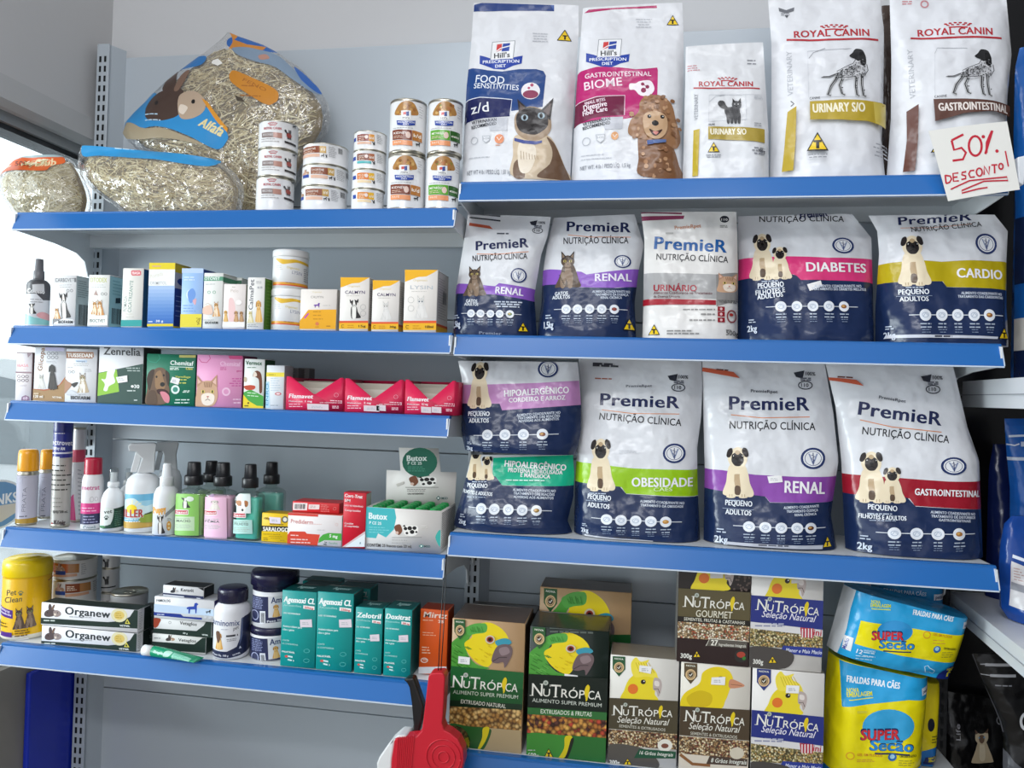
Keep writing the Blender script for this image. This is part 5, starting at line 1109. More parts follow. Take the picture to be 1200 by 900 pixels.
display('notched red display box beside the lilac banded food bag', [(838, 706), (1092, 711), (1084, 873), (832, 868)], .44, '0,2 mg', [(.31, .19, .2), (.52, .19, .19)])

# ------------------------------------------------------------------ fourth shelf: sprays, perfume bottles, cartons
G4 = 'sprays and bottles on the fourth shelf'
A5 = (0, 480, 4.2857); D4 = (15, 495, 6.925); C1 = (100, 500, 6.425)
aero = [(.93, 0), (1, .008), (1, .02), (.985, .03), (.985, .66), (1.0, .665), (1.0, .68), (.93, .70), (.93, .715), (.96, .72), (.93, .93), (.86, .985), (.70, 1.0), (0, 1.0)]
def aerosol(label, l, r, Y, body, band, cap, cr=A5, prof=aero, hb=None):
    crop(*cr); o = turned('aerosol_can', label, 'spray can', G4, l, r, 'L4', prof, [STEEL, STEEL, STEEL, body, STEEL, STEEL, STEEL, STEEL]+[cap]*(len(prof)-9), Y, kind='gloss'); crop(*cr); return o
for l, r, Y, lab in (([(195, 200), (188, 585)], [(268, 200), (262, 585)], .115, 'silver spray can with orange cap, behind its twin'), ([(95, 200), (74, 588)], [(205, 200), (188, 588)], .035, 'silver spray can with orange cap at the window end, front one of two')):
    o = aerosol(lab, l, r, Y, '#c3c1d0', 0, '#f0a21c'); A = o.art; x = l[1][0]; w = r[1][0]-x
    A.R(x-8, 540, x+w+8, 582, '#b8923c'); A.T('PRATA', x+w*.48, 505, x+w*.56, 385, 20, '#e9e8f0', .03); A.T('PRATA', x+w*.48, 505, x+w*.56, 385, 20, '#7d7c90', .0); A.lines(x+w*.2, 528, x+w*.7, 530, 1, 5, '#6a6a78'); A.lines(x+w*.2, 336, x+w*.7, 340, 1, 4, '#a9a8b8'); A.within(x+w*.2, 340, x+w*.4, 370, dog_black_icon, '#b9b8c8')
    mb = o.part('cap'); mb.lathe([(o.r*.975, o.h*.715), (o.r*.98, o.h*.72), (o.r*.94, o.h*.93), (o.r*.87, o.h*.987), (o.r*.70, o.h*1.002), (0, o.h*1.002)], mat('#f2a51c', 'gloss'), 48); o.done()
tall = [(.93, 0), (1, .008), (1, .02), (.985, .03), (.985, .95), (.93, .97), (0, .97)]
o = aerosol('pink and white tall spray can standing behind the navy topped silver spray', [(372, 76), (350, 590)], [(452, 76), (418, 590)], .10, '#d9d6da', 0, '#c9c9cc', A5, tall); A = o.art
A.R(340, 200, 460, 262, '#c8405e'); A.P([(340, 440), (372, 420), (380, 590), (340, 590)], '#d84a86'); A.lines(395, 300, 420, 520, 12, 4, '#8e8e96', 6); o.done()
o = aerosol('tall silver spray can with navy top third reaching up to the shelf above', [(276, 62), (250, 600)], [(414, 62), (352, 600)], .035, '#a9a6a0', 0, '#26307c', A5, tall); A = o.art
A.M  # navy band and lettering
A.R(240, 60, 430, 240, '#2b3184'); A.R(240, 212, 430, 220, '#d9d9e4'); A.T('ectrovet', 262, 172, 396, 180, 24, '#e4e4ee', .02); A.T('spray AM', 268, 196, 346, 202, 15, '#e4e4ee', .02); A.lines(282, 118, 380, 122, 1, 4, '#c9c9dc'); A.P([(272, 232), (312, 234), (310, 300), (268, 300)], '#dcdcdc')
A.lines(262, 276, 380, 396, 6, 6, '#3a3836', 4, 3); A.lines(268, 438, 330, 500, 4, 3, '#6a6864', 3); A.T('spray 500 mL', 268, 510, 345, 516, 12, '#4a4846', .02); A.T('König', 272, 566, 328, 572, 20, '#4a3c3c', .04); A.C(263, 562, 4, '#b03434')
mb = o.part('cap'); mb.lathe([(o.r*1.01, o.h*.90), (o.r*1.02, o.h*.905), (o.r*1.0, o.h*.985), (o.r*.94, o.h), (0, o.h)], mat('#26307c', 'gloss'), 48); o.done()
crop(*A5)
o = turned('spray_bottle', 'white aerosol bottle with crimson cap and magenta and navy bands', 'spray can', G4, [(416, 240), (402, 608)], [(528, 240), (514, 608)], 'L4', [(.93, 0), (1, .01), (1, .60), (.985, .66), (.93, .72), (.80, .765), (.80, .78), (0, .78)], '#e6e4e6', .035, kind='plastic')
crop(*A5); A = o.art; A.Q(396, 462, 530, 514, 4, '#d83a86'); A.Q(396, 514, 530, 566, 4, '#2c2e52'); A.T('metrat', 414, 396, 500, 398, 22, '#c85a8e', .02); A.ring(462, 444, 9, 2, '#b9b4b8', 12); A.ring(484, 444, 8, 2, '#b9b4b8', 10); A.lines(412, 486, 500, 500, 2, 5, '#f0b4d0', 3); A.lines(420, 528, 496, 556, 3, 5, '#a9aacc', 3); A.T('Coveli', 418, 590, 480, 592, 16, '#6a8a90', .01); A.S([(410, 586), (430, 600), (480, 594)], 2, '#7aa4a8')
r, h = o.r, o.h; mb = o.part('cap', 'crimson spray cap'); mb.lathe([(r*.84, h*.765), (r*.84, h*.77), (r*.82, h*.97), (r*.76, h*.995), (0, h)], mat('#b3203c', 'gloss'), 40); o.done()
def pump(label, l, r, Y, prof, col, capcol, cap, cr, kind='plastic', sq=0, sy=1.0, collar=None, over=None):
    """bottle with a finger pump: cap = [(r frac, z frac)] for pump, over = clear overcap"""
    crop(*cr); o = turned('spray_bottle', label, 'bottle', G4, l, r, 'L4', prof, col, Y, kind=kind, sq=sq, sy=sy)
    mb = o.part('spray_pump'); R_ = o.r*(sy if sy < 1 else 1); mb.lathe([(a*o.r, b*o.h) for a, b in cap], mat(capcol, 'plastic'), 32)
    if over: mb = o.part('clear_overcap'); mb.lathe([(a*o.r, b*o.h) for a, b in over], mat('#f2f4f4', 'clear'), 32)
    crop(*cr); return o
mini = [(.93, 0), (1, .01), (1, .42), (.97, .50), (.80, .60), (.52, .665), (.42, .68), (.42, .70), (0, .70)]
minicap = [(.47, .695), (.50, .70), (.50, .765), (.44, .78), (.28, .785), (.28, .93), (0, .93)]
miniover = [(.38, .78), (.38, .985), (.34, 1.0), (0, 1.0)]
o = pump('small white pump bottle with clear overcap, hidden behind the sunny label spray', [(236, 315), (232, 780)], [(400, 315), (398, 780)], .13, mini, '#e3e6e8', '#dfe3e4', minicap, C1, over=miniover); o.done()
o = pump('small white pump bottle with dark green label and clear overcap', [(118, 312), (108, 798)], [(300, 312), (292, 798)], .03, mini, '#e6e8ea', '#e3e6e8', minicap, C1, over=miniover); A = o.art
A.P([(180, 610), (300, 590), (300, 748), (130, 752), (150, 730), (190, 720), (205, 660)], '#234a3a'); A.P([(100, 610), (200, 600), (210, 650), (190, 715), (140, 730), (100, 730)], '#dfe6e2', True); A.T('vet', 140, 640, 200, 636, 26, '#333a38', .03); A.within(135, 650, 180, 690, paw, '#3a4a44'); A.C(130, 738, 22, '#2f7a44', 10); A.lines(220, 630, 285, 730, 8, 5, '#5f8a74', 0); o.done()
big = [(.95, 0), (1, .008), (1, .46), (.985, .52), (.90, .585), (.66, .635), (.36, .655), (.36, .67), (0, .67)]
o = pump('white trigger spray bottle without front label, behind the puppy label bottle', [(540, 110), (530, 800)], [(730, 110), (716, 800)], .12, [(.95, 0), (1, .008), (1, .50), (.97, .57), (.80, .64), (.50, .68), (.40, .69), (0, .69)], '#d9dcde', '#d5d8da', [(.42, .685), (.45, .69), (.45, .72), (0, .72)], C1)
trigger(o, [(528, 130), (560, 112), (690, 112), (696, 128), (680, 210), (684, 330), (596, 330), (600, 210), (590, 180), (540, 180), (526, 160)], [(562, 182), (598, 182), (570, 320), (536, 320)], o.loc.y, mat('#c9ccce', 'plastic'), mat('#b9bcbf', 'plastic')); o.done()
o = pump('white trigger spray bottle with sunny landscape label', [(308, 120), (290, 808)], [(566, 120), (560, 808)], .035, big, '#e4e6e8', '#dfe2e4', [(.36, .655), (.38, .66), (.38, .70), (0, .70)], C1); A = o.art
A.R(270, 492, 580, 742, '#6db6d8'); A.R(270, 540, 580, 650, '#9ccde0'); A.P([(270, 560), (360, 520), (440, 580), (520, 570), (580, 600), (580, 660), (270, 660)], '#cfe2e4', True)
for i in range(9): t = math.pi*(i/8); A.P([(352, 605), (352+90*math.cos(t)-4, 605-70*math.sin(t)), (352+90*math.cos(t)+8, 605-70*math.sin(t))], '#ecebc0')
A.C(350, 600, 38, '#f2d21c', 34); A.R(270, 690, 580, 742, '#b08a4c'); A.P([(400, 690), (450, 640), (580, 620), (580, 700), (460, 705)], '#8fa43c', True); A.P([(270, 700), (360, 690), (470, 712), (580, 706), (580, 730), (270, 738)], '#c9a24c', True); A.P([(440, 640), (490, 628), (500, 640), (450, 646)], '#3c4a2c')
A.T('KILLER', 250, 662, 436, 662, 58, '#f1e6da', .07); A.T('KILLER', 252, 660, 434, 660, 56, '#b0262c', .03); A.lines(300, 676, 440, 692, 2, 6, '#eef0ea')
trigger(o, [(345, 140), (362, 122), (505, 122), (522, 130), (512, 220), (506, 345), (398, 345), (430, 235), (390, 180), (352, 178)], [(392, 182), (432, 200), (412, 290), (398, 335), (358, 335), (380, 240)], o.loc.y, mat('#d2d5d7', 'plastic'), mat('#dfe2e4', 'plastic'), .014); o.done()
o = pump('white pump bottle with orange heading and a scratching puppy', [(515, 275), (502, 826)], [(712, 275), (696, 826)], .025, [(.95, 0), (1, .008), (1, .50), (.97, .565), (.80, .64), (.60, .67), (.52, .68), (0, .68)], '#e6e8ea', '#e0e3e5', [(.53, .675), (.55, .68), (.55, .80), (.50, .815), (.42, .82), (.33, .98), (.28, 1.0), (0, 1.0)], C1); A = o.art
A.T('Puppy', 512, 640, 608, 626, 46, '#e8a840', .04); A.within(530, 650, 600, 790, border); A.P([(600, 640), (690, 560), (690, 600), (640, 640), (600, 670)], '#8e9296'); A.C(628, 735, 17, '#d99a44', 36); A.C(628, 722, 8, '#f0d8b0', 8); A.C(628, 750, 8, '#f0d8b0', 8); A.lines(615, 680, 650, 690, 2, 5, '#a8abae'); A.lines(680, 640, 694, 790, 10, 5, '#7a7d80'); o.done()
# perfume bottles
E1 = (200, 535, 8)
perf = [(.95, 0), (1.0, .008), (1.0, .54), (.97, .58), (.80, .615), (.50, .64), (.38, .65), (.38, .69), (0, .69)]
pcap = [(.56, .69), (.58, .695), (.57, .81), (.52, .822), (.44, .825), (.40, .99), (.37, 1.0), (0, 1.0)]
def perfume(label, l, r, Y, col, art):
    o = pump(label, l, r, Y, perf, mat('#eef4f0', 'clear'), '#17171a', pcap, E1, 'plastic', 2.5, .62); o.meta = (label, 'perfume bottle', 'pet perfume bottles')
    mb = o.part('fill', 'coloured liquid inside'); mb.lathe([(o.r*.86*a, o.h*b) for a, b in ((.95, .02), (1, .03), (1, .53), (.95, .56), (0, .56))], mat(col, 'gloss'), 40, sy=.56, sq=2.5)
    crop(*E1)
    if art: art(o.art)
    o.done()
perfume('pale green perfume bottle with black pump, between and behind green and pink bottles', [(248, 40), (242, 730)], [(490, 40), (482, 730)], .115, '#d8e6cc', None)
perfume('teal perfume bottle with black pump, standing behind its twin', [(815, 50), (808, 740)], [(1058, 50), (1050, 740)], .115, '#8fd6cc', None)
def lab(a, x, y, bg, txt, c2, tag_):
    a.R(x, y, x+180, y+130, bg); a.T(txt, x+34, y+50, x+150, y+52, 22, '#5a625c', .02); a.lines(x+30, y+18, x+150, y+20, 1, 5, '#9aa59c', 0, 2, 'c'); a.lines(x+10, y+76, x+165, y+104, 3, 5, '#a9b4aa', 0, 3, 'c')
    a.P([(x+14, y-64), (x+130, y-64), (x+130, y-18), (x+14, y-18)], '#f0ecec'); a.P([(x+20, y-58), (x+124, y-58), (x+124, y-24), (x+20, y-24)], '#c02c3c'); a.T('Sanol', x+28, y-30, x+116, y-30, 20, '#f2e6e6', .03)
def art_g(a): a.R(84, 340, 290, 725, '#8cc860'); lab(a, 84, 550, '#c3dcb4', 'MACHO', '', 0); a.within(140, 370, 230, 470, border); a.C(225, 385, 34, '#dfe8da', 24)
def art_p(a): a.R(360, 370, 556, 770, '#efc0d8'); lab(a, 352, 555, '#efc4da', 'FÊMEA', '', 0); a.within(400, 400, 520, 485, two_pugs) if False else a.within(400, 395, 520, 485, dog_sit, '#d9ccc4', '#e6dcd4', '#a89a94'); a.C(436, 355, 18, '#9a7a9c', 14)
def art_t(a): lab(a, 618, 580, '#b4ddd4', 'FILHOTES', '', 0); a.R(668, 340, 790, 520, '#dfe8e6'); a.P([(680, 400), (720, 405), (762, 408), (770, 440), (750, 470), (735, 515), (690, 515), (676, 460), (660, 440)], '#f2eee8', True); a.P([(664, 410), (700, 404), (706, 440), (680, 452)], '#b87a48', True); a.P([(735, 405), (768, 412), (766, 450), (742, 460)], '#a86a3a', True); a.C(716, 490, 10, '#2a2220', 12); a.C(700, 448, 5, '#2a2220'); a.C(742, 450, 5, '#2a2220')
perfume('green perfume bottle with black pump and macho label', [(75, 50), (66, 760)], [(345, 50), (332, 760)], .03, '#a9d880', art_g)
perfume('pink perfume bottle with black pump and femea label', [(350, 55), (338, 778)], [(628, 55), (606, 778)], .03, '#f0b0d0', art_p)
perfume('turquoise perfume bottle with black pump and terrier puppy label', [(618, 72), (606, 796)], [(890, 72), (850, 796)], .03, '#6cd8c6', art_t)
# cartons
F1 = (300, 570, 9.2308)
def box4(name, label, q, Y, depth, front, side=None, top=None, cr=F1, zbase=None, yaw=0.0): return box2(name, label, q, Y, depth, front, side, top, 'L4', G4, 'box', zbase, cr, yaw)
o = box4('remedy_carton', 'yellow tick soap carton with black band', [(72, 288), (350, 296), (344, 610), (54, 604)], .035, .035, '#e8bf14', '#b8960f'); A = o.art
A.Q(50, 426, 360, 484, 6, '#211f1c'); A.T('SARALOGO', 80, 482, 346, 490, 42, '#f3efe2', .05); A.T('100g', 94, 358, 150, 360, 22, '#4c4014', .03); A.C(312, 356, 34, '#4a4a40', 36); A.C(312, 356, 22, '#dcd8c8', 24); A.T('Sabonete', 150, 416, 296, 418, 16, '#5a4a14', .02); A.lines(80, 516, 340, 524, 1, 7, '#a88a10', 4); A.lines(140, 540, 280, 560, 2, 5, '#a88a10', 3, 2, 'c'); A.lines(80, 560, 146, 578, 2, 6, '#6a560c'); A.lines(260, 584, 330, 586, 1, 5, '#a88a10'); o.sticker((150, 330), (270, 336), (268, 402), (156, 398), c='#e6dce8'); o.done()
o = box4('remedy_carton', 'white tablet carton with red and green foot, under a red carton', [(352, 296), (910, 306), (920, 650), (336, 630)], .03, .06, '#e9e3e2', '#c9c4c2', '#d8453c'); A = o.art; zp = o.top
A.Q(340, 292, 665, 322, 5, '#d84a40'); A.P([(334, 636), (340, 530), (370, 490), (530, 490), (550, 512), (690, 520), (664, 650), (334, 640)], '#d84530'); A.P([(676, 612), (684, 560), (720, 520), (780, 500), (925, 505), (925, 584), (740, 580)], '#4aa43c'); A.T('Prediderm', 378, 404, 612, 412, 46, '#cf7a74', .01); A.lines(620, 408, 740, 412, 1, 5, '#d9a8a4'); A.T('5 mg', 790, 548, 876, 556, 34, '#f0f4ea', .03); A.lines(376, 530, 496, 536, 1, 10, '#f2d2cc', 4); A.lines(376, 572, 640, 604, 2, 11, '#f2d2cc', 8); A.S([(740, 600), (768, 604), (740, 625), (766, 632), (730, 625)], 8, '#234a52'); A.T('Ourofino', 784, 622, 880, 626, 22, '#8ab49c', .01); A.lines(660, 470, 770, 474, 1, 9, '#cfc9c8'); A.ring(860, 404, 14, 3, '#e6c2be'); o.done()
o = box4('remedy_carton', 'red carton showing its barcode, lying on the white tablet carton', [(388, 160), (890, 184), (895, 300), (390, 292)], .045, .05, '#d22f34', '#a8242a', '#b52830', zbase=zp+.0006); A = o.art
A.Q(398, 178, 552, 256, 3, '#ece4e2'); A.within(418, 192, 532, 244, barcode); A.Q(568, 194, 684, 246, 3, '#eadad8'); A.lines(585, 212, 665, 228, 2, 7, '#b09a98', 2); A.lines(700, 200, 800, 268, 5, 6, '#e88a86', 4); A.ring(850, 240, 16, 3, '#e88a86'); o.done()
o = box4('remedy_carton', 'upright crimson carton with white diagonal corner, leaning beside the ampoule display', [(886, 64), (1130, 64), (1176, 650), (930, 650)], .028, .03, '#c8152c', '#b7b0ac', '#a81828'); A = o.art
A.P([(925, 655), (1180, 482), (1190, 655)], '#e3eaec'); A.P([(925, 655), (1180, 482), (1180, 510), (960, 655)], '#d9bfc2'); A.T('Cort-Trat', 902, 116, 1092, 124, 34, '#f3e6e6', .06); A.T('SM', 906, 164, 964, 168, 28, '#f3e6e6', .06); A.T('USO VETERINÁRIO', 910, 214, 1110, 222, 16, '#f0ccd0', .04); A.T('Comprimidos', 918, 266, 1088, 272, 20, '#f0ccd0', .05); A.T('Contém', 930, 408, 1024, 412, 20, '#f0ccd0', .04); A.T('20 comprimidos', 930, 436, 1088, 442, 18, '#f0ccd0', .04); A.C(1122, 612, 8, '#8aa4ac', 12); o.done()
# open display of green capped vials
A6 = (280, 490, 4.2857); crop(*A6); Y0 = .03; D = .115; z0 = ZT('L4')
a = at(*PX((632, 655)), Y0); b = at(*PX((1010, 673)), Y0); h = at(*PX((826, 456)), Y0).z-z0; w = b.x-a.x
o = Item(); o.name = 'vial_display'; o.meta = ('white and teal open display carton full of green capped vials, with a raised card', 'display box', None); o.loc = Vector((a.x, Y0, z0)); o.rot = 0; o.kids = []; o.kind = 'carton'; mb = MB(); o.mb = mb; m = mat('#e3dfda', 'carton')
f = Face([PX((640, 450)), proj(Vector((a.x, Y0, z0)))], [PX((1016, 462)), proj(Vector((b.x, Y0, z0)))], 1, 1); N = Vector((0, -1, 0)); f.eps0 = .0001; f.grid = [[(Vector((0, 0, h)), N), (Vector((w, 0, h)), N)], [(Vector((0, 0, 0)), N), (Vector((w, 0, 0)), N)]]
mb.box(0, w, 0, .0012, 0, h, m); mb.box(0, .0012, .0012, D, 0, h, m); mb.box(w-.0012, w, .0012, D, 0, h, m); mb.box(.0012, w-.0012, D-.0012, D, 0, h, m); mb.box(.0012, w-.0012, .0012, D, 0, .0012, m)
for k in range(26): mb.box(w, w+.0004, .006, D-.006, h*(.08+k*.034), h*(.08+k*.034)+.0012, mat('#8e8a86', 'carton')) if k < 26 else None
A = Art(f, mb, 'carton'); o.art = A
A.P([(638, 450), (784, 456), (792, 500), (780, 560), (740, 600), (700, 580), (690, 604), (640, 600), (632, 570)], '#46b6bc'); A.P([(990, 585), (1012, 560), (1012, 645), (990, 610)], '#3aa49a', True); A.T('Butox', 654, 508, 746, 512, 30, '#e9f4f4', .04); A.T('P CE 25', 656, 534, 716, 538, 14, '#e2f0f0', .03); A.lines(654, 550, 770, 574, 3, 4, '#7fd0d4', 2); A.within(782, 530, 900, 592, cow); A.S([(770, 600), (920, 598)], 2, '#8a8a8a'); A.lines(770, 612, 880, 640, 3, 3, '#b5b1ac', 2); A.T('CONTÉM: 25 frascos com 20 mL', 644, 644, 870, 652, 14, '#56524e', .02); A.P([(906, 642), (918, 632), (930, 642), (918, 652)], '#3a8a80'); A.P([(912, 642), (918, 637), (924, 642), (918, 647)], '#e3dfda'); A.T('MSD', 932, 648, 962, 649, 10, '#4a6a68', .02); A.lines(920, 540, 965, 548, 2, 5, '#d3cec8')
# raised header card: its own face behind the vials
yc = Y0+D-.004; cb = o.part('header_card'); pts = [(742, 260), (812, 264), (804, 148), (1002, 152), (1014, 270), (1094, 272), (1080, 480), (738, 470)]
W3 = [at(*PX(p), yc)-o.loc for p in pts]; cb.prism([(p.x, p.z) for p in W3], yc-o.loc.y-.0008, yc-o.loc.y+.0008, m, 'y')
P4 = [(738, 148), (1094, 148), (1094, 480), (738, 480)]; f2 = Face([PX(P4[0]), PX(P4[3])], [PX(P4[1]), PX(P4[2])], 1, 1); f2.eps0 = .0010
q = [at(*PX(p), yc)-o.loc for p in P4]; f2.grid = [[(q[0], N), (q[1], N)], [(q[3], N), (q[2], N)]]; A = Art(f2, cb, 'carton')
A.C(910, 222, 88, '#1f6a54', 74); A.P([(850, 250), (900, 300), (960, 290), (950, 260)], '#1f6a54'); A.T('Butox', 846, 216, 946, 214, 28, '#e6efe9', .04); A.T('P CE 25', 850, 234, 920, 234, 14, '#dce8e2', .03); A.lines(850, 246, 960, 266, 3, 4, '#4f9a80'); A.within(856, 288, 992, 346, cow); A.S([(838, 348), (1004, 348)], 2, '#4a4846'); A.lines(846, 358, 980, 366, 2, 3, '#8a8682'); A.T('USO VETERINÁRIO', 850, 384, 930, 384, 8, '#5a5652', .02); A.P([(992, 402), (1004, 390), (1016, 402), (1004, 414)], '#3a6a66'); A.P([(998, 402), (1004, 396), (1010, 402), (1004, 408)], '#e3dfda'); A.T('MSD', 1020, 408, 1050, 408, 11, '#4a6a68', .02); A.P([(792, 330), (830, 318), (830, 330), (796, 344)], '#d2cdc6')
o.done(); vial_loc = o.loc; dx = (w-.006)/5; dy = (D-.014)/5; proto = None
for i in range(5):
    for j in range(5):
        loc = (o.loc.x+.003+dx*(i+.5), o.loc.y+.003+dy*(j+.5), z0+.0014); rr = min(dx, dy)*.46
        if proto is None:
            vb = MB(); vb.lathe([(rr*.95, 0), (rr, .001), (rr, h*.62), (rr*.8, h*.74), (0, h*.74)], mat('#e8e6e0', 'plastic'), 16); proto = vb.build('vial', None, loc)
            cb = MB(); cb.lathe([(rr*.92, h*.74), (rr*.96, h*.75), (rr*.96, h*.95), (rr*.86, h*1.0), (rr*.5, h*1.015), (0, h*1.015)], mat('#1f9a4c', 'plastic'), 16); pc = cb.build('vial_cap', proto); v = proto
        else:
            v = proto.copy(); COL.objects.link(v); v.location = loc; c = pc.copy(); COL.objects.link(c); c.parent = v
        tag(v, 'green capped vial packed in the white and teal display carton', 'vial', 'vials in the display carton')

# ------------------------------------------------------------------ lowest shelf of the window-side bay
G5 = 'goods on the lowest shelf of the window-side bay'
A7 = (0, 630, 4.2857); A8 = (260, 650, 3.6); D7 = (230, 660, 6.925); D8 = (320, 680, 5.714)
crop(*A7)
o = turned('wipes_tub', 'yellow pet wipes tub with two tabby kittens at the window end', 'tub', G5, [(18, 95), (0, 530)], [(262, 95), (256, 530)], 'L5', [(.96, 0), (1, .02), (1, .04), (.985, .06), (.985, .76), (.97, .775), (1.0, .785), (1.0, .93), (.95, .975), (.80, 1.0), (0, 1.0)], ['#e6e0d0', '#e6e0d0', '#e6e0d0']+['#f0bc16']*7, .03, kind='gloss')
crop(*A7); A = o.art
A.T('Pet', 36, 262, 86, 256, 26, '#5a5a40', .01, .2); A.T('Clean', 28, 296, 112, 290, 26, '#5a5a40', .01, .2); A.within(88, 236, 120, 264, paw, '#6f7a5a'); A.P([(0, 312), (66, 332), (66, 372), (0, 356)], '#5c3a8e'); A.T('lenços', 8, 330, 50, 344, 12, '#e6dcf0', .02); A.T('umedecidos', 6, 346, 58, 360, 10, '#e6dcf0', .02); A.within(62, 314, 184, 424, tabby_pair); A.lines(4, 392, 52, 406, 2, 5, '#6a5a2a', 4); A.P([(12, 432), (64, 438), (64, 460), (12, 452)], '#5c3a8e'); A.lines(78, 432, 170, 456, 3, 5, '#7d5c1a', 3); A.S([(234, 210), (262, 196)], 5, '#a03a2a')
A.R(-10, 505, 270, 512, '#d8a010')
mb = o.part('lid'); r, h = o.r, o.h; mb.lathe([(r*1.005, h*.785), (r*1.012, h*.79), (r*1.012, h*.93), (r*.96, h*.98), (r*.80, h*1.003), (r*.5, h*1.003), (r*.48, h*1.012), (0, h*1.012)], mat('#f2d01a', 'gloss'), 48); o.sticker((78, 484), (142, 472), (146, 500), (84, 514)); o.done()
zb = None
for i in range(3):                                   # wide cans behind the tub
    crop(*A7); y = (332, 192, 92)[i]; y2 = (440, 330, 188)[i]
    o = can('food_can', ['wide food can with orange label, bottom of the stack behind the long cartons', 'wide food can with orange label, middle of the stack behind the long cartons', 'wide food can with orange label, topmost of the stack beside the wipes tub'][i], [(264-2*i, y), (252-2*i, 530)], [(496, y), (480, 530)], zb, .125, '#dcdad8', 'L5', G5); zb = o.top; crop(*A7); A = o.art
    x = 330 if i < 2 else 268; A.Q(x, y+16, x+74, y+60, 2, ['#a05c34', '#8a4a30', '#c96a34'][i]); A.Q(x+74, y+18, x+130, y+62, 2, '#b9804c'); A.Q(x, y+64, x+120, y+78, 3, '#dca888'); A.lines(x+8, y+30, x+62, y+46, 3, 4, '#ecd8c4', 2); A.within(278, y+14, 326, y+56, rabbit, '#c9a8a0'); A.Q(280, y+50, 330, y+68, 1, '#33509c'); A.lines(x+140, y+24, x+170, y+74, 6, 3, '#8a8a8c'); o.done()
zb = None
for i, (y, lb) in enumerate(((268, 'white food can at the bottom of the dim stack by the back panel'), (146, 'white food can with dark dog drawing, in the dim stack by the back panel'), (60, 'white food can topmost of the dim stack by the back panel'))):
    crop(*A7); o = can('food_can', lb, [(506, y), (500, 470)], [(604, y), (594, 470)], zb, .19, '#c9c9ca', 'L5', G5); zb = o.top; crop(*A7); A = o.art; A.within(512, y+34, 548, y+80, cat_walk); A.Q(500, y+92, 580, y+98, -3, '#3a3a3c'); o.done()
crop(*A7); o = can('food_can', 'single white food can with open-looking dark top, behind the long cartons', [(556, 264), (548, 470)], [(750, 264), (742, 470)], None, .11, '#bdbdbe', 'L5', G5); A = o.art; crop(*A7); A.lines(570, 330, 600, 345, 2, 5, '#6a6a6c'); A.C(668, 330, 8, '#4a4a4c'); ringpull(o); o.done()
def box5(name, label, q, Y, depth, front, side=None, top=None, cr=A7, zbase=None, yaw=0.0): return box2(name, label, q, Y, depth, front, side, top, 'L5', G5, 'box', zbase, cr, yaw)
G = '#1f3029'
def organew(label, q, zb, Y):
    o = box5('paste_carton', label, q, Y, .04, '#e6e6ea', '#d8dad8', '#22302b', zbase=zb); A = o.art; (x0, y0), (x1, y1), (x2, y2), (x3, y3) = q; s = (y1-y0)/(x1-x0)
    def Y_(x, f): return y0+s*(x-x0)+f*((y3-y0)+((y2-y1)-(y3-y0))*(x-x0)/(x1-x0))
    A.P([(x3, Y_(x3, .76)), (x0+330, Y_(x0+330, .78)), (x0+400, Y_(x0+400, .66)), (x0+440, Y_(x0+440, .40)), (x0+462, Y_(x0+462, 0)), (x1+4, y1), (x1, y2+4), (x3, y3+4)], G)
    A.T('Organew', x0+118, Y_(x0+118, .50), x0+342, Y_(x0+342, .50)+4, 36, '#33383c', .03); A.within(x0+10, Y_(x0, .06), x0+98, Y_(x0+60, .70), rabbit, '#5a4c4c', '#9c8c88'); A.C(x0+388, Y_(x0+388, .36), 40, '#ddd6b0', 36); A.C(x0+388, Y_(x0+388, .36), 26, '#d9be6a', 23); A.lines(x0+370, Y_(x0+370, .26), x0+408, Y_(x0+408, .46), 3, 4, '#b8983c', 2); A.lines(x0+140, Y_(x0+140, .62), x0+300, Y_(x0+300, .64), 1, 4, '#a9abb0', 4)
    A.P([(x1-64, Y_(x1-64, .80)), (x1-52, Y_(x1-52, .52)), (x1-38, Y_(x1-38, .80))], '#e0d45c'); A.P([(x1-58, Y_(x1-58, .76)), (x1-52, Y_(x1-52, .6)), (x1-46, Y_(x1-46, .76))], '#2c3a24'); A.T('VETNIL', x1-90, Y_(x1-90, .97), x1-40, Y_(x1-40, .97), 9, '#e6ece8', .04); A.lines(x0+8, Y_(x0+8, .88), x0+90, Y_(x0+90, .9), 1, 6, '#c9d2cc', 2)
    s_ = o.side(); s_.R(.02, .06, .5, .96, '#e6e6e6'); s_.lines(.1, .15, .4, .85, 10, .02, '#6a6c6a'); s_.R(.5, 0, 1, 1, '#1b2622'); o.done(); return o
o = organew('long white and dark green paste carton, lower of two', [(216, 448), (690, 476), (684, 570), (206, 542)], None, .03); t = o.top
o = organew('long white and dark green paste carton, upper of two', [(214, 332), (694, 358), (690, 452), (204, 428)], t+.0004, .032)
for zb, lb in ((None, 'dark carton behind the lower long paste carton'), (t+.0004, 'dark carton behind the upper long paste carton')):
    q = [(690, 460), (790, 466), (780, 560), (680, 556)] if zb is None else [(694, 350), (790, 356), (786, 452), (690, 450)]
    o = box5('paste_carton', lb, q, .078, .04, '#1f2a26', '#161c1a', zbase=zb); A = o.art; A.lines(q[0][0]+20, q[0][1]+30, q[1][0]-8, q[0][1]+40, 2, 5, '#5a6a62', 3); o.done()
C6 = (100, 640, 6.4312)
o = box5('remedy_carton', 'white and dark green carton at the bottom of the small stack, behind the green tube', [(505, 656), (905, 690), (905, 800), (500, 775)], .05, .045, '#dcdcd8', G, '#22302b', C6); A = o.art; t1 = o.top
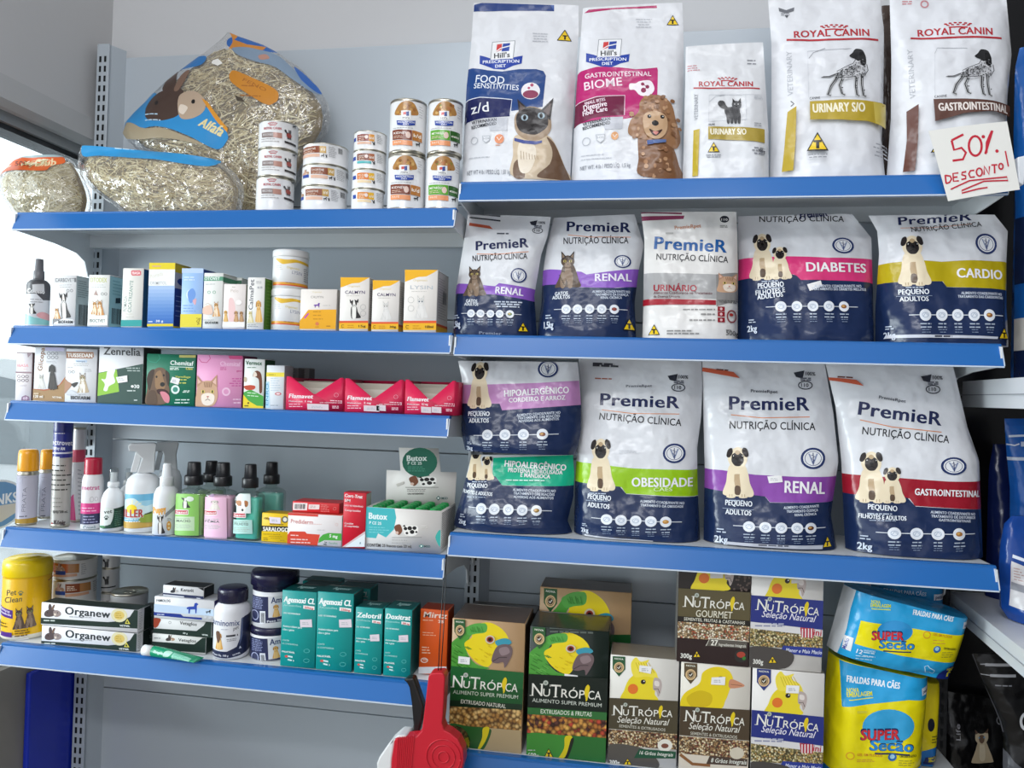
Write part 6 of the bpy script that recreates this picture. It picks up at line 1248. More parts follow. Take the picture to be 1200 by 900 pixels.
A.P([(500, 760), (505, 718), (820, 740), (880, 690), (915, 690), (910, 805), (500, 780)], G); A.T('Vetaglos', 700, 716, 832, 726, 22, '#4a4e4c', .02); A.within(606, 668, 676, 716, rabbit, '#4c4644'); A.lines(520, 692, 590, 700, 1, 6, '#8c8e8c', 4); o.done()
o = box5('remedy_carton', 'white and dark green carton with a horse, in the middle of the small stack', [(518, 530), (955, 572), (948, 690), (512, 652)], .05, .045, '#dedede', G, '#22302b', C6, t1+.0004); A = o.art; t2 = o.top
A.P([(512, 652), (514, 618), (840, 640), (895, 600), (915, 568), (960, 572), (950, 692)], G); A.T('Vetaglos', 714, 590, 842, 602, 24, '#3c403e', .02); A.P([(516, 545), (550, 540), (572, 552), (560, 580), (545, 606), (520, 612)], '#a8442c', True); A.ring(640, 575, 9, 3, '#8a8c8a'); A.T('VETNIL', 880, 672, 926, 677, 10, '#dfe6e2', .04); A.T('50 g', 738, 660, 772, 664, 11, '#dfe6e2', .03); o.done()
o = box5('remedy_carton', 'pale blue and white carton with a blue dog, third in the small stack', [(518, 368), (972, 420), (966, 555), (516, 515)], .045, .05, '#dcdde0', '#2c2a6a', '#cfd0d4', C6, t2+.0004); A = o.art; t3 = o.top
A.P([(516, 430), (968, 482), (968, 530), (516, 490)], '#c3d6ec'); A.P([(516, 494), (720, 512), (740, 530), (880, 540), (880, 556), (516, 520)], '#23388c'); A.T('FAMOLOG', 534, 412, 640, 420, 20, '#4a4c54', .02); A.within(760, 424, 856, 512, dog_black_icon, '#2a48a8'); A.within(905, 484, 950, 512, dog_black_icon, '#2a2a32'); A.lines(540, 512, 620, 518, 1, 6, '#d0daf0', 4); A.C(905, 536, 14, '#c9ccd2', 10); A.C(940, 540, 12, '#c9ccd2', 10); o.done()
o = box5('remedy_carton', 'small white and navy ointment carton topmost of the small stack', [(582, 288), (896, 318), (890, 406), (582, 375)], .05, .04, '#e2e2e4', '#1b1c20', '#202124', C6, t3+.0004); A = o.art
A.P([(580, 350), (896, 380), (896, 410), (580, 378)], '#2c3458'); A.P([(586, 362), (745, 378), (745, 390), (586, 374)], '#cfd2dc'); A.T('Keravit', 720, 340, 818, 348, 24, '#3c3e46', .03); A.within(640, 308, 706, 352, rabbit, '#3a3a40', '#c9c9cc'); A.P([(850, 314), (900, 318), (898, 340)], '#1b1c20'); A.lines(840, 392, 880, 396, 1, 7, '#d8dae4', 4); o.done()
# ointment tube lying in front
crop(*C6); z0 = ZT('L5'); p0 = at(*PX((462, 760)), .025); p1 = at(*PX((905, 830)), .025); L_ = p1.x-p0.x; r0 = .0105
root = MB(); sec = []
N_ = 14
for i in range(N_+1):
    t = i/N_; k = t; sec.append((t*L_*.82+L_*.18, lerp(r0, .0158, t), lerp(r0, .0012, t**1.6)))
vs = []; fs = []; S_ = 20
for x, hy, hz in sec:
    for j in range(S_):
        a_ = 2*math.pi*j/S_; vs.append((x, math.cos(a_)*hy, r0+math.sin(a_)*hz-(r0-max(hz, .0012))*.55))
for i in range(N_): fs += [[i*S_+j, (i+1)*S_+j, (i+1)*S_+(j+1) % S_, i*S_+(j+1) % S_] for j in range(S_)]
fs.append([N_*S_+j for j in range(S_)]); root.add(vs, fs, mat('#1f9a70', 'gloss'), None, True)
tube = root.build('ointment_tube', None, (p0.x, .016, z0+.001), -0.10); tag(tube, 'green ointment tube with white cap lying in front of the small carton stack', 'tube', G5)
cm = MB(); bm = bmesh.new(); bmesh.ops.create_cone(bm, cap_ends=True, segments=24, radius1=r0*1.0, radius2=r0*.95, depth=L_*.17, matrix=Matrix.Translation((L_*.095, 0, r0)) @ Matrix.Rotation(math.pi/2, 4, 'Y')); cm.bm(bm, mat('#e6e8e8', 'plastic'), True); cm.build('cap', tube)
lm = MB(); fl = Face([(0, 0), (0, 1)], [(1, 0), (1, 1)], 6, 6); crop(0, 0, 1); fl.eps0 = .0003; fl.grid = []
for j in range(7):
    row = []
    for i in range(7):
        t = .04+.88*i/6; a_ = math.pi*(1.5-.42+ -.0+.0)+0; ang = math.pi*(.62+.55*j/6); hy = lerp(r0, .0158, t); hz = lerp(r0, .0012, t**1.6)
        row.append((Vector((t*L_*.82+L_*.18, math.cos(ang)*hy, r0+math.sin(ang)*hz-(r0-max(hz, .0012))*.55)), Vector((0, math.cos(ang)/hy, math.sin(ang)/hz)).normalized()))
    fl.grid.append(row)
A = Art(fl, lm, 'gloss'); A.R(.52, .05, .97, .9, '#8fd0b8'); A.P([(.34, .1), (.5, .08), (.44, .7), (.3, .8)], '#b8e4d2', True); A.T('Vetaglós', .03, .62, .28, .64, .3, '#bfe8d8', .03); A.lines(.56, .2, .92, .75, 4, .05, '#4fae8c'); lm.build('printed_label', tube)
# white bottle with navy lid
crop(*D7)
o = turned('supplement_bottle', 'round shouldered white bottle with navy lid and navy label', 'bottle', G5, [(150, 185), (132, 775)], [(452, 185), (432, 775)], 'L5', [(.90, 0), (.97, .012), (1, .05), (1, .66), (.96, .72), (.84, .76), (.78, .775), (.78, .80), (0, .80)], '#e6e6ea', .03, kind='plastic')
crop(*D7); A = o.art
A.P([(120, 655), (250, 668), (330, 640), (362, 560), (370, 420), (400, 405), (460, 395), (460, 690), (360, 716), (250, 722), (120, 705)], '#222a4a'); A.P([(366, 420), (380, 412), (376, 560), (350, 640)], '#5f6a8c'); A.T('aminomix', 132, 460, 352, 470, 44, '#3c4a7c', .01); A.T('pet', 300, 506, 350, 494, 28, '#4a4a50', .0, .3); A.within(150, 515, 225, 650, golden); A.P([(165, 520), (190, 510), (200, 560), (180, 600)], '#6a4a3a', True); A.lines(245, 545, 340, 552, 1, 14, '#3a3a40', 0, 2); A.lines(235, 572, 340, 584, 2, 5, '#8a8a92', 0, 3, 'c'); A.T('Peso líq. 100 g', 140, 694, 262, 708, 14, '#e3e6f0', .03); A.T('VETNIL', 296, 708, 358, 700, 12, '#e3e6f0', .04); A.P([(345, 660), (355, 638), (366, 660)], '#cfd2e0'); A.lines(205, 492, 290, 500, 1, 5, '#a9abb8')
r, h = o.r, o.h; mb = o.part('lid', 'navy screw lid'); mb.lathe([(r*.80, h*.79), (r*.83, h*.795), (r*.82, h*.965), (r*.76, h*.995), (r*.66, h), (0, h)], mat('#23213f', 'gloss'), 48)
for k in range(48): a_ = 2*math.pi*k/48; mb.box(math.sin(a_)*r*.825-.0004, math.sin(a_)*r*.825+.0004, -math.cos(a_)*r*.825-.0004, -math.cos(a_)*r*.825+.0004, h*.81, h*.95, mat('#1a1832', 'gloss'))
o.done()
zb = None
for i, (l, r_, lb) in enumerate((([(452, 480), (430, 810)], [(820, 480), (796, 810)], 'white tub with navy label and lid, lower of two beside the teal cartons'), ([(470, 50), (450, 470)], [(830, 50), (812, 470)], 'white tub with navy label and wide navy lid, stacked on its twin'))):
    crop(*D7); wide = 1.09 if i else 1.0; fz = (.76, .77) if i == 0 else (.66, .67)
    o = turned('supplement_tub', lb, 'tub', G5, l, r_, 'L5', [(.93, 0), (.985, .02), (.985, fz[0]), (.93, fz[1]), (0, fz[1])], '#e6e6ea', .045, zb, kind='plastic'); r, h = o.r, o.h; crop(*D7); A = o.art; y = 520 if i == 0 else 190
    A.R(380, y+36, 900, y+240, '#262c52'); A.P([(590, y+34), (900, y+30), (900, y+196), (590, y+200)], '#d9dade'); A.T('Aminomix', 606 if i == 0 else 612, y+88, 870, y+86, 46, '#2c3c6c', .02); A.within(612, y+98, 690, y+198, golden); A.ring(482, y+184, 27, 6, '#aeb4d4', 36); A.Q(522, y+148, 566, y+246, 0, '#dfe2ea'); A.within(530, y+160, 558, y+236, barcode); A.lines(462, y+50, 570, y+128, 7, 5, '#9aa2cc'); A.T('Peso líq. 500 g', 580, y+236, 800, y+230, 16, '#e3e6f0', .03)
    mb = o.part('lid', 'navy lid'); mb.lathe([(r*.96*wide, h*(fz[0]+.005)), (r*1.0*wide, h*(fz[0]+.015)), (r*1.0*wide, h*.93), (r*.94*wide, h*.99), (0, h)] if i == 0 else [(r*.97, h*.665), (r*1.0, h*.67), (r*1.0, h*.76), (r*1.10, h*.765), (r*1.10, h*.95), (r*1.04, h*1.0), (0, h*1.0)], mat('#23213f', 'gloss'), 48); zb = o.top; o.done()
TE = '#12938f'
def teal(label, q, Y, depth, txt, mg, sub, stk, cr=D8, full=True):
    o = box5('antibiotic_carton', label, q, Y, depth, TE, '#0e6664', '#0d5a58', cr); A = o.art; (x0, y0), (x1, y1), (x2, y2), (x3, y3) = q; w = x2-x3; h = y3-y0
    def p(u, v): return (lerp(lerp(x0, x1, u), lerp(x3, x2, u), v), lerp(lerp(y0, y1, u), lerp(y3, y2, u), v))
    def T(t, u0, u1, v, hh, c='#eef6f4', b=.04, sh=.0): A.T(t, *p(u0, v), *p(u1, v), h*hh, c, b, sh)
    T(txt, .05, .94, .16, .075, '#f2f8f6', .05, .12)
    (a, b_), (c, d) = p(.62, .19), p(.93, .23); A.P([p(.62, .185), p(.94, .19), p(.94, .235), p(.62, .23)], '#f0e8e6'); A.T(mg, *p(.66, .225), *p(.91, .23), h*.028, '#c23a34', .04)
    T(sub, .05, .56, .215, .026, '#a8dcd8', .01); T('USO VETERINÁRIO', .05, .54, .32, .02, '#d6eeec', .05); T('Antimicrobiano para', .05, .6, .50, .026, '#cfeae8', .03); T('cães e gatos', .05, .38, .545, .026, '#cfeae8', .03); T('CONTÉM', .05, .24, .69, .02, '#a8dcd8', .02); T('10 COMPRIMIDOS', .05, .5, .735, .02, '#a8dcd8', .02)
    A.C(*p(.19, .895), w*.06, '#d8564c', h*.016); A.lines(*p(.22, .89), *p(.42, .925), 2, h*.02, '#cfe6e4', h*.02)
    for v in (.79, .92): A.ring(*p(.76, v), w*.08, 2.5, '#5cc0bc', h*.025)
    T('PALATÁVEL', .05, .42, .845, .022, '#eef6f4', .05) if full else None
    u, v = stk; o.sticker(p(u, v), p(u+.34, v-.02), p(u+.36, v+.085), p(u+.02, v+.10), c='#dcd0d8')
    t_ = o.topart(); t_.T('Agener', .3, .62, .78, .6, .3, '#a8d4d0', .03); o.done(); return o
o = box5('antibiotic_carton', 'dim teal carton lettered CL, standing behind the two tall teal cartons', [(424, 38), (652, 62), (640, 400), (420, 380)], .125, .05, TE, '#0e6664', '#0b4c4a', D8); A = o.art; A.T('Agemoxi CL', 440, 98, 632, 116, 34, '#cfe0de', .05, .12); A.P([(590, 128), (630, 131), (630, 142), (590, 139)], '#c9b0ac'); o.done()
for k, (q, Y, lb) in enumerate(([[(176, 34), (420, 50), (410, 400), (170, 380)], .11, 'dim teal carton behind the navy lidded tubs, lower part hidden'], [[(190, 4), (420, 16), (410, 360), (186, 340)], .18, 'dim teal carton farthest back, its top just under the shelf above'])): o = box5('antibiotic_carton', lb, q, Y, .05, TE, '#0e6664', '#0b4c4a', D8); o.done()
teal('tall teal antibiotic carton beside the navy lidded tubs', [(50, 66), (280, 78), (278, 585), (46, 555)], .03, .055, 'Agemoxi CL', '50mg', 'Amoxicilina', (.54, .38))
teal('tall teal antibiotic carton, second from the navy lidded tubs', [(300, 76), (536, 90), (524, 608), (282, 590)], .03, .055, 'Agemoxi CL', '250mg', 'Amoxicilina', (.62, .345))
teal('shorter teal carton of 50 mg between the tall teal cartons and the 200 mg one', [(558, 178), (738, 190), (722, 624), (540, 606)], .03, .05, 'Zelotril', '50 mg', 'enrofloxacina', (.56, .415))
teal('shorter teal carton of 200 mg nearest the orange carton', [(748, 184), (928, 200), (918, 640), (736, 622)], .03, .06, 'Doxitrat', '200 mg', 'Doxiciclina', (.54, .40))
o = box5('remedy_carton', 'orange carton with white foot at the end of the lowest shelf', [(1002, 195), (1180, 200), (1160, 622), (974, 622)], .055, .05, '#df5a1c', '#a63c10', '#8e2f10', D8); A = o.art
A.R(960, 580, 1190, 625, '#dfe0e2'); A.T('Mirtz', 1020, 250, 1172, 254, 36, '#f4dccc', .04, .15); A.T('25', 1114, 284, 1150, 285, 18, '#f4dccc', .03); A.lines(1014, 270, 1110, 274, 1, 7, '#f0b08c'); A.lines(1010, 352, 1115, 368, 2, 5, '#f0b894', 2); A.lines(1002, 450, 1070, 486, 3, 7, '#f2c4a4', 2); A.ring(1016, 536, 22, 6, '#f4dccc', 14); A.R(1006, 530, 1040, 536, '#f4dccc'); o.done()
# tape dispenser hanging on a cord
T1 = (430, 760, 6.43); crop(*T1); yt = -.055
org = at(*PX((520, 600)), yt); dsp = empty('tape_dispenser', org); tag(dsp, 'red hand tape dispenser with black handle hanging on a black cord', 'tape dispenser')
RD = mat('#c4182c', 'plastic'); mb = MB()
flat(mb, [(480, 182), (500, 166), (575, 162), (594, 172), (602, 205), (588, 470), (580, 540), (596, 590), (640, 612), (700, 660), (738, 740), (742, 830), (715, 930), (690, 1000), (195, 1000), (205, 800), (228, 655), (390, 638), (428, 596), (440, 520), (470, 260)], yt-.014, yt+.014, RD, org, rnd=.004)
for k in range(9): flat(mb, [(232+k*15, 668-k*2), (238+k*15, 668-k*2), (222+k*13, 1000), (214+k*13, 1000)], yt-.0155, yt-.0135, RD, org)
c = at(*PX((592, 790)), yt)-org; s_ = (at(*PX((692, 790)), yt)-at(*PX((592, 790)), yt)).x/100
for rad, wd in ((128, 5), (86, 4), (40, 5)):
    pts = [(c.x+rad*s_*math.cos(t), -.0145, c.z+rad*s_*math.sin(t)) for t in [2*math.pi*i/40 for i in range(41)]]; mb.tube(pts, wd*s_*.9, RD, 6)
mb.build('red_body', dsp)
mb = MB(); bm = bmesh.new(); cc = at(*PX((640, 740)), yt+.035)-org; bmesh.ops.create_cone(bm, cap_ends=True, segments=48, radius1=.030, radius2=.030, depth=.04, matrix=Matrix.Translation(cc) @ Matrix.Rotation(math.pi/2, 4, 'X')); mb.bm(bm, mat('#b9a07c', 'clear'), False)
mb.tube([(cc.x+.026*math.cos(t), cc.y-.021, cc.z+.026*math.sin(t)) for t in [2*math.pi*i/40 for i in range(41)]], .003, mat('#8a7a66', 'plastic'), 8); bm = bmesh.new(); bmesh.ops.create_cone(bm, cap_ends=True, segments=40, radius1=.020, radius2=.020, depth=.036, matrix=Matrix.Translation(cc) @ Matrix.Rotation(math.pi/2, 4, 'X')); mb.bm(bm, mat('#5c4a3c', 'plastic'), False); mb.build('tape_roll', dsp)
mb = MB(); flat(mb, [(284, 226), (310, 208), (362, 206), (378, 250), (440, 430), (430, 520), (400, 628), (345, 632), (360, 560), (348, 400), (330, 280), (310, 240)], yt+.012, yt+.034, mat('#121214', 'plastic'), org, rnd=.004); mb.build('black_handle', dsp)
mb = MB(); flat(mb, [(100, 830), (120, 780), (190, 680), (262, 616), (320, 622), (330, 645), (235, 658), (212, 800), (205, 1000), (105, 1000)], yt-.010, yt+.03, mat('#dfe0e0', 'plastic'), org, rnd=.003); mb.build('white_cutter_guard', dsp)
cb = MB(); hook = Vector((0.0035, -.010, ZB['R3']+.004))
for dx in (-.0016, .0016):
    p = at(*PX((548+dx*6000, 168)), yt); cb.tube([p, p.lerp(hook, .35)+Vector((dx, 0, 0)), p.lerp(hook, .7)+Vector((dx, 0, 0)), hook], .0009, mat('#141416', 'plastic'), 6)
co = cb.build('hanging_cord'); tag(co, 'thin black cord from the blue shelf edge down to the red tape dispenser', 'cord')

# ------------------------------------------------------------------ food bags on the shelves of the second bay
B1 = (520, 0, 4); B2 = (790, 0, 2.9268); B3 = (520, 220, 3.3333); B4 = (850, 220, 3.42857); B5 = (520, 400, 3.6); B6 = (810, 410, 3.0769); B7 = (500, 650, 3.52941); B8 = (780, 650, 2.85714)
NAVY = '#1c2c50'; WHITE = '#dbdce0'
def fb(label, cr, L, R, shelf, Y, thick, seed, group, cat='food bag', **k):
    crop(*cr); o = bag('food_bag', label, cat, group, L, R, shelf, Y, k.pop('lean', .12), thick, k.pop('base', WHITE), seed=seed, **k); crop(*cr); return o
GT = 'tall food bags on the top shelf'
def hills(A, x, y):
    """badge with the red and blue mark over a blue curved ribbon"""
    A.P([(x, y+62), (x+30, y+72), (x+54, y+82), (x+160, y+82), (x+204, y+74), (x+200, y+112), (x+160, y+122), (x+120, y+140), (x+70, y+134), (x, y+104)], '#223f9c')
    A.P([(x+58, y), (x+168, y-2), (x+161, y+88), (x+51, y+88)], '#8f9298'); A.P([(x+61, y+3), (x+165, y+1), (x+158, y+88), (x+54, y+88)], '#e8e8ea'); A.P([(x+82, y+14), (x+106, y+12), (x+104, y+42), (x+78, y+52)], '#cc3a3a'); A.P([(x+110, y+12), (x+144, y+10), (x+140, y+50), (x+104, y+50)], '#2b459c'); A.S([(x+76, y+50), (x+100, y+34), (x+146, y+24)], 5, '#e8e8ea')
    A.T("Hill's", x+70, y+82, x+144, y+80, 24, '#26262c', .02)
    A.T('PRESCRIPTION', x+16, y+104, x+188, y+108, 14, '#e8ebf4', .02); A.T('DIET', x+76, y+128, x+126, y+128, 14, '#e8ebf4', .02)
o = fb('white and blue food bag with a siamese cat, beside the tall green cans', B1, [(140, 14), (128, 200), (105, 400), (90, 650), (80, 838)], [(632, 25), (632, 150), (616, 400), (600, 650), (590, 836)], 'R1', .035, .085, 1, GT); A = o.art
A.P([(142, 22), (180, 15), (518, 26), (518, 54), (140, 54)], '#1f3a78'); A.P([(500, 26), (518, 26), (518, 54)], '#3a5a9c')
A.P([(112, 322), (140, 325), (210, 342), (280, 352), (360, 342), (440, 342), (472, 350), (484, 372), (470, 520), (330, 540), (100, 540), (92, 500)], '#20437f'); A.P([(92, 476), (180, 470), (328, 486), (318, 566), (200, 572), (90, 584)], '#1b2258'); A.S([(94, 476), (180, 470), (328, 486), (320, 560)], 4, '#dfe3ee')
hills(A, 172, 204); A.T('FOOD', 154, 396, 290, 412, 34, '#e0e6f0', .01); A.T('SENSITIVITIES', 146, 424, 358, 442, 24, '#e0e6f0', .015); A.C(414, 446, 44, '#e6e2e6', 40); A.C(414, 462, 36, '#8a3a56', 20); A.C(420, 418, 8, '#b04a6a'); A.C(406, 432, 6, '#b04a6a'); A.T('z/d', 136, 548, 222, 540, 46, '#eef0f4', .01)
A.P([(205, 575), (310, 572), (308, 634), (230, 634)], '#c3c5cc'); A.T('VETERINARIAN', 140, 598, 258, 588, 15, '#3c3e46', .02); A.T('RECOMMENDED', 140, 620, 258, 606, 15, '#3c3e46', .02); A.P([(532, 198), (568, 142), (600, 198)], '#1b1a14'); A.P([(538, 195), (568, 149), (594, 195)], '#e2bd1c'); A.R(558, 170, 580, 176, '#1b1a14'); A.R(565, 170, 573, 192, '#1b1a14'); A.lines(420, 168, 490, 206, 4, 4, '#bdbfc5', 0, 2, 'c')
A.ring(154, 676, 16, 3, '#b5b8be'); A.P([(192, 656), (230, 656), (228, 680), (211, 692), (194, 680)], '#b5b8be'); A.P([(196, 660), (226, 660), (224, 678), (211, 687), (198, 678)], WHITE); A.T('S-OX', 196, 674, 226, 674, 9, '#8e9298', .01); A.C(273, 674, 22, '#e08a5c'); A.S([(262, 666), (272, 680), (284, 664)], 4, '#f4e6da'); A.lines(256, 702, 292, 706, 1, 4, '#c98a6a'); A.lines(130, 750, 270, 756, 1, 4, '#bfc1c7'); A.T('NET WT 4 lb / PESO LÍQ. 1,81 kg', 120, 820, 326, 824, 18, '#7d8088', .01)
A.within(338, 478, 590, 836, siamese); o.done()
o = fb('white and magenta food bag with a curly brown poodle', B1, [(652, 38), (640, 200), (622, 400), (606, 650), (596, 830)], [(1118, 12), (1126, 200), (1122, 450), (1116, 650), (1130, 830)], 'R1', .035, .085, 2, GT); A = o.art
A.P([(658, 62), (680, 46), (998, 28), (1000, 40), (800, 46), (700, 58)], '#b02a62'); A.P([(612, 346), (640, 338), (720, 326), (820, 332), (900, 340), (1000, 330), (1003, 345), (1000, 470), (960, 560), (850, 580), (610, 590), (608, 480)], '#b5246c'); A.P([(604, 492), (640, 488), (720, 470), (848, 466), (846, 562), (700, 572), (604, 598)], '#6c1c3e'); A.S([(606, 492), (720, 470), (850, 466), (848, 562)], 4, '#e0c6d2')
hills(A, 668, 192); A.T('GASTROINTESTINAL', 664, 378, 972, 372, 22, '#f0dce6', .015); A.T('BIOME', 662, 434, 838, 418, 38, '#f0dce6', .01); A.P([(872, 410), (900, 408), (920, 398), (965, 394), (984, 420), (984, 445), (960, 468), (920, 466), (895, 440), (872, 438)], '#eee4ea', True); A.C(936, 442, 12, '#8a2a50'); A.C(954, 425, 9, '#8a2a50'); A.C(932, 412, 8, '#8a2a50'); A.S([(936, 442), (954, 425), (932, 412)], 4, '#8a2a50')
A.T('SMALL BITES', 664, 505, 760, 492, 14, '#ead0dc', .02); A.T('Digestive', 660, 532, 768, 518, 26, '#f0dfe7', .02); A.T('Fiber Care', 656, 556, 770, 542, 22, '#f0dfe7', .02); A.P([(740, 575), (842, 570), (838, 628), (760, 632)], '#bfc1c9'); A.T('VETERINARIAN', 656, 604, 784, 588, 15, '#3c3e46', .02); A.T('RECOMMENDED', 656, 624, 784, 606, 15, '#3c3e46', .02)
A.within(1044, 72, 1102, 122, warn_T); A.lines(900, 92, 976, 130, 4, 4, '#bdbfc5', 0, 2, 'c'); A.ring(672, 680, 18, 3, '#b5b8be'); A.P([(716, 652), (760, 652), (757, 680), (738, 694), (719, 680)], '#b5b8be'); A.P([(721, 657), (755, 657), (753, 678), (738, 688), (723, 678)], WHITE); A.T('S-OX', 722, 672, 754, 671, 10, '#8e9298', .01); A.C(804, 662, 17, '#e0a26c', 19); A.S([(796, 656), (803, 668), (814, 654)], 4, '#f4e6da'); A.lines(648, 740, 800, 756, 2, 4, '#c3c5cb'); A.T('NET WT. 4 lb / PESO LÍQ. 1,5 kg', 645, 800, 876, 794, 16, '#858890', .01)
A.within(860, 466, 1128, 830, poodle); o.done()
def royal(A, x0, x1, y, h, sw):
    A.within(x0+(x1-x0)*.36, y-h*2.1, x0+(x1-x0)*.70, y-h*1.05, crown); A.T('ROYAL CANIN', x0, y, x1, y-sw, h, '#b02a34', .024); A.S([(x0-(x1-x0)*.1, y+h*.25), (x0+(x1-x0)*.2, y+h*.45), (x0+(x1-x0)*.55, y+h*.35), (x1+(x1-x0)*.13, y-sw+h*.4)], h*.28, '#b02a34')
o = fb('smallest white food bag with red crown, small cat drawing and gold label', B2, [(40, 160), (38, 300), (34, 450), (30, 604)], [(305, 145), (315, 300), (325, 450), (328, 582)], 'R1', .035, .06, 3, GT, base='#d9dadd'); A = o.art
royal(A, 84, 268, 304, 17, 2); A.lines(46, 230, 90, 246, 3, 3, '#c98a90'); A.lines(250, 208, 292, 220, 2, 4, '#8a8c92'); A.T('VETERINARY', 80, 420, 80, 330, 12, '#8d9098', .0); A.S([(118, 335), (300, 332)], 1.5, '#c5c7cc'); A.S([(118, 335), (116, 430)], 1.5, '#c5c7cc'); A.S([(118, 360), (140, 340), (170, 336)], 1.5, '#b5b8be'); A.S([(242, 336), (244, 420), (118, 428)], 1.5, '#c5c7cc'); A.within(145, 345, 232, 436, cat_walk); A.T('FELINE', 116, 442, 136, 442, 6, '#3c3e44', .02); A.P([(114, 446), (306, 450), (306, 498), (114, 490)], '#a8923c'); A.T('URINARY S/O', 122, 474, 242, 474, 20, '#f0ead6', .03)
A.P([(66, 455), (86, 452), (80, 605), (62, 605)], '#b8a02c'); A.within(112, 500, 152, 536, warn_T); A.lines(106, 542, 156, 548, 2, 3, '#a0a2a8', 0, 2, 'c'); A.lines(255, 518, 305, 536, 3, 4, '#8a8c92', 0, 3, 'r'); A.T('400 g', 282, 530, 306, 532, 9, '#4a4c54', .02); A.lines(270, 340, 310, 346, 2, 3, '#c5c7cc'); A.lines(270, 432, 304, 440, 2, 3, '#a5a7ad'); o.done()
o = fb('large white food bag with red crown, dog drawing and gold label', B2, [(318, -60), (335, 150), (336, 350), (334, 480), (332, 588)], [(700, -60), (722, 100), (722, 350), (718, 480), (735, 588)], 'R1', .035, .10, 4, GT); A = o.art
royal(A, 408, 664, 140, 24, 8); A.P([(358, 26), (384, 36), (412, 26), (410, 40), (384, 48), (360, 40)], '#6a6c72'); A.lines(366, 48, 406, 54, 2, 3, '#8e9096'); A.P([(378, 56), (392, 56), (385, 66)], '#55575d'); A.T('VETERINARY', 402, 340, 398, 185, 17, '#b5b7bd', .0); A.S([(394, 360), (404, 370), (394, 378)], 3, '#4a4c52'); A.S([(450, 190), (600, 180)], 1.5, '#b5b7bd'); A.S([(455, 215), (470, 195), (510, 180)], 2, '#9a9ca2'); A.S([(452, 190), (452, 350)], 1.2, '#c9cbd0'); A.S([(456, 350), (660, 350)], 1.5, '#c9cbd0'); A.within(490, 178, 672, 350, setter); A.T('CANINE', 454, 366, 488, 364, 8, '#3c3e44', .02)
A.P([(454, 372), (560, 368), (706, 370), (706, 452), (640, 440), (454, 436)], '#b39a34'); A.P([(664, 371), (706, 371), (706, 451), (668, 443)], '#cdb858'); A.T('URINARY S/O', 464, 412, 634, 408, 30, '#efe8cf', .03); A.P([(386, 404), (412, 386), (408, 500), (402, 590), (370, 590), (378, 500)], '#b39a34'); A.within(442, 480, 510, 540, warn_T); A.lines(446, 548, 506, 556, 2, 3, '#8e9096', 0, 2, 'c'); A.lines(650, 508, 716, 544, 4, 4, '#a5a7ad', 6, 3, 'r'); A.T('2 kg', 684, 524, 706, 528, 10, '#4a4c54', .02); o.done()
o = fb('large white food bag with red crown and brown label, behind the discount sign', B2, [(738, -60), (748, 200), (748, 400), (742, 500), (735, 588)], [(1135, -60), (1162, 180), (1150, 330), (1148, 480), (1150, 590)], 'R1', .035, .10, 5, GT, wr=.006); A = o.art
royal(A, 830, 1082, 134, 24, 4); A.lines(782, 6, 830, 14, 2, 4, '#c98a90'); A.ring(858, 16, 12, 5, '#c98a90'); A.T('VETERINARY', 816, 350, 808, 180, 17, '#b5b7bd', .0); A.S([(880, 200), (890, 180), (990, 182)], 1.5, '#a5a7ad'); A.S([(880, 200), (876, 350)], 1.2, '#c9cbd0'); A.within(908, 182, 1098, 348, setter); A.T('CANINE', 872, 364, 910, 362, 8, '#3c3e44', .02); A.P([(868, 368), (1000, 370), (1130, 374), (1130, 412), (1060, 408), (960, 420), (868, 446)], '#5f4038'); A.T('GASTROINTESTINAL', 882, 410, 1118, 404, 26, '#e6dcd6', .03); A.P([(790, 402), (824, 382), (818, 500), (806, 592), (776, 592), (788, 500)], '#5f3a30'); A.within(852, 500, 914, 546, warn_T); o.done()
o = fb('dark brown food bag standing between and behind the two large crown bags', B2, [(712, 20), (708, 200), (706, 400), (704, 590)], [(764, 20), (768, 200), (768, 400), (770, 590)], 'R1', .15, .07, 6, GT, base='#3a2a22'); o.done()
# hand written discount sign
crop(*B2); SY = -.012; q = [(875, 447), (1145, 414), (1186, 650), (940, 690)]
P4 = [at(*PX(p), SY) for p in q]; org = (P4[2]+P4[3])/2; org.y = SY; sg = empty('discount_sign', org); tag(sg, 'white paper sign handwritten in red marker, propped at the shelf end', 'sign')
NS = 12; fs_ = Face([PX(q[0]), PX(q[3])], [PX(q[1]), PX(q[2])], NS, NS); fs_.eps0 = .0002; fs_.grid = []; mb = MB(); N = Vector((0, -1, 0))
for j in range(NS+1):
    row = []
    for i in range(NS+1):
        u, v = i/NS, j/NS; p = P4[0].lerp(P4[1], u).lerp(P4[3].lerp(P4[2], u), v)-org; p.y = -.004*math.sin(math.pi*u)+.003*(1-v); row.append((p, Vector((-.012*math.pi*math.cos(math.pi*u)*.5, -1, 0)).normalized()))
    fs_.grid.append(row)
fr = [p for r in fs_.grid for p, n in r]; W_ = NS+1; k_ = len(fr); m = mat('#e6e4de', 'paper')
mb.add(fr, [[j*W_+i, (j+1)*W_+i, (j+1)*W_+i+1, j*W_+i+1] for j in range(NS) for i in range(NS)], m, [n for r in fs_.grid for p, n in r], True)
bk = [p+Vector((0, .0006, 0)) for p in fr]; mb.add(bk, [[j*W_+i, j*W_+i+1, (j+1)*W_+i+1, (j+1)*W_+i] for j in range(NS) for i in range(NS)], m)
ed = [(0, i) for i in range(W_)]+[(j, NS) for j in range(1, W_)]+[(NS, i) for i in range(NS-1, -1, -1)]+[(j, 0) for j in range(NS-1, 0, -1)]; ed = [j*W_+i for j, i in ed]
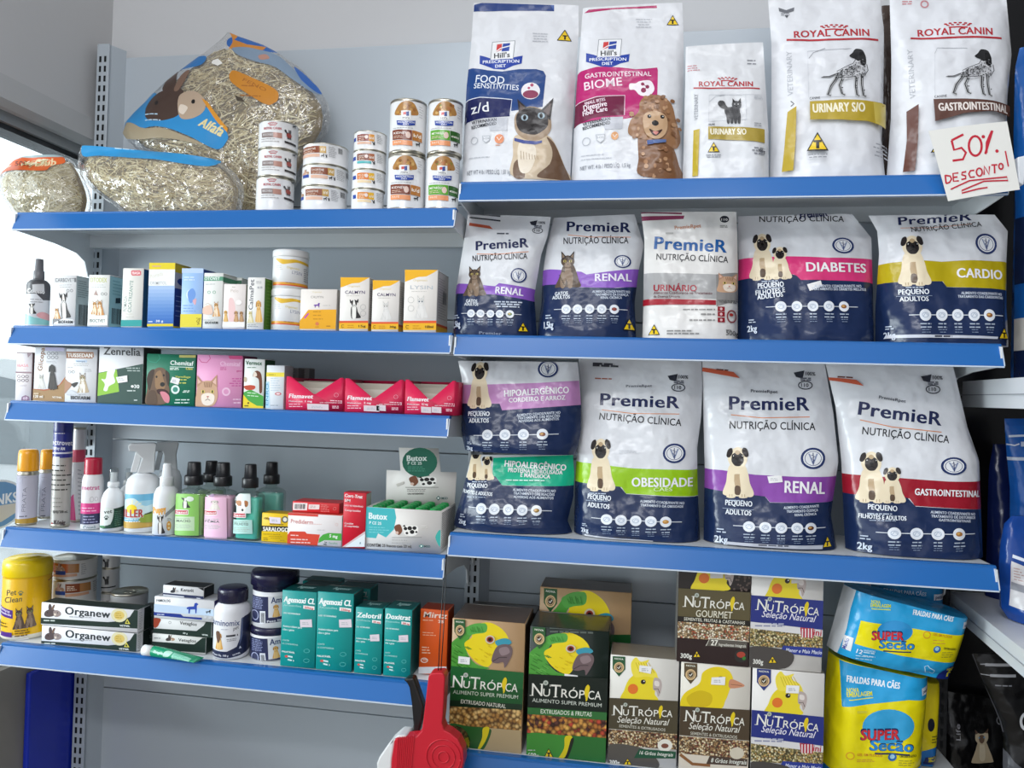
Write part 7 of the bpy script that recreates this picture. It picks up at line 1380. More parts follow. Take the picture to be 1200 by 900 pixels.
mb.add([fr[i] for i in ed]+[bk[i] for i in ed], [[i, (i+1) % len(ed), (i+1) % len(ed)+len(ed), i+len(ed)] for i in range(len(ed))], m)
A = Art(fs_, mb, 'paper'); RP_ = '#c02a3c'
def pen(*p, w=8): A.S(list(p), w, RP_)
pen((992, 462), (952, 482)); pen((952, 482), (960, 515), (985, 508), (1000, 525), (990, 548), (955, 552)); A.S([(1032+22*math.cos(t), 502+34*math.sin(t)) for t in [2*math.pi*i/20 for i in range(21)]], 8, RP_); pen((1090, 450), (1072, 490), (1070, 526)); A.C(1060, 470, 6, RP_); A.C(1107, 519, 6, RP_); pen((1092, 448), (1066, 530))
def letter(x, y, s, strokes):
    for st in strokes: A.S([(x+a*s, y+b*s-(a*s+x-930)*.0) for a, b in st], 5.5, RP_)
LT = {'D': [[(0, 0), (.1, 1)], [(0, .05), (.55, .15), (.7, .5), (.5, .85), (.1, 1)]], 'E': [[(.6, 0), (0, .05), (.05, .95), (.65, .9)], [(.02, .5), (.5, .45)]], 'S': [[(.6, .05), (.15, .15), (.1, .4), (.55, .55), (.55, .85), (.05, .95)]], 'C': [[(.65, .1), (.2, .15), (.02, .5), (.2, .9), (.7, .85)]], 'O': [[(.35+.33*math.cos(t), .5+.45*math.sin(t)) for t in [2*math.pi*i/14 for i in range(15)]]], 'N': [[(.02, 1), (.05, 0), (.6, .95), (.65, 0)]], 'T': [[(0, .05), (.7, 0)], [(.36, .03), (.38, 1)]]}
for k, ch in enumerate('DESCONTO'): letter(930+k*26, 600-k*5.6, 30 if k != 7 else 22, LT[ch])
pen((1136, 518), (1146, 572), w=5); pen((948, 650), (1010, 622), (1140, 608), (1144, 620), (1060, 624), (985, 655), (985, 664), (1040, 650), (1072, 645), w=5); mb.build('paper', sg)
mb = MB(); crop(*B2); flat(mb, [(1168, 545), (1200, 538), (1206, 560), (1196, 600), (1190, 640), (1172, 632)], SY+.004, SY+.024, WHT, org, rnd=.002); mb.build('white_clip', sg)

GP = 'navy and white diet food bags'
def icons(A, xs, y, r, last, sl=0.0, s=1.0):
    x0, x1 = xs[0]-r*2.6, xs[-1]+r*2.8; A.S([(x0, y-sl*r*2), (x1, y+sl*(x1-x0))], max(1.5, r*.14), '#cfd4de')
    for i, x in enumerate(xs):
        yy = y+sl*(x-x0); A.C(x, yy, r, '#dfe3ea')
        if i == len(xs)-1: A.C(x, yy, r*.56, last, r*.4, 10); A.C(x-r*.1, yy-r*.08, r*.3, '#d8a860' if last != '#7a2c24' else '#9a4a40', r*.16, 8)
        else:
            A.ring(x, yy, r*.55, r*.12, '#a9b5c6', r*.42, 10); A.S([(x-r*.4, yy+r*.3), (x, yy-r*.3), (x+r*.45, yy+r*.1)], r*.12, '#a9b5c6')
        A.lines(x-r*.95, yy+r*1.45, x+r*.95, yy+r*2.0, 2, r*.2, '#aab6c8', 0, i+2, 'c'); A.lines(x-r*.8, yy+r*2.4, x+r*.8, yy+r*2.8, 2, r*.12, '#7d8ca6', 0, i+5, 'c')
def brand(A, x0, y0, x1, y1, h, c='#232a52', sw=True):
    A.T('PremieR', x0, y0, x1, y1, h, c, .024)
    if sw: A.S([(lerp(x0, x1, .02), y0+h*.42), (lerp(x0, x1, .4), lerp(y0, y1, .4)+h*.62), (x1, y1+h*.5)], h*.07, '#d98a5c')
def nutri(A, x0, y0, x1, y1, h, c='#26262c'): A.T('NUTRIÇÃO CLÍNICA', x0, y0, x1, y1, h, c, .012)
def tri(A, x0, y0, x1, y1): A.within(x0, y0, x1, y1, warn_T)
def weight(A, x, y, s, t='2kg'): A.T(t, x, y, x+s*1.5, y-s*.05, s, '#cfd8e6', .02); A.lines(x+s*.2, y-s*2.0, x+s*1.4, y-s*1.6, 2, s*.18, '#b9c4d6')
def topmarks(A, x, y, s, sl=.0):
    A.P([(x, y), (x+s*.5, y-s*.1), (x+s*.4, y+s*.28), (x+s*.1, y+s*.2)], '#2c2e38'); A.T('100%', x+s*.55, y+s*.12, x+s, y+s*.14, s*.16, '#3a3c46', .02); A.lines(x+s*.3, y+s*.26, x+s*1.0, y+s*.34, 2, s*.06, '#5a5c66'); A.ring(x+s*.52, y+s*.58, s*.32, s*.05, '#3a3c46', s*.18); A.T('110', x+s*.32, y+s*.65, x+s*.66, y+s*.66, s*.16, '#3a3c46', .02)
P_ = 'R2'
# second shelf
o = fb('small diet bag with violet renal band and brown cat, beside the 100 ml carton', B3, [(94, 104), (86, 160), (72, 240), (45, 400), (33, 560)], [(418, 114), (405, 190), (380, 260), (352, 420), (362, 568)], 'R2', .04, .075, 11, GP, lean=.05); A = o.art
A.P([(20, 378), (60, 376), (210, 392), (225, 380), (370, 398), (370, 446), (340, 444), (250, 430), (210, 424), (30, 416)], '#8a58bc'); A.P([(20, 414), (210, 424), (250, 430), (342, 444), (380, 446), (380, 580), (20, 580)], NAVY); A.S([(100, 98), (222, 112)], 6, '#3a3c44'); A.S([(100, 116), (222, 130)], 6, '#3a3c44'); A.P([(100, 136), (180, 150), (194, 164), (98, 148)], '#c0583c'); topmarks(A, 336, 134, 60)
A.lines(210, 182, 275, 186, 1, 6, '#5a5c66'); brand(A, 130, 248, 334, 236, 36); nutri(A, 118, 292, 330, 282, 22); A.within(78, 310, 178, 428, cat_sit); A.within(268, 320, 328, 378, vet_seal); A.T('RENAL', 212, 420, 314, 428, 26, '#e9e4f0', .024); A.T('GATOS', 98, 454, 142, 456, 12, '#dfe5ee', .024); A.T('ADULTOS', 92, 466, 146, 468, 11, '#dfe5ee', .024); A.lines(206, 452, 312, 470, 3, 5, '#c5cede', 2, 2, 'c'); icons(A, [119, 155, 193, 229, 267], 496, 15, '#5a7a3c', .02); tri(A, 294, 528, 334, 566); weight(A, 44, 546, 22, '1,5kg'); A.T('Premier', 150, 572, 236, 576, 9, '#8a94aa', .02); o.done()
o = fb('diet bag with violet renal band and brown cat, second from the join', B3, [(430, 118), (402, 230), (386, 330), (380, 450), (362, 568)], [(745, 104), (782, 225), (760, 330), (745, 450), (752, 575)], 'R2', .04, .09, 12, GP, wr=.005); A = o.art
A.P([(370, 322), (420, 322), (540, 334), (560, 345), (780, 318), (790, 390), (660, 398), (530, 395), (510, 384), (370, 384)], '#8a58bc'); A.P([(370, 382), (510, 384), (530, 396), (680, 398), (790, 388), (790, 590), (350, 590)], NAVY); brand(A, 482, 172, 730, 176, 38); nutri(A, 470, 224, 722, 220, 25); A.within(432, 252, 542, 396, cat_sit); A.within(666, 268, 732, 320, vet_seal); A.T('RENAL', 594, 372, 732, 370, 28, '#e9e4f0', .024); A.T('GATOS', 440, 428, 490, 426, 14, '#dfe5ee', .024); A.T('ADULTOS', 430, 442, 498, 440, 13, '#dfe5ee', .024)
A.T('ALIMENTO COADJUVANTE NO', 584, 418, 726, 416, 9, '#c5cede', .02); A.T('TRATAMENTO DA DOENÇA', 594, 430, 720, 428, 9, '#c5cede', .02); A.T('RENAL CRÔNICA', 616, 442, 696, 440, 9, '#c5cede', .02); icons(A, [484, 528, 574, 620, 667], 482, 18, '#7a2c24', 0); tri(A, 698, 512, 746, 560); weight(A, 400, 552, 24, '1,5kg'); o.done()
o = fb('plain pale diet bag with grey urinary panel, crimson stripe and cat face', B3, [(770, 96), (784, 200), (782, 330), (780, 450), (776, 582)], [(1143, 94), (1148, 200), (1150, 330), (1150, 450), (1150, 590)], 'R2', .04, .075, 13, GP, lean=.05, base='#dfdcd9'); A = o.art
A.S([(768, 98), (800, 97), (930, 102)], 7, '#7d3a52'); A.P([(768, 112), (940, 110), (936, 124), (768, 130)], '#8a3a58'); A.C(1096, 124, 18, '#2c2c34', 14); A.T('110', 1084, 130, 1108, 130, 9, '#dcd9d6', .02); A.lines(1078, 150, 1118, 156, 2, 4, '#9a9894'); A.T('PremieRpet', 902, 166, 1004, 158, 14, '#c98a6a', .02); brand(A, 822, 242, 1102, 258, 48, '#1f5a9c', False); nutri(A, 830, 285, 1108, 298, 24)
A.P([(776, 336), (1060, 345), (1060, 440), (776, 440)], '#a5a4a4'); A.P([(1060, 345), (1152, 332), (1152, 440), (1060, 470)], '#8d8a88'); A.within(1064, 336, 1156, 412, cat_face); A.lines(1066, 446, 1148, 452, 2, 4, '#6a6866', 0, 2, 'c'); A.T('URINÁRIO', 820, 408, 984, 412, 24, '#9a2434', .022); A.T('Alimento Coadjuvante no Tratamento', 820, 420, 1044, 424, 10, '#6a3a40', .01); A.T('da Doença Urinária', 820, 434, 920, 436, 9, '#6a3a40', .01); A.P([(776, 438), (1058, 446), (1058, 464), (776, 462)], '#a0202e'); A.lines(930, 482, 1054, 482, 1, 5, '#8a8886', 0, 2, 'r'); A.lines(980, 500, 1054, 500, 1, 5, '#8a8886', 0, 3, 'r'); A.lines(920, 522, 1054, 522, 1, 5, '#8a8886', 0, 4, 'r')
for y in (470, 490, 512): A.R(1064, y, 1092, y+18, '#8e1c28'); A.C(1078, y+9, 5, '#dcb8b8')
A.ring(1120, 506, 18, 5, '#8e3a40', 22); A.C(1118, 500, 8, '#a8322c', 6); tri(A, 800, 536, 844, 578); A.lines(870, 562, 1010, 572, 2, 5, '#8a8886'); A.T('500g', 1096, 576, 1146, 578, 17, '#4a4846', .01); A.lines(1096, 558, 1130, 558, 1, 4, '#8a8886'); A.lines(866, 182, 910, 186, 1, 6, '#b5b2ae'); o.done()
def pugbag(label, cr, L, R, shelf, seed, band, c, navy, name, nm, pg, seal, brandv, nutv, peq, txt, ic, extra=None, thick=.10, Y=.04, **k):
    o = fb(label, cr, L, R, shelf, Y, thick, seed, GP, **k); A = o.art; A.P(band, c); A.P(navy, NAVY)
    if brandv: brand(A, *brandv)
    if nutv: nutri(A, *nutv)
    A.within(*pg[1:], pug if pg[0] == 1 else two_pugs); A.within(*seal, vet_seal)
    for t, x0, y0, x1, y1, h in nm: A.T(t, x0, y0, x1, y1, h, '#f0edf0', .024)
    for t, x0, y0, x1, y1, h in peq: A.T(t, x0, y0, x1, y1, h, '#e6ebf2', .024)
    for t, x0, y0, x1, y1, h in txt: A.T(t, x0, y0, x1, y1, h, '#cdd5e2', .02)
    icons(A, *ic)
    if extra: extra(o, A)
    o.done(); return o
def ex(o, A): o.sticker((312, 400), (366, 384), (372, 406), (322, 426)); weight(A, 88, 580, 22); A.lines(140, 386, 200, 386, 1, 4, '#b9c4d6', 0, 2, 'c'); A.S([(118, 416), (222, 412)], 2, '#8c99b0'); A.T('PremieR', 300, 128, 408, 118, 34, '#232a52', .024); A.S([(480, 96), (560, 160), (600, 190)], 2, '#c5c7cd')
pugbag('wide diet bag with pink diabetes band and two pugs', B4, [(50, 115), (55, 300), (52, 450), (50, 604)], [(510, 105), (590, 200), (600, 450), (608, 612)], 'R2', 21, [(40, 290), (90, 286), (240, 284), (400, 290), (620, 284), (620, 384), (290, 382), (262, 358), (40, 372)], '#d83a78', [(40, 372), (255, 358), (272, 362), (290, 381), (620, 383), (620, 630), (30, 630)], 'DIABETES', [('DIABETES', 312, 348, 558, 346, 36)], (2, 86, 184, 258, 378), (420, 206, 510, 272), None, (136, 138, 478, 136, 22),
    [('PEQUENO', 126, 412, 222, 408, 20), ('FILHOTES E', 118, 438, 226, 430, 18), ('ADULTOS', 124, 456, 218, 448, 18)], [('ALIMENTO COADJUVANTE NO', 340, 412, 532, 408, 10), ('TRATAMENTO DO DIABETES MELLITUS', 330, 424, 552, 421, 10)], ([209, 270, 332, 394, 455], 488, 21, '#8a5a34'), ex, thick=.12, wr=.007)
def ex(o, A): weight(A, 634, 604, 22); tri(A, 1060, 564, 1118, 610); A.P([(640, 592), (1058, 600), (1056, 608), (640, 604)], '#c9ccd6'); A.lines(800, 600, 900, 602, 1, 6, '#3a3c48', 1); A.lines(704, 412, 770, 413, 1, 4, '#b9c4d6', 0, 2, 'c'); A.S([(670, 446), (800, 446)], 2, '#8c99b0')
pugbag('wide diet bag with mustard cardio band and one pug', B4, [(576, 112), (612, 172), (622, 260), (610, 480), (612, 606)], [(1083, 108), (1138, 172), (1135, 300), (1140, 480), (1150, 618)], 'R2', 22, [(600, 308), (660, 306), (760, 300), (850, 306), (960, 300), (1150, 302), (1150, 415), (860, 408), (848, 386), (600, 388)], '#b8a414', [(600, 386), (845, 386), (862, 409), (1160, 415), (1160, 640), (600, 640)], 'CARDIO', [('CARDIO', 906, 370, 1096, 374, 36)], (1, 670, 194, 806, 404), (990, 188, 1082, 274), (694, 152, 990, 130, 32), (740, 182, 1030, 156, 20),
    [('PEQUENO', 678, 438, 790, 438, 20), ('ADULTOS', 680, 466, 786, 466, 18)], [('ALIMENTO COADJUVANTE NO', 918, 438, 1090, 440, 10), ('TRATAMENTO DAS CARDIOPATIAS', 904, 452, 1094, 454, 10)], ([769, 834, 898, 962, 1024], 521, 23, '#8a5a34'), ex, thick=.12, wr=.008, lean=.04)
# third shelf: the lower of the two stacked bags first
def ex(o, A): weight(A, 76, 770, 22); A.lines(130, 590, 190, 590, 1, 4, '#b9c4d6', 0, 2, 'c'); A.lines(270, 582, 500, 590, 1, 5, '#c8ece2', 4); A.lines(110, 652, 190, 652, 1, 4, '#8c99b0', 0, 2, 'c')
lo = pugbag('diet bag with jade green band and two pugs, squashed under the lilac banded bag', B5, [(118, 478), (96, 560), (70, 660), (45, 740), (36, 800)], [(545, 480), (550, 560), (545, 660), (520, 760), (540, 812)], 'R3', 31, [(212, 490), (400, 484), (560, 478), (560, 608), (255, 602), (238, 582), (212, 570)], '#14b08a', [(80, 575), (225, 566), (240, 584), (256, 603), (560, 608), (560, 830), (20, 830)], '', [('HIPOALERGÊNICO', 262, 526, 516, 544, 24), ('PROTEÍNA HIDROLISADA', 278, 548, 502, 560, 16), ('E MANDIOCA', 330, 568, 452, 576, 16)], (2, 92, 440, 222, 582), (370, 478, 372, 480), None, None,
    [('PEQUENO', 108, 612, 194, 614, 17), ('FILHOTES E ADULTOS', 86, 636, 216, 646, 14)], [('ALIMENTO COADJUVANTE NO', 300, 626, 476, 632, 10), ('TRATAMENTO DAS REAÇÕES', 304, 640, 472, 646, 10), ('ADVERSAS AOS ALIMENTOS', 304, 654, 468, 660, 10)], ([174, 228, 285, 342, 399], 694, 22, '#8a6a24', .04), ex, thick=.10, wr=.006, lean=.04)
crop(*B5); zu = at(*PX((300, 476)), .05).z
def ex(o, A): A.lines(130, 296, 186, 296, 1, 4, '#b9c4d6', 0, 2, 'c'); A.S([(112, 322), (212, 322)], 2, '#8c99b0'); weight(A, 106, 462, 18)
pugbag('diet bag with lilac hypoallergenic band and one pug, on the jade banded bag', B5, [(60, 82), (75, 160), (74, 260), (70, 380), (84, 476)], [(565, 88), (572, 160), (578, 260), (576, 380), (560, 476)], 'R3', 32, [(70, 184), (210, 182), (400, 176), (570, 166), (580, 270), (256, 290), (244, 264), (70, 262)], '#c088bc', [(60, 262), (245, 263), (256, 290), (580, 268), (590, 490), (60, 490)], '', [('HIPOALERGÊNICO', 264, 234, 530, 218, 26), ('CORDEIRO E ARROZ', 284, 258, 516, 246, 18)], (1, 98, 84, 214, 282), (398, 80, 484, 154), None, None,
    [('PEQUENO', 112, 314, 204, 314, 18), ('ADULTOS', 116, 342, 202, 341, 17)], [('ALIMENTO COADJUVANTE NO', 318, 316, 496, 304, 10), ('TRATAMENTO DAS REAÇÕES', 322, 328, 494, 318, 10), ('ADVERSAS AOS ALIMENTOS', 326, 340, 490, 331, 10)], ([198, 272, 348, 425], 394, 23, '#7a4a34', -.015), ex, thick=.10, wr=.005, lean=.03, zbase=zu+.001)
def ex(o, A): weight(A, 586, 812, 20); A.lines(640, 158, 740, 164, 1, 5, '#a8604c', 4); topmarks(A, 944, 148, 84); A.T('PremieRpet', 770, 196, 878, 194, 10, '#6a6c76', .02); A.T('CÃES', 884, 624, 960, 624, 14, '#dcecb4', .01); A.P([(600, 822), (880, 842), (880, 858), (600, 834)], '#b9bcc6'); A.lines(720, 826, 870, 842, 1, 5, '#3a3c48', 6); A.lines(620, 634, 690, 634, 1, 4, '#b9c4d6', 0, 2, 'c'); A.lines(606, 664, 700, 668, 1, 4, '#8c99b0', 0, 2, 'c'); A.lines(740, 458, 850, 466, 2, 4, '#cfd1d6'); A.lines(630, 96, 760, 104, 2, 8, '#3c3c44', 6)
pugbag('tall diet bag with lime green obesity band and one pug', B5, [(567, 60), (578, 200), (580, 330), (562, 450), (552, 600), (548, 808)], [(1087, 66), (1092, 200), (1086, 330), (1070, 450), (1072, 600), (1083, 862)], 'R3', 33, [(540, 506), (640, 512), (800, 530), (1090, 540), (1090, 652), (770, 632), (752, 606), (540, 590)], '#96c414', [(540, 590), (745, 604), (772, 634), (1090, 654), (1100, 900), (530, 880)], '', [('OBESIDADE', 794, 604, 1046, 608, 36)], (1, 600, 404, 730, 624), (922, 428, 1018, 510), (662, 268, 992, 282, 48), (658, 328, 1000, 356, 28),
    [('PEQUENO', 612, 656, 708, 662, 20), ('ADULTOS', 612, 690, 702, 696, 20)], [('ALIMENTO COADJUVANTE NO', 828, 668, 1010, 680, 10), ('TRATAMENTO DA OBESIDADE', 830, 684, 1006, 694, 10)], ([691, 750, 810, 872, 932], 742, 24, '#b8843c', .045), ex, thick=.11)
def ex(o, A): weight(A, 84, 702, 28); A.P([(42, 64), (150, 82), (172, 104), (40, 78)], '#c0583c'); A.lines(90, 72, 150, 84, 1, 5, '#6a3a34', 6); topmarks(A, 366, 84, 78); A.T('PremieRpet', 210, 154, 306, 158, 10, '#4a4c56', .02); tri(A, 458, 672, 496, 722); A.P([(120, 694), (460, 708), (458, 724), (120, 706)], '#b9bcc6'); A.lines(230, 704, 380, 714, 1, 6, '#5a5c68', 4); o.sticker((264, 450), (314, 446), (318, 470), (270, 474)); A.lines(134, 536, 184, 538, 1, 4, '#b9c4d6', 0, 2, 'c'); A.S([(110, 564), (216, 568)], 2, '#8c99b0')
pugbag('tall diet bag with purple renal band, one pug and a paper tag', B6, [(40, 30), (45, 250), (50, 420), (48, 600), (46, 708)], [(480, 36), (515, 230), (535, 400), (508, 600), (530, 735)], 'R3', 34, [(40, 428), (110, 430), (220, 444), (370, 452), (545, 454), (530, 545), (272, 540), (258, 522), (40, 500)], '#8a48a4', [(40, 498), (255, 520), (272, 541), (540, 545), (560, 770), (30, 760)], '', [('RENAL', 324, 506, 470, 514, 40)], (1, 102, 344, 220, 526), (384, 350, 474, 426), (134, 214, 420, 218, 46), (134, 282, 440, 288, 26),
    [('PEQUENO', 118, 552, 210, 556, 18), ('ADULTOS', 118, 584, 206, 588, 18)], [('ALIMENTO COADJUVANTE', 320, 564, 448, 560, 9), ('TRATAMENTO DOENÇA', 330, 577, 444, 574, 9), ('RENAL CRÔNICA', 358, 590, 438, 588, 9)], ([198, 254, 309, 365, 414], 630, 21, '#5a2c20', .03), ex, thick=.11)
def ex(o, A): weight(A, 594, 726, 28); A.P([(482, 98), (590, 110), (616, 132), (482, 108)], '#c0583c'); A.lines(526, 98, 600, 108, 1, 5, '#6a3a34', 6); topmarks(A, 820, 98, 80); A.T('PremieRpet', 666, 176, 758, 192, 10, '#4a4c56', .02); A.lines(620, 582, 700, 584, 1, 4, '#b9c4d6', 0, 2, 'c'); A.lines(626, 606, 712, 612, 1, 4, '#8c99b0', 0, 2, 'c')
pugbag('tall diet bag with dark red gastrointestinal band and two pugs', B6, [(480, 30), (522, 200), (545, 400), (555, 600), (562, 742)], [(940, 36), (1000, 280), (1045, 400), (1055, 600), (1062, 782)], 'R3', 35, [(530, 446), (620, 448), (740, 456), (900, 468), (1060, 472), (1064, 572), (780, 552), (762, 526), (540, 518)], '#9c1c2c', [(540, 516), (755, 524), (782, 554), (1066, 572), (1070, 800), (540, 780)], '', [('GASTROINTESTINAL', 780, 514, 1024, 526, 22)], (2, 576, 360, 752, 544), (876, 384, 972, 446), (594, 232, 886, 272, 46), (606, 302, 912, 334, 26),
    [('PEQUENO', 622, 566, 718, 572, 18), ('FILHOTES E ADULTOS', 594, 598, 748, 604, 15)], [('ALIMENTO COADJUVANTE NO', 834, 578, 1000, 590, 9), ('TRATAMENTO DE DISTÚRBIOS', 836, 592, 1000, 602, 9), ('GASTROINTESTINAIS', 862, 606, 980, 614, 9)], ([705, 782, 857, 932], 652, 23, '#a8743c', .02), ex, thick=.11)

# ------------------------------------------------------------------ bird food boxes
GB = 'bird food boxes on the bottom shelf'
PEL = grain('pellets', 150, ['#c9a05c', '#b88a48', '#d8b474', '#a87838']); FRU = grain('fruit_pellets', 140, ['#c98a3c', '#a8642c', '#d8a850', '#b8442c', '#5a3028', '#c07a34', '#d09848']); SEED = grain('seeds', 330, ['#d8c49a', '#8a6a44', '#5a4030', '#c9a878', '#a8845a', '#e6d8b8', '#7a3a2c']); SED2 = grain('pale_seeds', 330, ['#e6dac0', '#c9ae84', '#a88a60', '#f0e8d4', '#7a6a4c', '#b85a3c']); SED3 = grain('green_seeds', 330, ['#d8cc9c', '#8a8450', '#b8a468', '#5a5434', '#e6dcb8', '#c09a58'])
def seal_b(A, x, y, w, h, c, sl): A.P([(x, y), (x+w, y+sl), (x+w, y+h*.62+sl), (x+w*.5, y+h+sl*.5), (x, y+h*.62)], c); A.T('NOVA', x+w*.15, y+h*.16, x+w*.85, y+h*.17+sl, h*.08, '#e6e6d8', .02); A.C(x+w*.5, y+h*.56, w*.40, '#d8b888', h*.26); A.C(x+w*.5, y+h*.56, w*.29, '#4a3a2c', h*.19); A.ring(x+w*.5, y+h*.56, w*.23, w*.05, '#d8b888', h*.15); A.S([(x+w*.38, y+h*.55), (x+w*.47, y+h*.62), (x+w*.62, y+h*.5)], w*.07, '#e8e8dc')
def nutlogo(A, x0, y0, x1, y1, h, bird='#e0c41c'):
    """small-capital serif wordmark with a perched bird in place of the I"""
    def at_(t): return lerp(x0, x1, t), lerp(y0, y1, t)
    c = '#e9e6dc'; segs = [('N', 0, .155, 1.0), ('U', .165, .265, .62), ('T', .275, .42, 1.0), ('RÓPI', .43, .80, .68), ('CA', .815, 1.0, .68)]
    for t, a, b, k in segs: A.T(t, *at_(a), *at_(b), h*k, c, .004)
    for a, top in ((.0, 1), (.155, 1)):             # serifs
        px, py = at_(a); A.S([(px-h*.16, py-(0 if a == 0 else h)), (px+h*.16, py-(0 if a == 0 else h))], h*.05, c)
    for a in (.347,): px, py = at_(a); A.S([(px-h*.16, py), (px+h*.16, py)], h*.05, c)
    for a in (.275, .42): px, py = at_(a); A.S([(px, py-h), (px, py-h*.82)], h*.05, c)
    px, py = at_(.80); A.P([(px-h*.20, py-h*.5), (px-h*.10, py-h*.95), (px+h*.10, py-h*1.18), (px+h*.24, py-h*.95), (px+h*.16, py-h*.5), (px+h*.04, py+h*.05), (px-h*.08, py+h*.18), (px-h*.10, py-h*.1)], bird, True)
    px, py = at_(.21); A.C(px, py-h*1.12, h*.22, '#8a9488'); A.ring(px, py-h*1.12, h*.15, h*.04, '#dcdcd2')
def bbox(label, q, Y, depth, front, side, top, cr, zbase=None):
    crop(*cr); o = carton('bird_food_box', label, 'bird food box', GB, q, 'R4', Y, depth, front, side, top, zbase, 0.0, 'wrap'); crop(*cr); return o
def foil(o):                                         # crinkled shrink-wrap hem across the top front edge
    pass
o = bbox('dark bird food box lowest at the back by the join, only its top edge seen', [(165, 218), (450, 246), (440, 700), (160, 680)], .155, .06, '#1b1a1c', '#141416', '#3a3836', B7); A = o.art; seal_b(A, 172, 222, 54, 70, '#4a6a3c', 3); A.P([(290, 236), (330, 232), (370, 240), (372, 252), (290, 250)], '#c9c03c', True); A.P([(340, 244), (378, 236), (390, 252)], '#3a7ab0'); A.P([(398, 240), (426, 244), (424, 256), (400, 252)], '#b03048', True); o.done()
o = bbox('tan parrot food box standing behind the two green parrot boxes', [(460, 132), (840, 158), (832, 760), (452, 730)], .15, .085, '#b08e66', '#7a5e40', '#5a4a40', B7); A = o.art; seal_b(A, 476, 138, 56, 98, '#2f5a34', 4); A.within(470, 148, 770, 420, parrot); A.R(440, 330, 850, 700, '#1f5a2c'); A.within(470, 148, 770, 330, lambda a: None); o.done()
o = bbox('tan and green parrot food box with plain pellets, beside the tape dispenser', [(112, 260), (412, 288), (392, 836), (90, 815)], .035, .11, '#b39068', '#6a543c', '#5c4a40', B7); A = o.art
A.within(92, 280, 358, 476, parrot); seal_b(A, 120, 264, 46, 84, '#2f5a34', 3); A.P([(100, 458), (405, 488), (400, 560), (96, 520)], '#1f5f30'); A.P([(96, 520), (402, 556), (398, 636), (92, 600)], '#1a5228'); A.P([(92, 598), (398, 618), (396, 642), (92, 624)], '#16301e'); nutlogo(A, 110, 545, 378, 568, 48); A.T('ALIMENTO SUPER PREMIUM', 112, 572, 380, 596, 15, '#c9d4c0', .004); A.T('EXTRUSADO NATURAL', 144, 612, 330, 634, 16, '#e0dfd0', .008)
A.P([(92, 624), (396, 642), (392, 728), (90, 700)], PEL); A.P([(90, 700), (392, 726), (390, 840), (86, 820)], '#b09a74'); A.P([(88, 702), (180, 708), (260, 716), (268, 740), (240, 800), (208, 815), (88, 815)], '#2c5a2a', True); A.P([(236, 716), (262, 714), (250, 760), (225, 800), (214, 800), (232, 755)], '#d8c41c', True); o.sticker((136, 418), (184, 424), (182, 454), (134, 448)); o.done()
o = bbox('dark green parrot food box with mixed fruit pellets, 600 g', [(440, 292), (756, 322), (740, 866), (412, 846)], .035, .105, '#14211a', '#10180f', '#2a302c', B7); A = o.art
A.within(424, 322, 694, 506, parrot); seal_b(A, 450, 296, 52, 90, '#2f5a34', 4); A.P([(424, 490), (750, 512), (748, 660), (418, 626)], '#101c16'); nutlogo(A, 440, 580, 722, 600, 50); A.T('ALIMENTO SUPER PREMIUM', 442, 606, 724, 630, 15, '#c9cfc4', .004); A.P([(418, 628), (746, 652), (744, 686), (416, 656)], '#2f6a34'); A.T('EXTRUSADOS & FRUTAS', 476, 654, 684, 668, 17, '#dfe4d4', .008); A.P([(416, 656), (744, 684), (742, 756), (414, 734)], FRU); A.P([(414, 734), (742, 756), (738, 872), (408, 850)], '#2a6a2e'); A.P([(412, 740), (560, 745), (600, 752), (596, 790), (560, 850), (412, 846)], '#3f8a34', True); A.P([(575, 752), (604, 750), (596, 790), (560, 856), (538, 855), (570, 800)], '#d8c41c', True); A.P([(600, 760), (612, 764), (590, 830), (566, 858), (585, 810)], '#1a2018', True)
A.T('600g', 418, 834, 464, 838, 18, '#e0e0d4', .02); tri(A, 488, 798, 526, 840); A.lines(420, 806, 464, 812, 1, 4, '#bcc4b4'); A.lines(520, 300, 716, 316, 2, 7, '#5a625c', 8); o.sticker((576, 492), (630, 500), (626, 530), (574, 524)); o.done()
def small(label, q, Y, cr, zbase, bird, cfront, band, seeds, title, sub, sealc, extra, top='#8a8070', box=None, s=1.0):
    o = bbox(label, q, Y, .075, cfront, '#8d8a84', top, cr, zbase); A = o.art; extra(o, A); o.done(); return o
def e1(o, A):
    A.within(808, 424, 976, 606, cockatiel); seal_b(A, 770, 418, 52, 84, '#2c5a3a', 3); A.P([(750, 590), (1040, 606), (1036, 742), (750, 718)], '#4a4230'); nutlogo(A, 772, 662, 1014, 672, 40); A.T('Seleção Natural', 788, 692, 1002, 706, 26, '#e6e2d6', .004, .3); A.T('SEMENTES & EXTRUSADOS', 796, 712, 986, 730, 11, '#c9c4b4', .01); A.P([(750, 720), (1036, 742), (1034, 806), (748, 784)], SEED); A.C(985, 788, 30, '#e3ded2', 26); A.C(985, 790, 15, '#7a4a3a', 10); A.P([(748, 788), (860, 790), (940, 830), (948, 885), (746, 878)], '#55504a', True); A.P([(858, 840), (880, 802), (1030, 814), (1028, 842)], '#1f5038'); A.T('16 Grãos Integrais', 880, 824, 1018, 834, 14, '#e6e6da', .01, .2); A.T('300g', 756, 866, 798, 868, 18, '#e6e4dc', .02); tri(A, 814, 840, 850, 870); o.sticker((880, 456), (930, 462), (926, 492), (878, 482))
small('white and brown cockatiel food box beside the dark green parrot box', [(762, 412), (1040, 438), (1032, 896), (748, 874)], .035, B7, None, None, '#dcd8d0', '', None, '', '', '', e1)
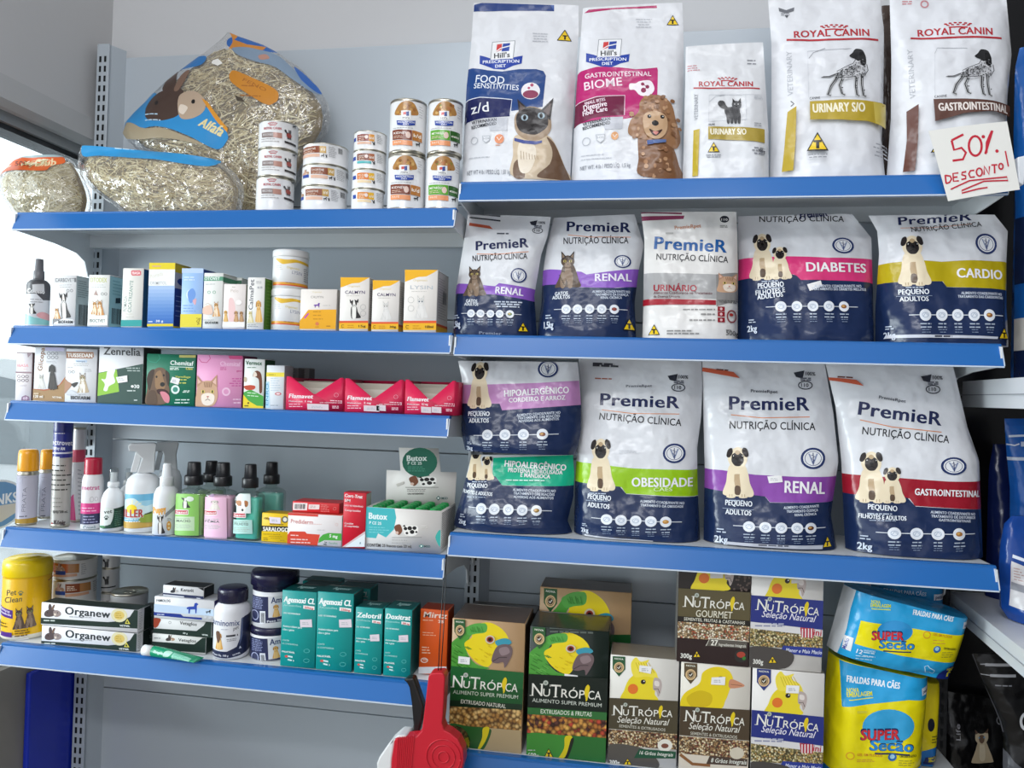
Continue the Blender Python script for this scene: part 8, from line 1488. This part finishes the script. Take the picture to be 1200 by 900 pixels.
def e2(o, A):
    A.within(48, 372, 258, 520, canary); seal_b(A, 60, 362, 44, 70, '#5a4a34', 2); A.P([(46, 506), (282, 520), (278, 622), (44, 604)], '#4a3c2c'); nutlogo(A, 64, 556, 262, 572, 36); A.T('Seleção Natural', 76, 582, 248, 596, 22, '#e6e2d6', .004, .3); A.T('SEMENTES & EXTRUSADOS', 82, 602, 238, 616, 10, '#c9c4b4', .01); A.P([(44, 606), (278, 624), (276, 686), (42, 664)], SEED); A.P([(42, 664), (276, 686), (274, 740), (40, 730)], '#d8ccba'); A.S([(48, 668), (90, 700), (150, 705)], 10, '#8a5a34'); A.P([(136, 700), (148, 672), (274, 684), (272, 708)], '#4a3a30'); A.T('8 Grãos Integrais', 152, 694, 270, 702, 14, '#e6e6da', .01, .2); A.C(238, 664, 24, '#cfc4b0', 20); A.T('300g', 50, 735, 84, 737, 15, '#4a4038', .02); o.sticker((152, 410), (198, 408), (196, 436), (150, 434))
h_ = small('white and brown canary food box under the gourmet bird food box', [(50, 358), (282, 378), (276, 760), (42, 745)], .035, B8, None, None, '#dcd6ca', '', None, '', '', '', e2)
def mini_blue(o, A, x, y, full):
    if full: A.within(x+46, y+12, x+188, y+158, cockatiel); seal_b(A, x+14, y+2, 48, 74, '#2c3a7a', 2); A.R(x-20, y+100, x-18, y+102, '#ddd')
    A.P([(x-6, y+140), (x+244, y+166), (x+240, y+262), (x-8, y+230)], '#26317c'); nutlogo(A, x+14, y+190, x+222, y+214, 36); A.T('Seleção Natural', x+30, y+214, x+212, y+236, 22, '#e6e2ee', .004, .3); A.lines(x+12, y+236, x+150, y+250, 1, 5, '#a9acc4', 6); A.P([(x-8, y+230), (x+240, y+262), (x+240, y+290), (x-8, y+252)], '#d9d6d6'); A.lines(x+8, y+244, x+150, y+260, 1, 5, '#8e90a8', 4)
    A.P([(x-8, y+252), (x+240, y+284), (x+238, y+328), (x-10, y+312)], SED3); A.P([(x+160, y+252), (x+205, y+256), (x+204, y+288), (x+164, y+284)], '#b03040')
    for k in range(4): A.S([(x+168+k*10, y+256), (x+168+k*10, y+286)], 4, '#e6dcdc')
    A.T('ini', x+204, y+278, x+230, y+281, 20, '#b03040', .02)
    A.P([(x+92, y+336), (x+104, y+312), (x+238, y+322), (x+236, y+352)], '#2b3a8c'); A.T('Menor e Mais Macio', x+112, y+332, x+232, y+342, 12, '#e0e2f0', .01, .2); A.P([(x-10, y+316), (x+90, y+322), (x+140, y+345), (x+110, y+388), (x-12, y+380)], '#4a4542', True); A.T('300g', x+2, y+372, x+36, y+374, 15, '#e6e4dc', .02); tri(A, x+52, y+346, x+84, y+372)
def e3(o, A): mini_blue(o, A, 288, 378, True); o.sticker((402, 436), (446, 438), (444, 464), (400, 462))
g_ = small('white and blue mini cockatiel food box, lower one beside the yellow diaper pack', [(288, 378), (531, 400), (524, 775), (282, 762)], .035, B8, None, None, '#dfdbd6', '', None, '', '', '', e3)
def e4(o, A):
    A.R(30, -40, 290, 118, '#241c1a'); A.within(92, -28, 232, 120, cockatiel); rnd = random.Random(3)
    for k in range(22): A.C(rnd.uniform(228, 284), rnd.uniform(74, 124), 4, '#5a4a44', 4, 6)
    A.P([(44, 110), (284, 128), (282, 222), (42, 204)], '#5a5034'); nutlogo(A, 64, 172, 262, 186, 36); A.T('GOURMET', 102, 206, 222, 214, 22, '#e0dac6', .006); A.P([(42, 204), (280, 222), (280, 240), (42, 222)], '#1c1814'); A.T('SEMENTES, FRUTAS & CASTANHAS', 62, 218, 264, 234, 10, '#dcd8c8', .012); A.P([(42, 222), (280, 240), (278, 294), (40, 276)], SED2); A.P([(40, 278), (278, 294), (276, 380), (36, 360)], '#2a1a1a'); A.P([(136, 304), (148, 280), (272, 290), (270, 314)], '#5a544c'); A.S([(136, 304), (148, 280), (272, 290)], 2, '#e0dcd0'); A.T('27', 152, 302, 174, 304, 18, '#f0ece0', .02); A.T('Ingredientes Integrais', 178, 304, 268, 310, 9, '#e0dcd0', .01); A.C(252, 338, 22, '#2c2a28', 22); A.C(252, 334, 14, '#a84030', 10); A.C(262, 346, 6, '#3a7a34'); A.T('300g', 50, 344, 88, 346, 15, '#e6e4dc', .02); tri(A, 92, 320, 118, 344); A.R(150, 62, 192, 78, '#d8d4d2')
zt1 = h_.top+.0006; zt2 = g_.top+.0006
small('black and olive gourmet bird food box stacked on the canary box', [(48, 4), (284, 24), (278, 376), (36, 356)], .036, B8, zt1, None, '#241c1a', '', None, '', '', '', e4, '#1c1614')
def e5(o, A): A.within(334, 2, 474, 156, cockatiel); mini_blue(o, A, 290, -8, False); A.R(420, 84, 446, 96, '#d8d4d2')
small('white and blue mini cockatiel food box stacked on its twin', [(286, 22), (530, 46), (522, 396), (280, 378)], .036, B8, zt2, None, '#dfdbd6', '', None, '', '', '', e5)

# ------------------------------------------------------------------ diaper packs
GD = 'dog diaper packs'
def pack(label, cr, L, R, Y, thick, seed, base, **k):
    crop(*cr); o = bag('diaper_pack', label, 'diaper pack', GD, L, R, 'R4', Y, k.pop('lean', .03), thick, base, seed=seed, wr=.005, kind='film', prof=lambda t: .62+.38*math.sin(math.pi*min(max(t, 0), 1))**.5, pw=6, **k); crop(*cr); return o
def secao(A, x, y, s):
    """two-line bubble lettering"""
    A.T('Secão', x+s*.28, y+s*.32, x+s*1.58, y+s*.36, s*.36, '#16264f', .06); A.T('Secão', x+s*.30, y+s*.31, x+s*1.56, y+s*.35, s*.31, '#2a8ad0', .04); A.T('SUPER', x, y, x+s*1.16, y-s*.02, s*.36, '#1f2a5a', .06); A.T('SUPER', x+s*.02, y-s*.01, x+s*1.14, y-s*.03, s*.30, '#d0343c', .04); A.S([(x+s*.44, y+s*.42), (x+s*1.48, y+s*.46)], s*.05, '#1f2a5a')
o = pack('bright blue diaper pack wedged at the back under the blue shelf', B8, [(690, 60), (690, 150), (690, 250)], [(925, 90), (925, 170), (925, 280)], .175, .08, 41, '#1f88c4', fix=False); A = o.art; A.P([(876, 118), (918, 120), (918, 140), (876, 138)], '#dfe3e6'); A.T('petix', 882, 134, 912, 135, 12, '#2c3a6a', .02); A.T('FRALDAS PARA CÃES', 715, 112, 850, 124, 12, '#bfe0f0', .02); o.done()
o = pack('yellow and blue diaper pack standing farther back beside the black aisle', B8, [(800, 400), (798, 560), (795, 760)], [(905, 412), (900, 560), (896, 770)], .135, .09, 42, '#e0cc1c', fix=True); A = o.art; A.P([(780, 640), (910, 615), (910, 780), (780, 780)], '#1f6ab0'); A.T('M', 862, 690, 896, 690, 34, '#e6d82a', .03); A.P([(850, 655), (905, 648), (905, 712), (850, 712)], '#1b2c6a'); A.T('M', 866, 694, 894, 692, 26, '#e6d82a', .03); A.C(862, 540, 12, '#1b2030', 22); A.lines(866, 580, 892, 600, 3, 4, '#6a641c'); A.T('MACHO', 862, 664, 898, 660, 9, '#e6d82a', .02); o.done()
o = pack('standing yellow diaper pack with blue top corner', B8, [(545, 322), (536, 450), (532, 600), (528, 760)], [(868, 392), (862, 500), (856, 620), (852, 770)], .04, .12, 43, '#ecdc12'); A = o.art
A.P([(566, 330), (700, 350), (870, 386), (864, 456), (780, 448), (570, 476)], '#27a0d8'); A.P([(566, 330), (570, 476), (536, 470), (540, 330)], '#ecdc12'); A.T('FRALDAS PARA CÃES', 584, 394, 750, 412, 20, '#eef4f8', .03); A.T('NOVA', 584, 428, 622, 426, 14, '#e6e23a', .02); A.T('EMBALAGEM', 584, 442, 664, 436, 14, '#e6e23a', .02); A.S([(590, 452), (666, 442)], 3, '#e6e23a'); A.C(716, 536, 84, '#3aa4d8', 58, 28); secao(A, 628, 582, 108); A.P([(824, 414), (858, 410), (856, 436), (826, 438)], '#dfe3e6'); A.T('petix', 830, 432, 852, 430, 11, '#2c3a6a', .02)
A.ring(597, 637, 12, 3, '#e09a2c'); A.T('GEL EM FLOCOS', 618, 636, 700, 640, 9, '#d8902c', .02); A.lines(618, 650, 690, 656, 2, 3, '#d8a83c'); A.C(733, 641, 14, '#2a6ab0'); A.C(733, 639, 8, '#a8d4e8'); A.T('CINTURA ELÁSTICA', 756, 640, 812, 640, 8, '#5a5a20', .02); A.lines(754, 652, 815, 668, 3, 3, '#a8a02c'); A.P([(525, 714), (650, 695), (690, 705), (740, 690), (860, 680), (860, 790), (520, 790)], '#1f7ac0'); A.P([(650, 700), (680, 686), (690, 700), (720, 704), (715, 714), (660, 714)], '#4ab0e0', True); A.lines(614, 488, 660, 490, 1, 8, '#d8cc3c'); o.done()
o = pack('tilted blue and yellow diaper pack lying on the standing yellow pack', B8, [(598, 98), (582, 160), (566, 230), (545, 312)], [(1002, 198), (990, 270), (975, 340), (958, 416)], .03, .12, 44, '#27a0d8', fix=False, lean=.02, zbase=.9); A = o.art
A.P([(630, 196), (800, 218), (985, 252), (972, 332), (958, 348), (760, 310), (612, 274)], '#eadc14'); A.P([(590, 98), (622, 103), (604, 165), (592, 230), (566, 318), (535, 312)], '#dfe3e6'); A.T('FRALDAS PARA CÃES', 792, 172, 922, 196, 16, '#eef4f8', .03); A.T('NOVA', 662, 138, 690, 140, 10, '#d8e23a', .02); A.T('EMBALAGEM', 660, 150, 722, 152, 11, '#d8e23a', .02); A.S([(662, 156), (722, 158)], 3, '#d8e23a'); A.C(736, 228, 56, '#2a90cc', 36, 28); secao(A, 664, 258, 86); A.P([(966, 204), (1000, 210), (998, 234), (964, 226)], '#dfe3e6'); A.T('petix', 970, 222, 994, 227, 10, '#2c3a6a', .02); A.P([(585, 252), (610, 256), (602, 302), (578, 296)], '#e3e4e8'); A.T('Macho', 588, 298, 598, 262, 10, '#3a4a9c', .02)
A.ring(838, 238, 11, 3, '#e09a2c'); A.T('GEL EM FLOCOS', 858, 240, 922, 252, 8, '#d8902c', .02); A.lines(858, 256, 912, 266, 2, 3, '#d8a83c', 4); A.C(874, 288, 12, '#2a6ab0'); A.C(874, 286, 7, '#a8d4e8'); A.T('CINTURA ELÁSTICA', 896, 288, 944, 298, 7, '#4a4a20', .02); A.lines(892, 300, 946, 316, 3, 3, '#a8a02c', 4); A.P([(890, 400), (905, 372), (935, 358), (968, 366), (958, 420), (895, 412)], '#1b2c7a'); A.T('P', 930, 400, 952, 404, 28, '#e6d82a', .03); A.T('PEQUENO', 922, 372, 956, 374, 8, '#e6d82a', .02); A.T('12', 618, 304, 636, 308, 14, '#e6f0f6', .02); A.lines(640, 300, 690, 312, 2, 4, '#bfe0f0', 6); A.lines(618, 314, 680, 324, 2, 3, '#bfe0f0', 4); A.S([(842, 350), (852, 346), (860, 356), (878, 366), (876, 380), (862, 372), (850, 374), (842, 350)], 2.5, '#bfe6f4'); A.T('UNIDADES', 640, 296, 676, 300, 6, '#bfe0f0', .02); o.done()

# ------------------------------------------------------------------ the black aisle's bags
GA = 'bags in the black aisle'
R1_ = (1130, 480, 3.2143); K1 = (1060, 660, 3.75); zA1 = AS1.location.z; zA2 = AS2.location.z
def ab(label, cr, L, R, Y, thick, seed, base, zb, kind='film', **k):
    crop(*cr); o = bag('food_bag', label, 'food bag', GA, L, R, 'R4', Y, .05, thick, base, seed=seed, zbase=zb, kind=kind, **k); crop(*cr); return o
o = ab('navy food bag deep in the black aisle behind the bright blue bag', R1_, [(110, 130), (95, 220), (92, 320), (90, 560)], [(200, 130), (230, 220), (240, 320), (240, 640)], .21, .07, 51, '#16245a', zA2); o.done()
o = ab('bright blue food bag with two white top stripes in the black aisle', R1_, [(152, 34), (160, 150), (176, 300), (182, 640)], [(330, 34), (360, 150), (370, 300), (370, 700)], .12, .08, 52, '#1c5cae', zA2+.001); A = o.art; A.R(140, 30, 400, 60, '#1a56a6'); A.S([(165, 100), (200, 98), (260, 96)], 8, '#d5dde8'); A.S([(160, 130), (184, 134), (200, 128)], 5, '#d5dde8'); A.R(205, 120, 280, 138, '#c5d0e0'); A.R(150, 178, 400, 190, '#cdd6e4'); o.done()
o = ab('shiny blue food bag with white nutrition panel in front in the black aisle', R1_, [(180, 400), (152, 430), (140, 500), (135, 580), (150, 760), (176, 826)], [(330, 400), (350, 430), (360, 500), (365, 580), (370, 760), (380, 860)], .03, .09, 53, '#17418c', zA2+.001, wr=.008); A = o.art; A.P([(165, 565), (215, 585), (212, 745), (158, 730)], '#d3d1d2'); A.P([(162, 640), (214, 655), (213, 680), (160, 668)], '#8e9098'); A.lines(170, 590, 205, 630, 5, 4, '#b59a96', 6); A.C(205, 690, 8, '#4a7ac0', 14); A.P([(170, 540), (225, 560), (225, 572), (168, 552)], '#dfe4ee'); A.P([(218, 640), (240, 640), (240, 820), (216, 800)], '#c9a42c'); o.done()
o = ab('blue food bag on the upper white shelf of the black aisle', (1080, 0, 3.75), [(432, 210), (412, 300), (408, 600), (418, 900), (420, 1500)], [(520, 200), (560, 300), (570, 600), (570, 900), (570, 1640)], .15, .09, 54, '#1a62b4', zA1+.001); A = o.art; A.R(380, 960, 600, 1250, '#17284e'); A.R(380, 1400, 600, 1540, '#d8d4cc'); A.R(380, 1540, 600, 1700, '#16244a'); A.R(440, 1100, 600, 1140, '#d5dbe6'); o.done()
o = ab('big black food bag with a cream longhaired cat picture in the black aisle', K1, [(180, 560), (178, 700), (178, 900), (190, 1500)], [(430, 600), (440, 720), (444, 900), (446, 1540)], .20, .08, 55, '#0c0c0e', 0.0, wr=.006); A = o.art
def ragdoll(a):
    a.P([(.34, .36), (.66, .36), (.82, .6), (.98, .92), (.9, 1.0), (.1, 1.0), (.02, .92), (.18, .62)], '#b9a88c', True); a.P([(.40, .42), (.60, .42), (.62, .9), (.38, .9)], '#cfc2a8', True); a.P([(.24, .06), (.40, .12), (.6, .12), (.76, .04), (.80, .26), (.66, .42), (.5, .46), (.34, .42), (.2, .28)], '#c2b296', True); a.P([(.40, .18), (.60, .18), (.62, .34), (.5, .42), (.38, .34)], '#6a5444', True); a.P([(.22, .14), (.20, -.02), (.36, .10)], '#5a463a'); a.P([(.78, .12), (.82, -.04), (.64, .10)], '#5a463a')
    for x in (.38, .62): a.C(x, .24, .04, '#6a9ac0', .025)
A.within(282, 726, 382, 866, ragdoll); A.T('Life', 238, 770, 236, 700, 18, '#9a9aa0', .01); A.ring(415, 686, 14, 5, '#8a8a90', 18); A.P([(150, 640), (210, 660), (215, 760), (150, 740)], '#2a2a2c'); o.done()
o = ab('tall glossy black food bag with two silver lines and a white letter', K1, [(296, 396), (330, 480), (380, 600), (436, 740), (470, 1400)], [(620, 396), (640, 480), (650, 600), (660, 740), (680, 1500)], .04, .09, 56, '#0b0b0d', 0.0, wr=.004); A = o.art; A.R(350, 436, 468, 448, '#b5b6bc'); A.S([(330, 442), (350, 440)], 4, '#b5b6bc'); A.R(370, 482, 480, 494, '#b5b6bc'); A.S([(335, 486), (372, 488)], 4, '#b5b6bc'); A.lines(390, 530, 490, 534, 1, 5, '#8a8b92'); A.ring(530, 684, 32, 12, '#d3d4d8', 36); A.S([(300, 400), (340, 520), (400, 640), (440, 740)], 4, '#4a4a50'); A.P([(392, 812), (440, 820), (470, 860), (505, 900), (380, 900)], '#55565c', True); o.done()
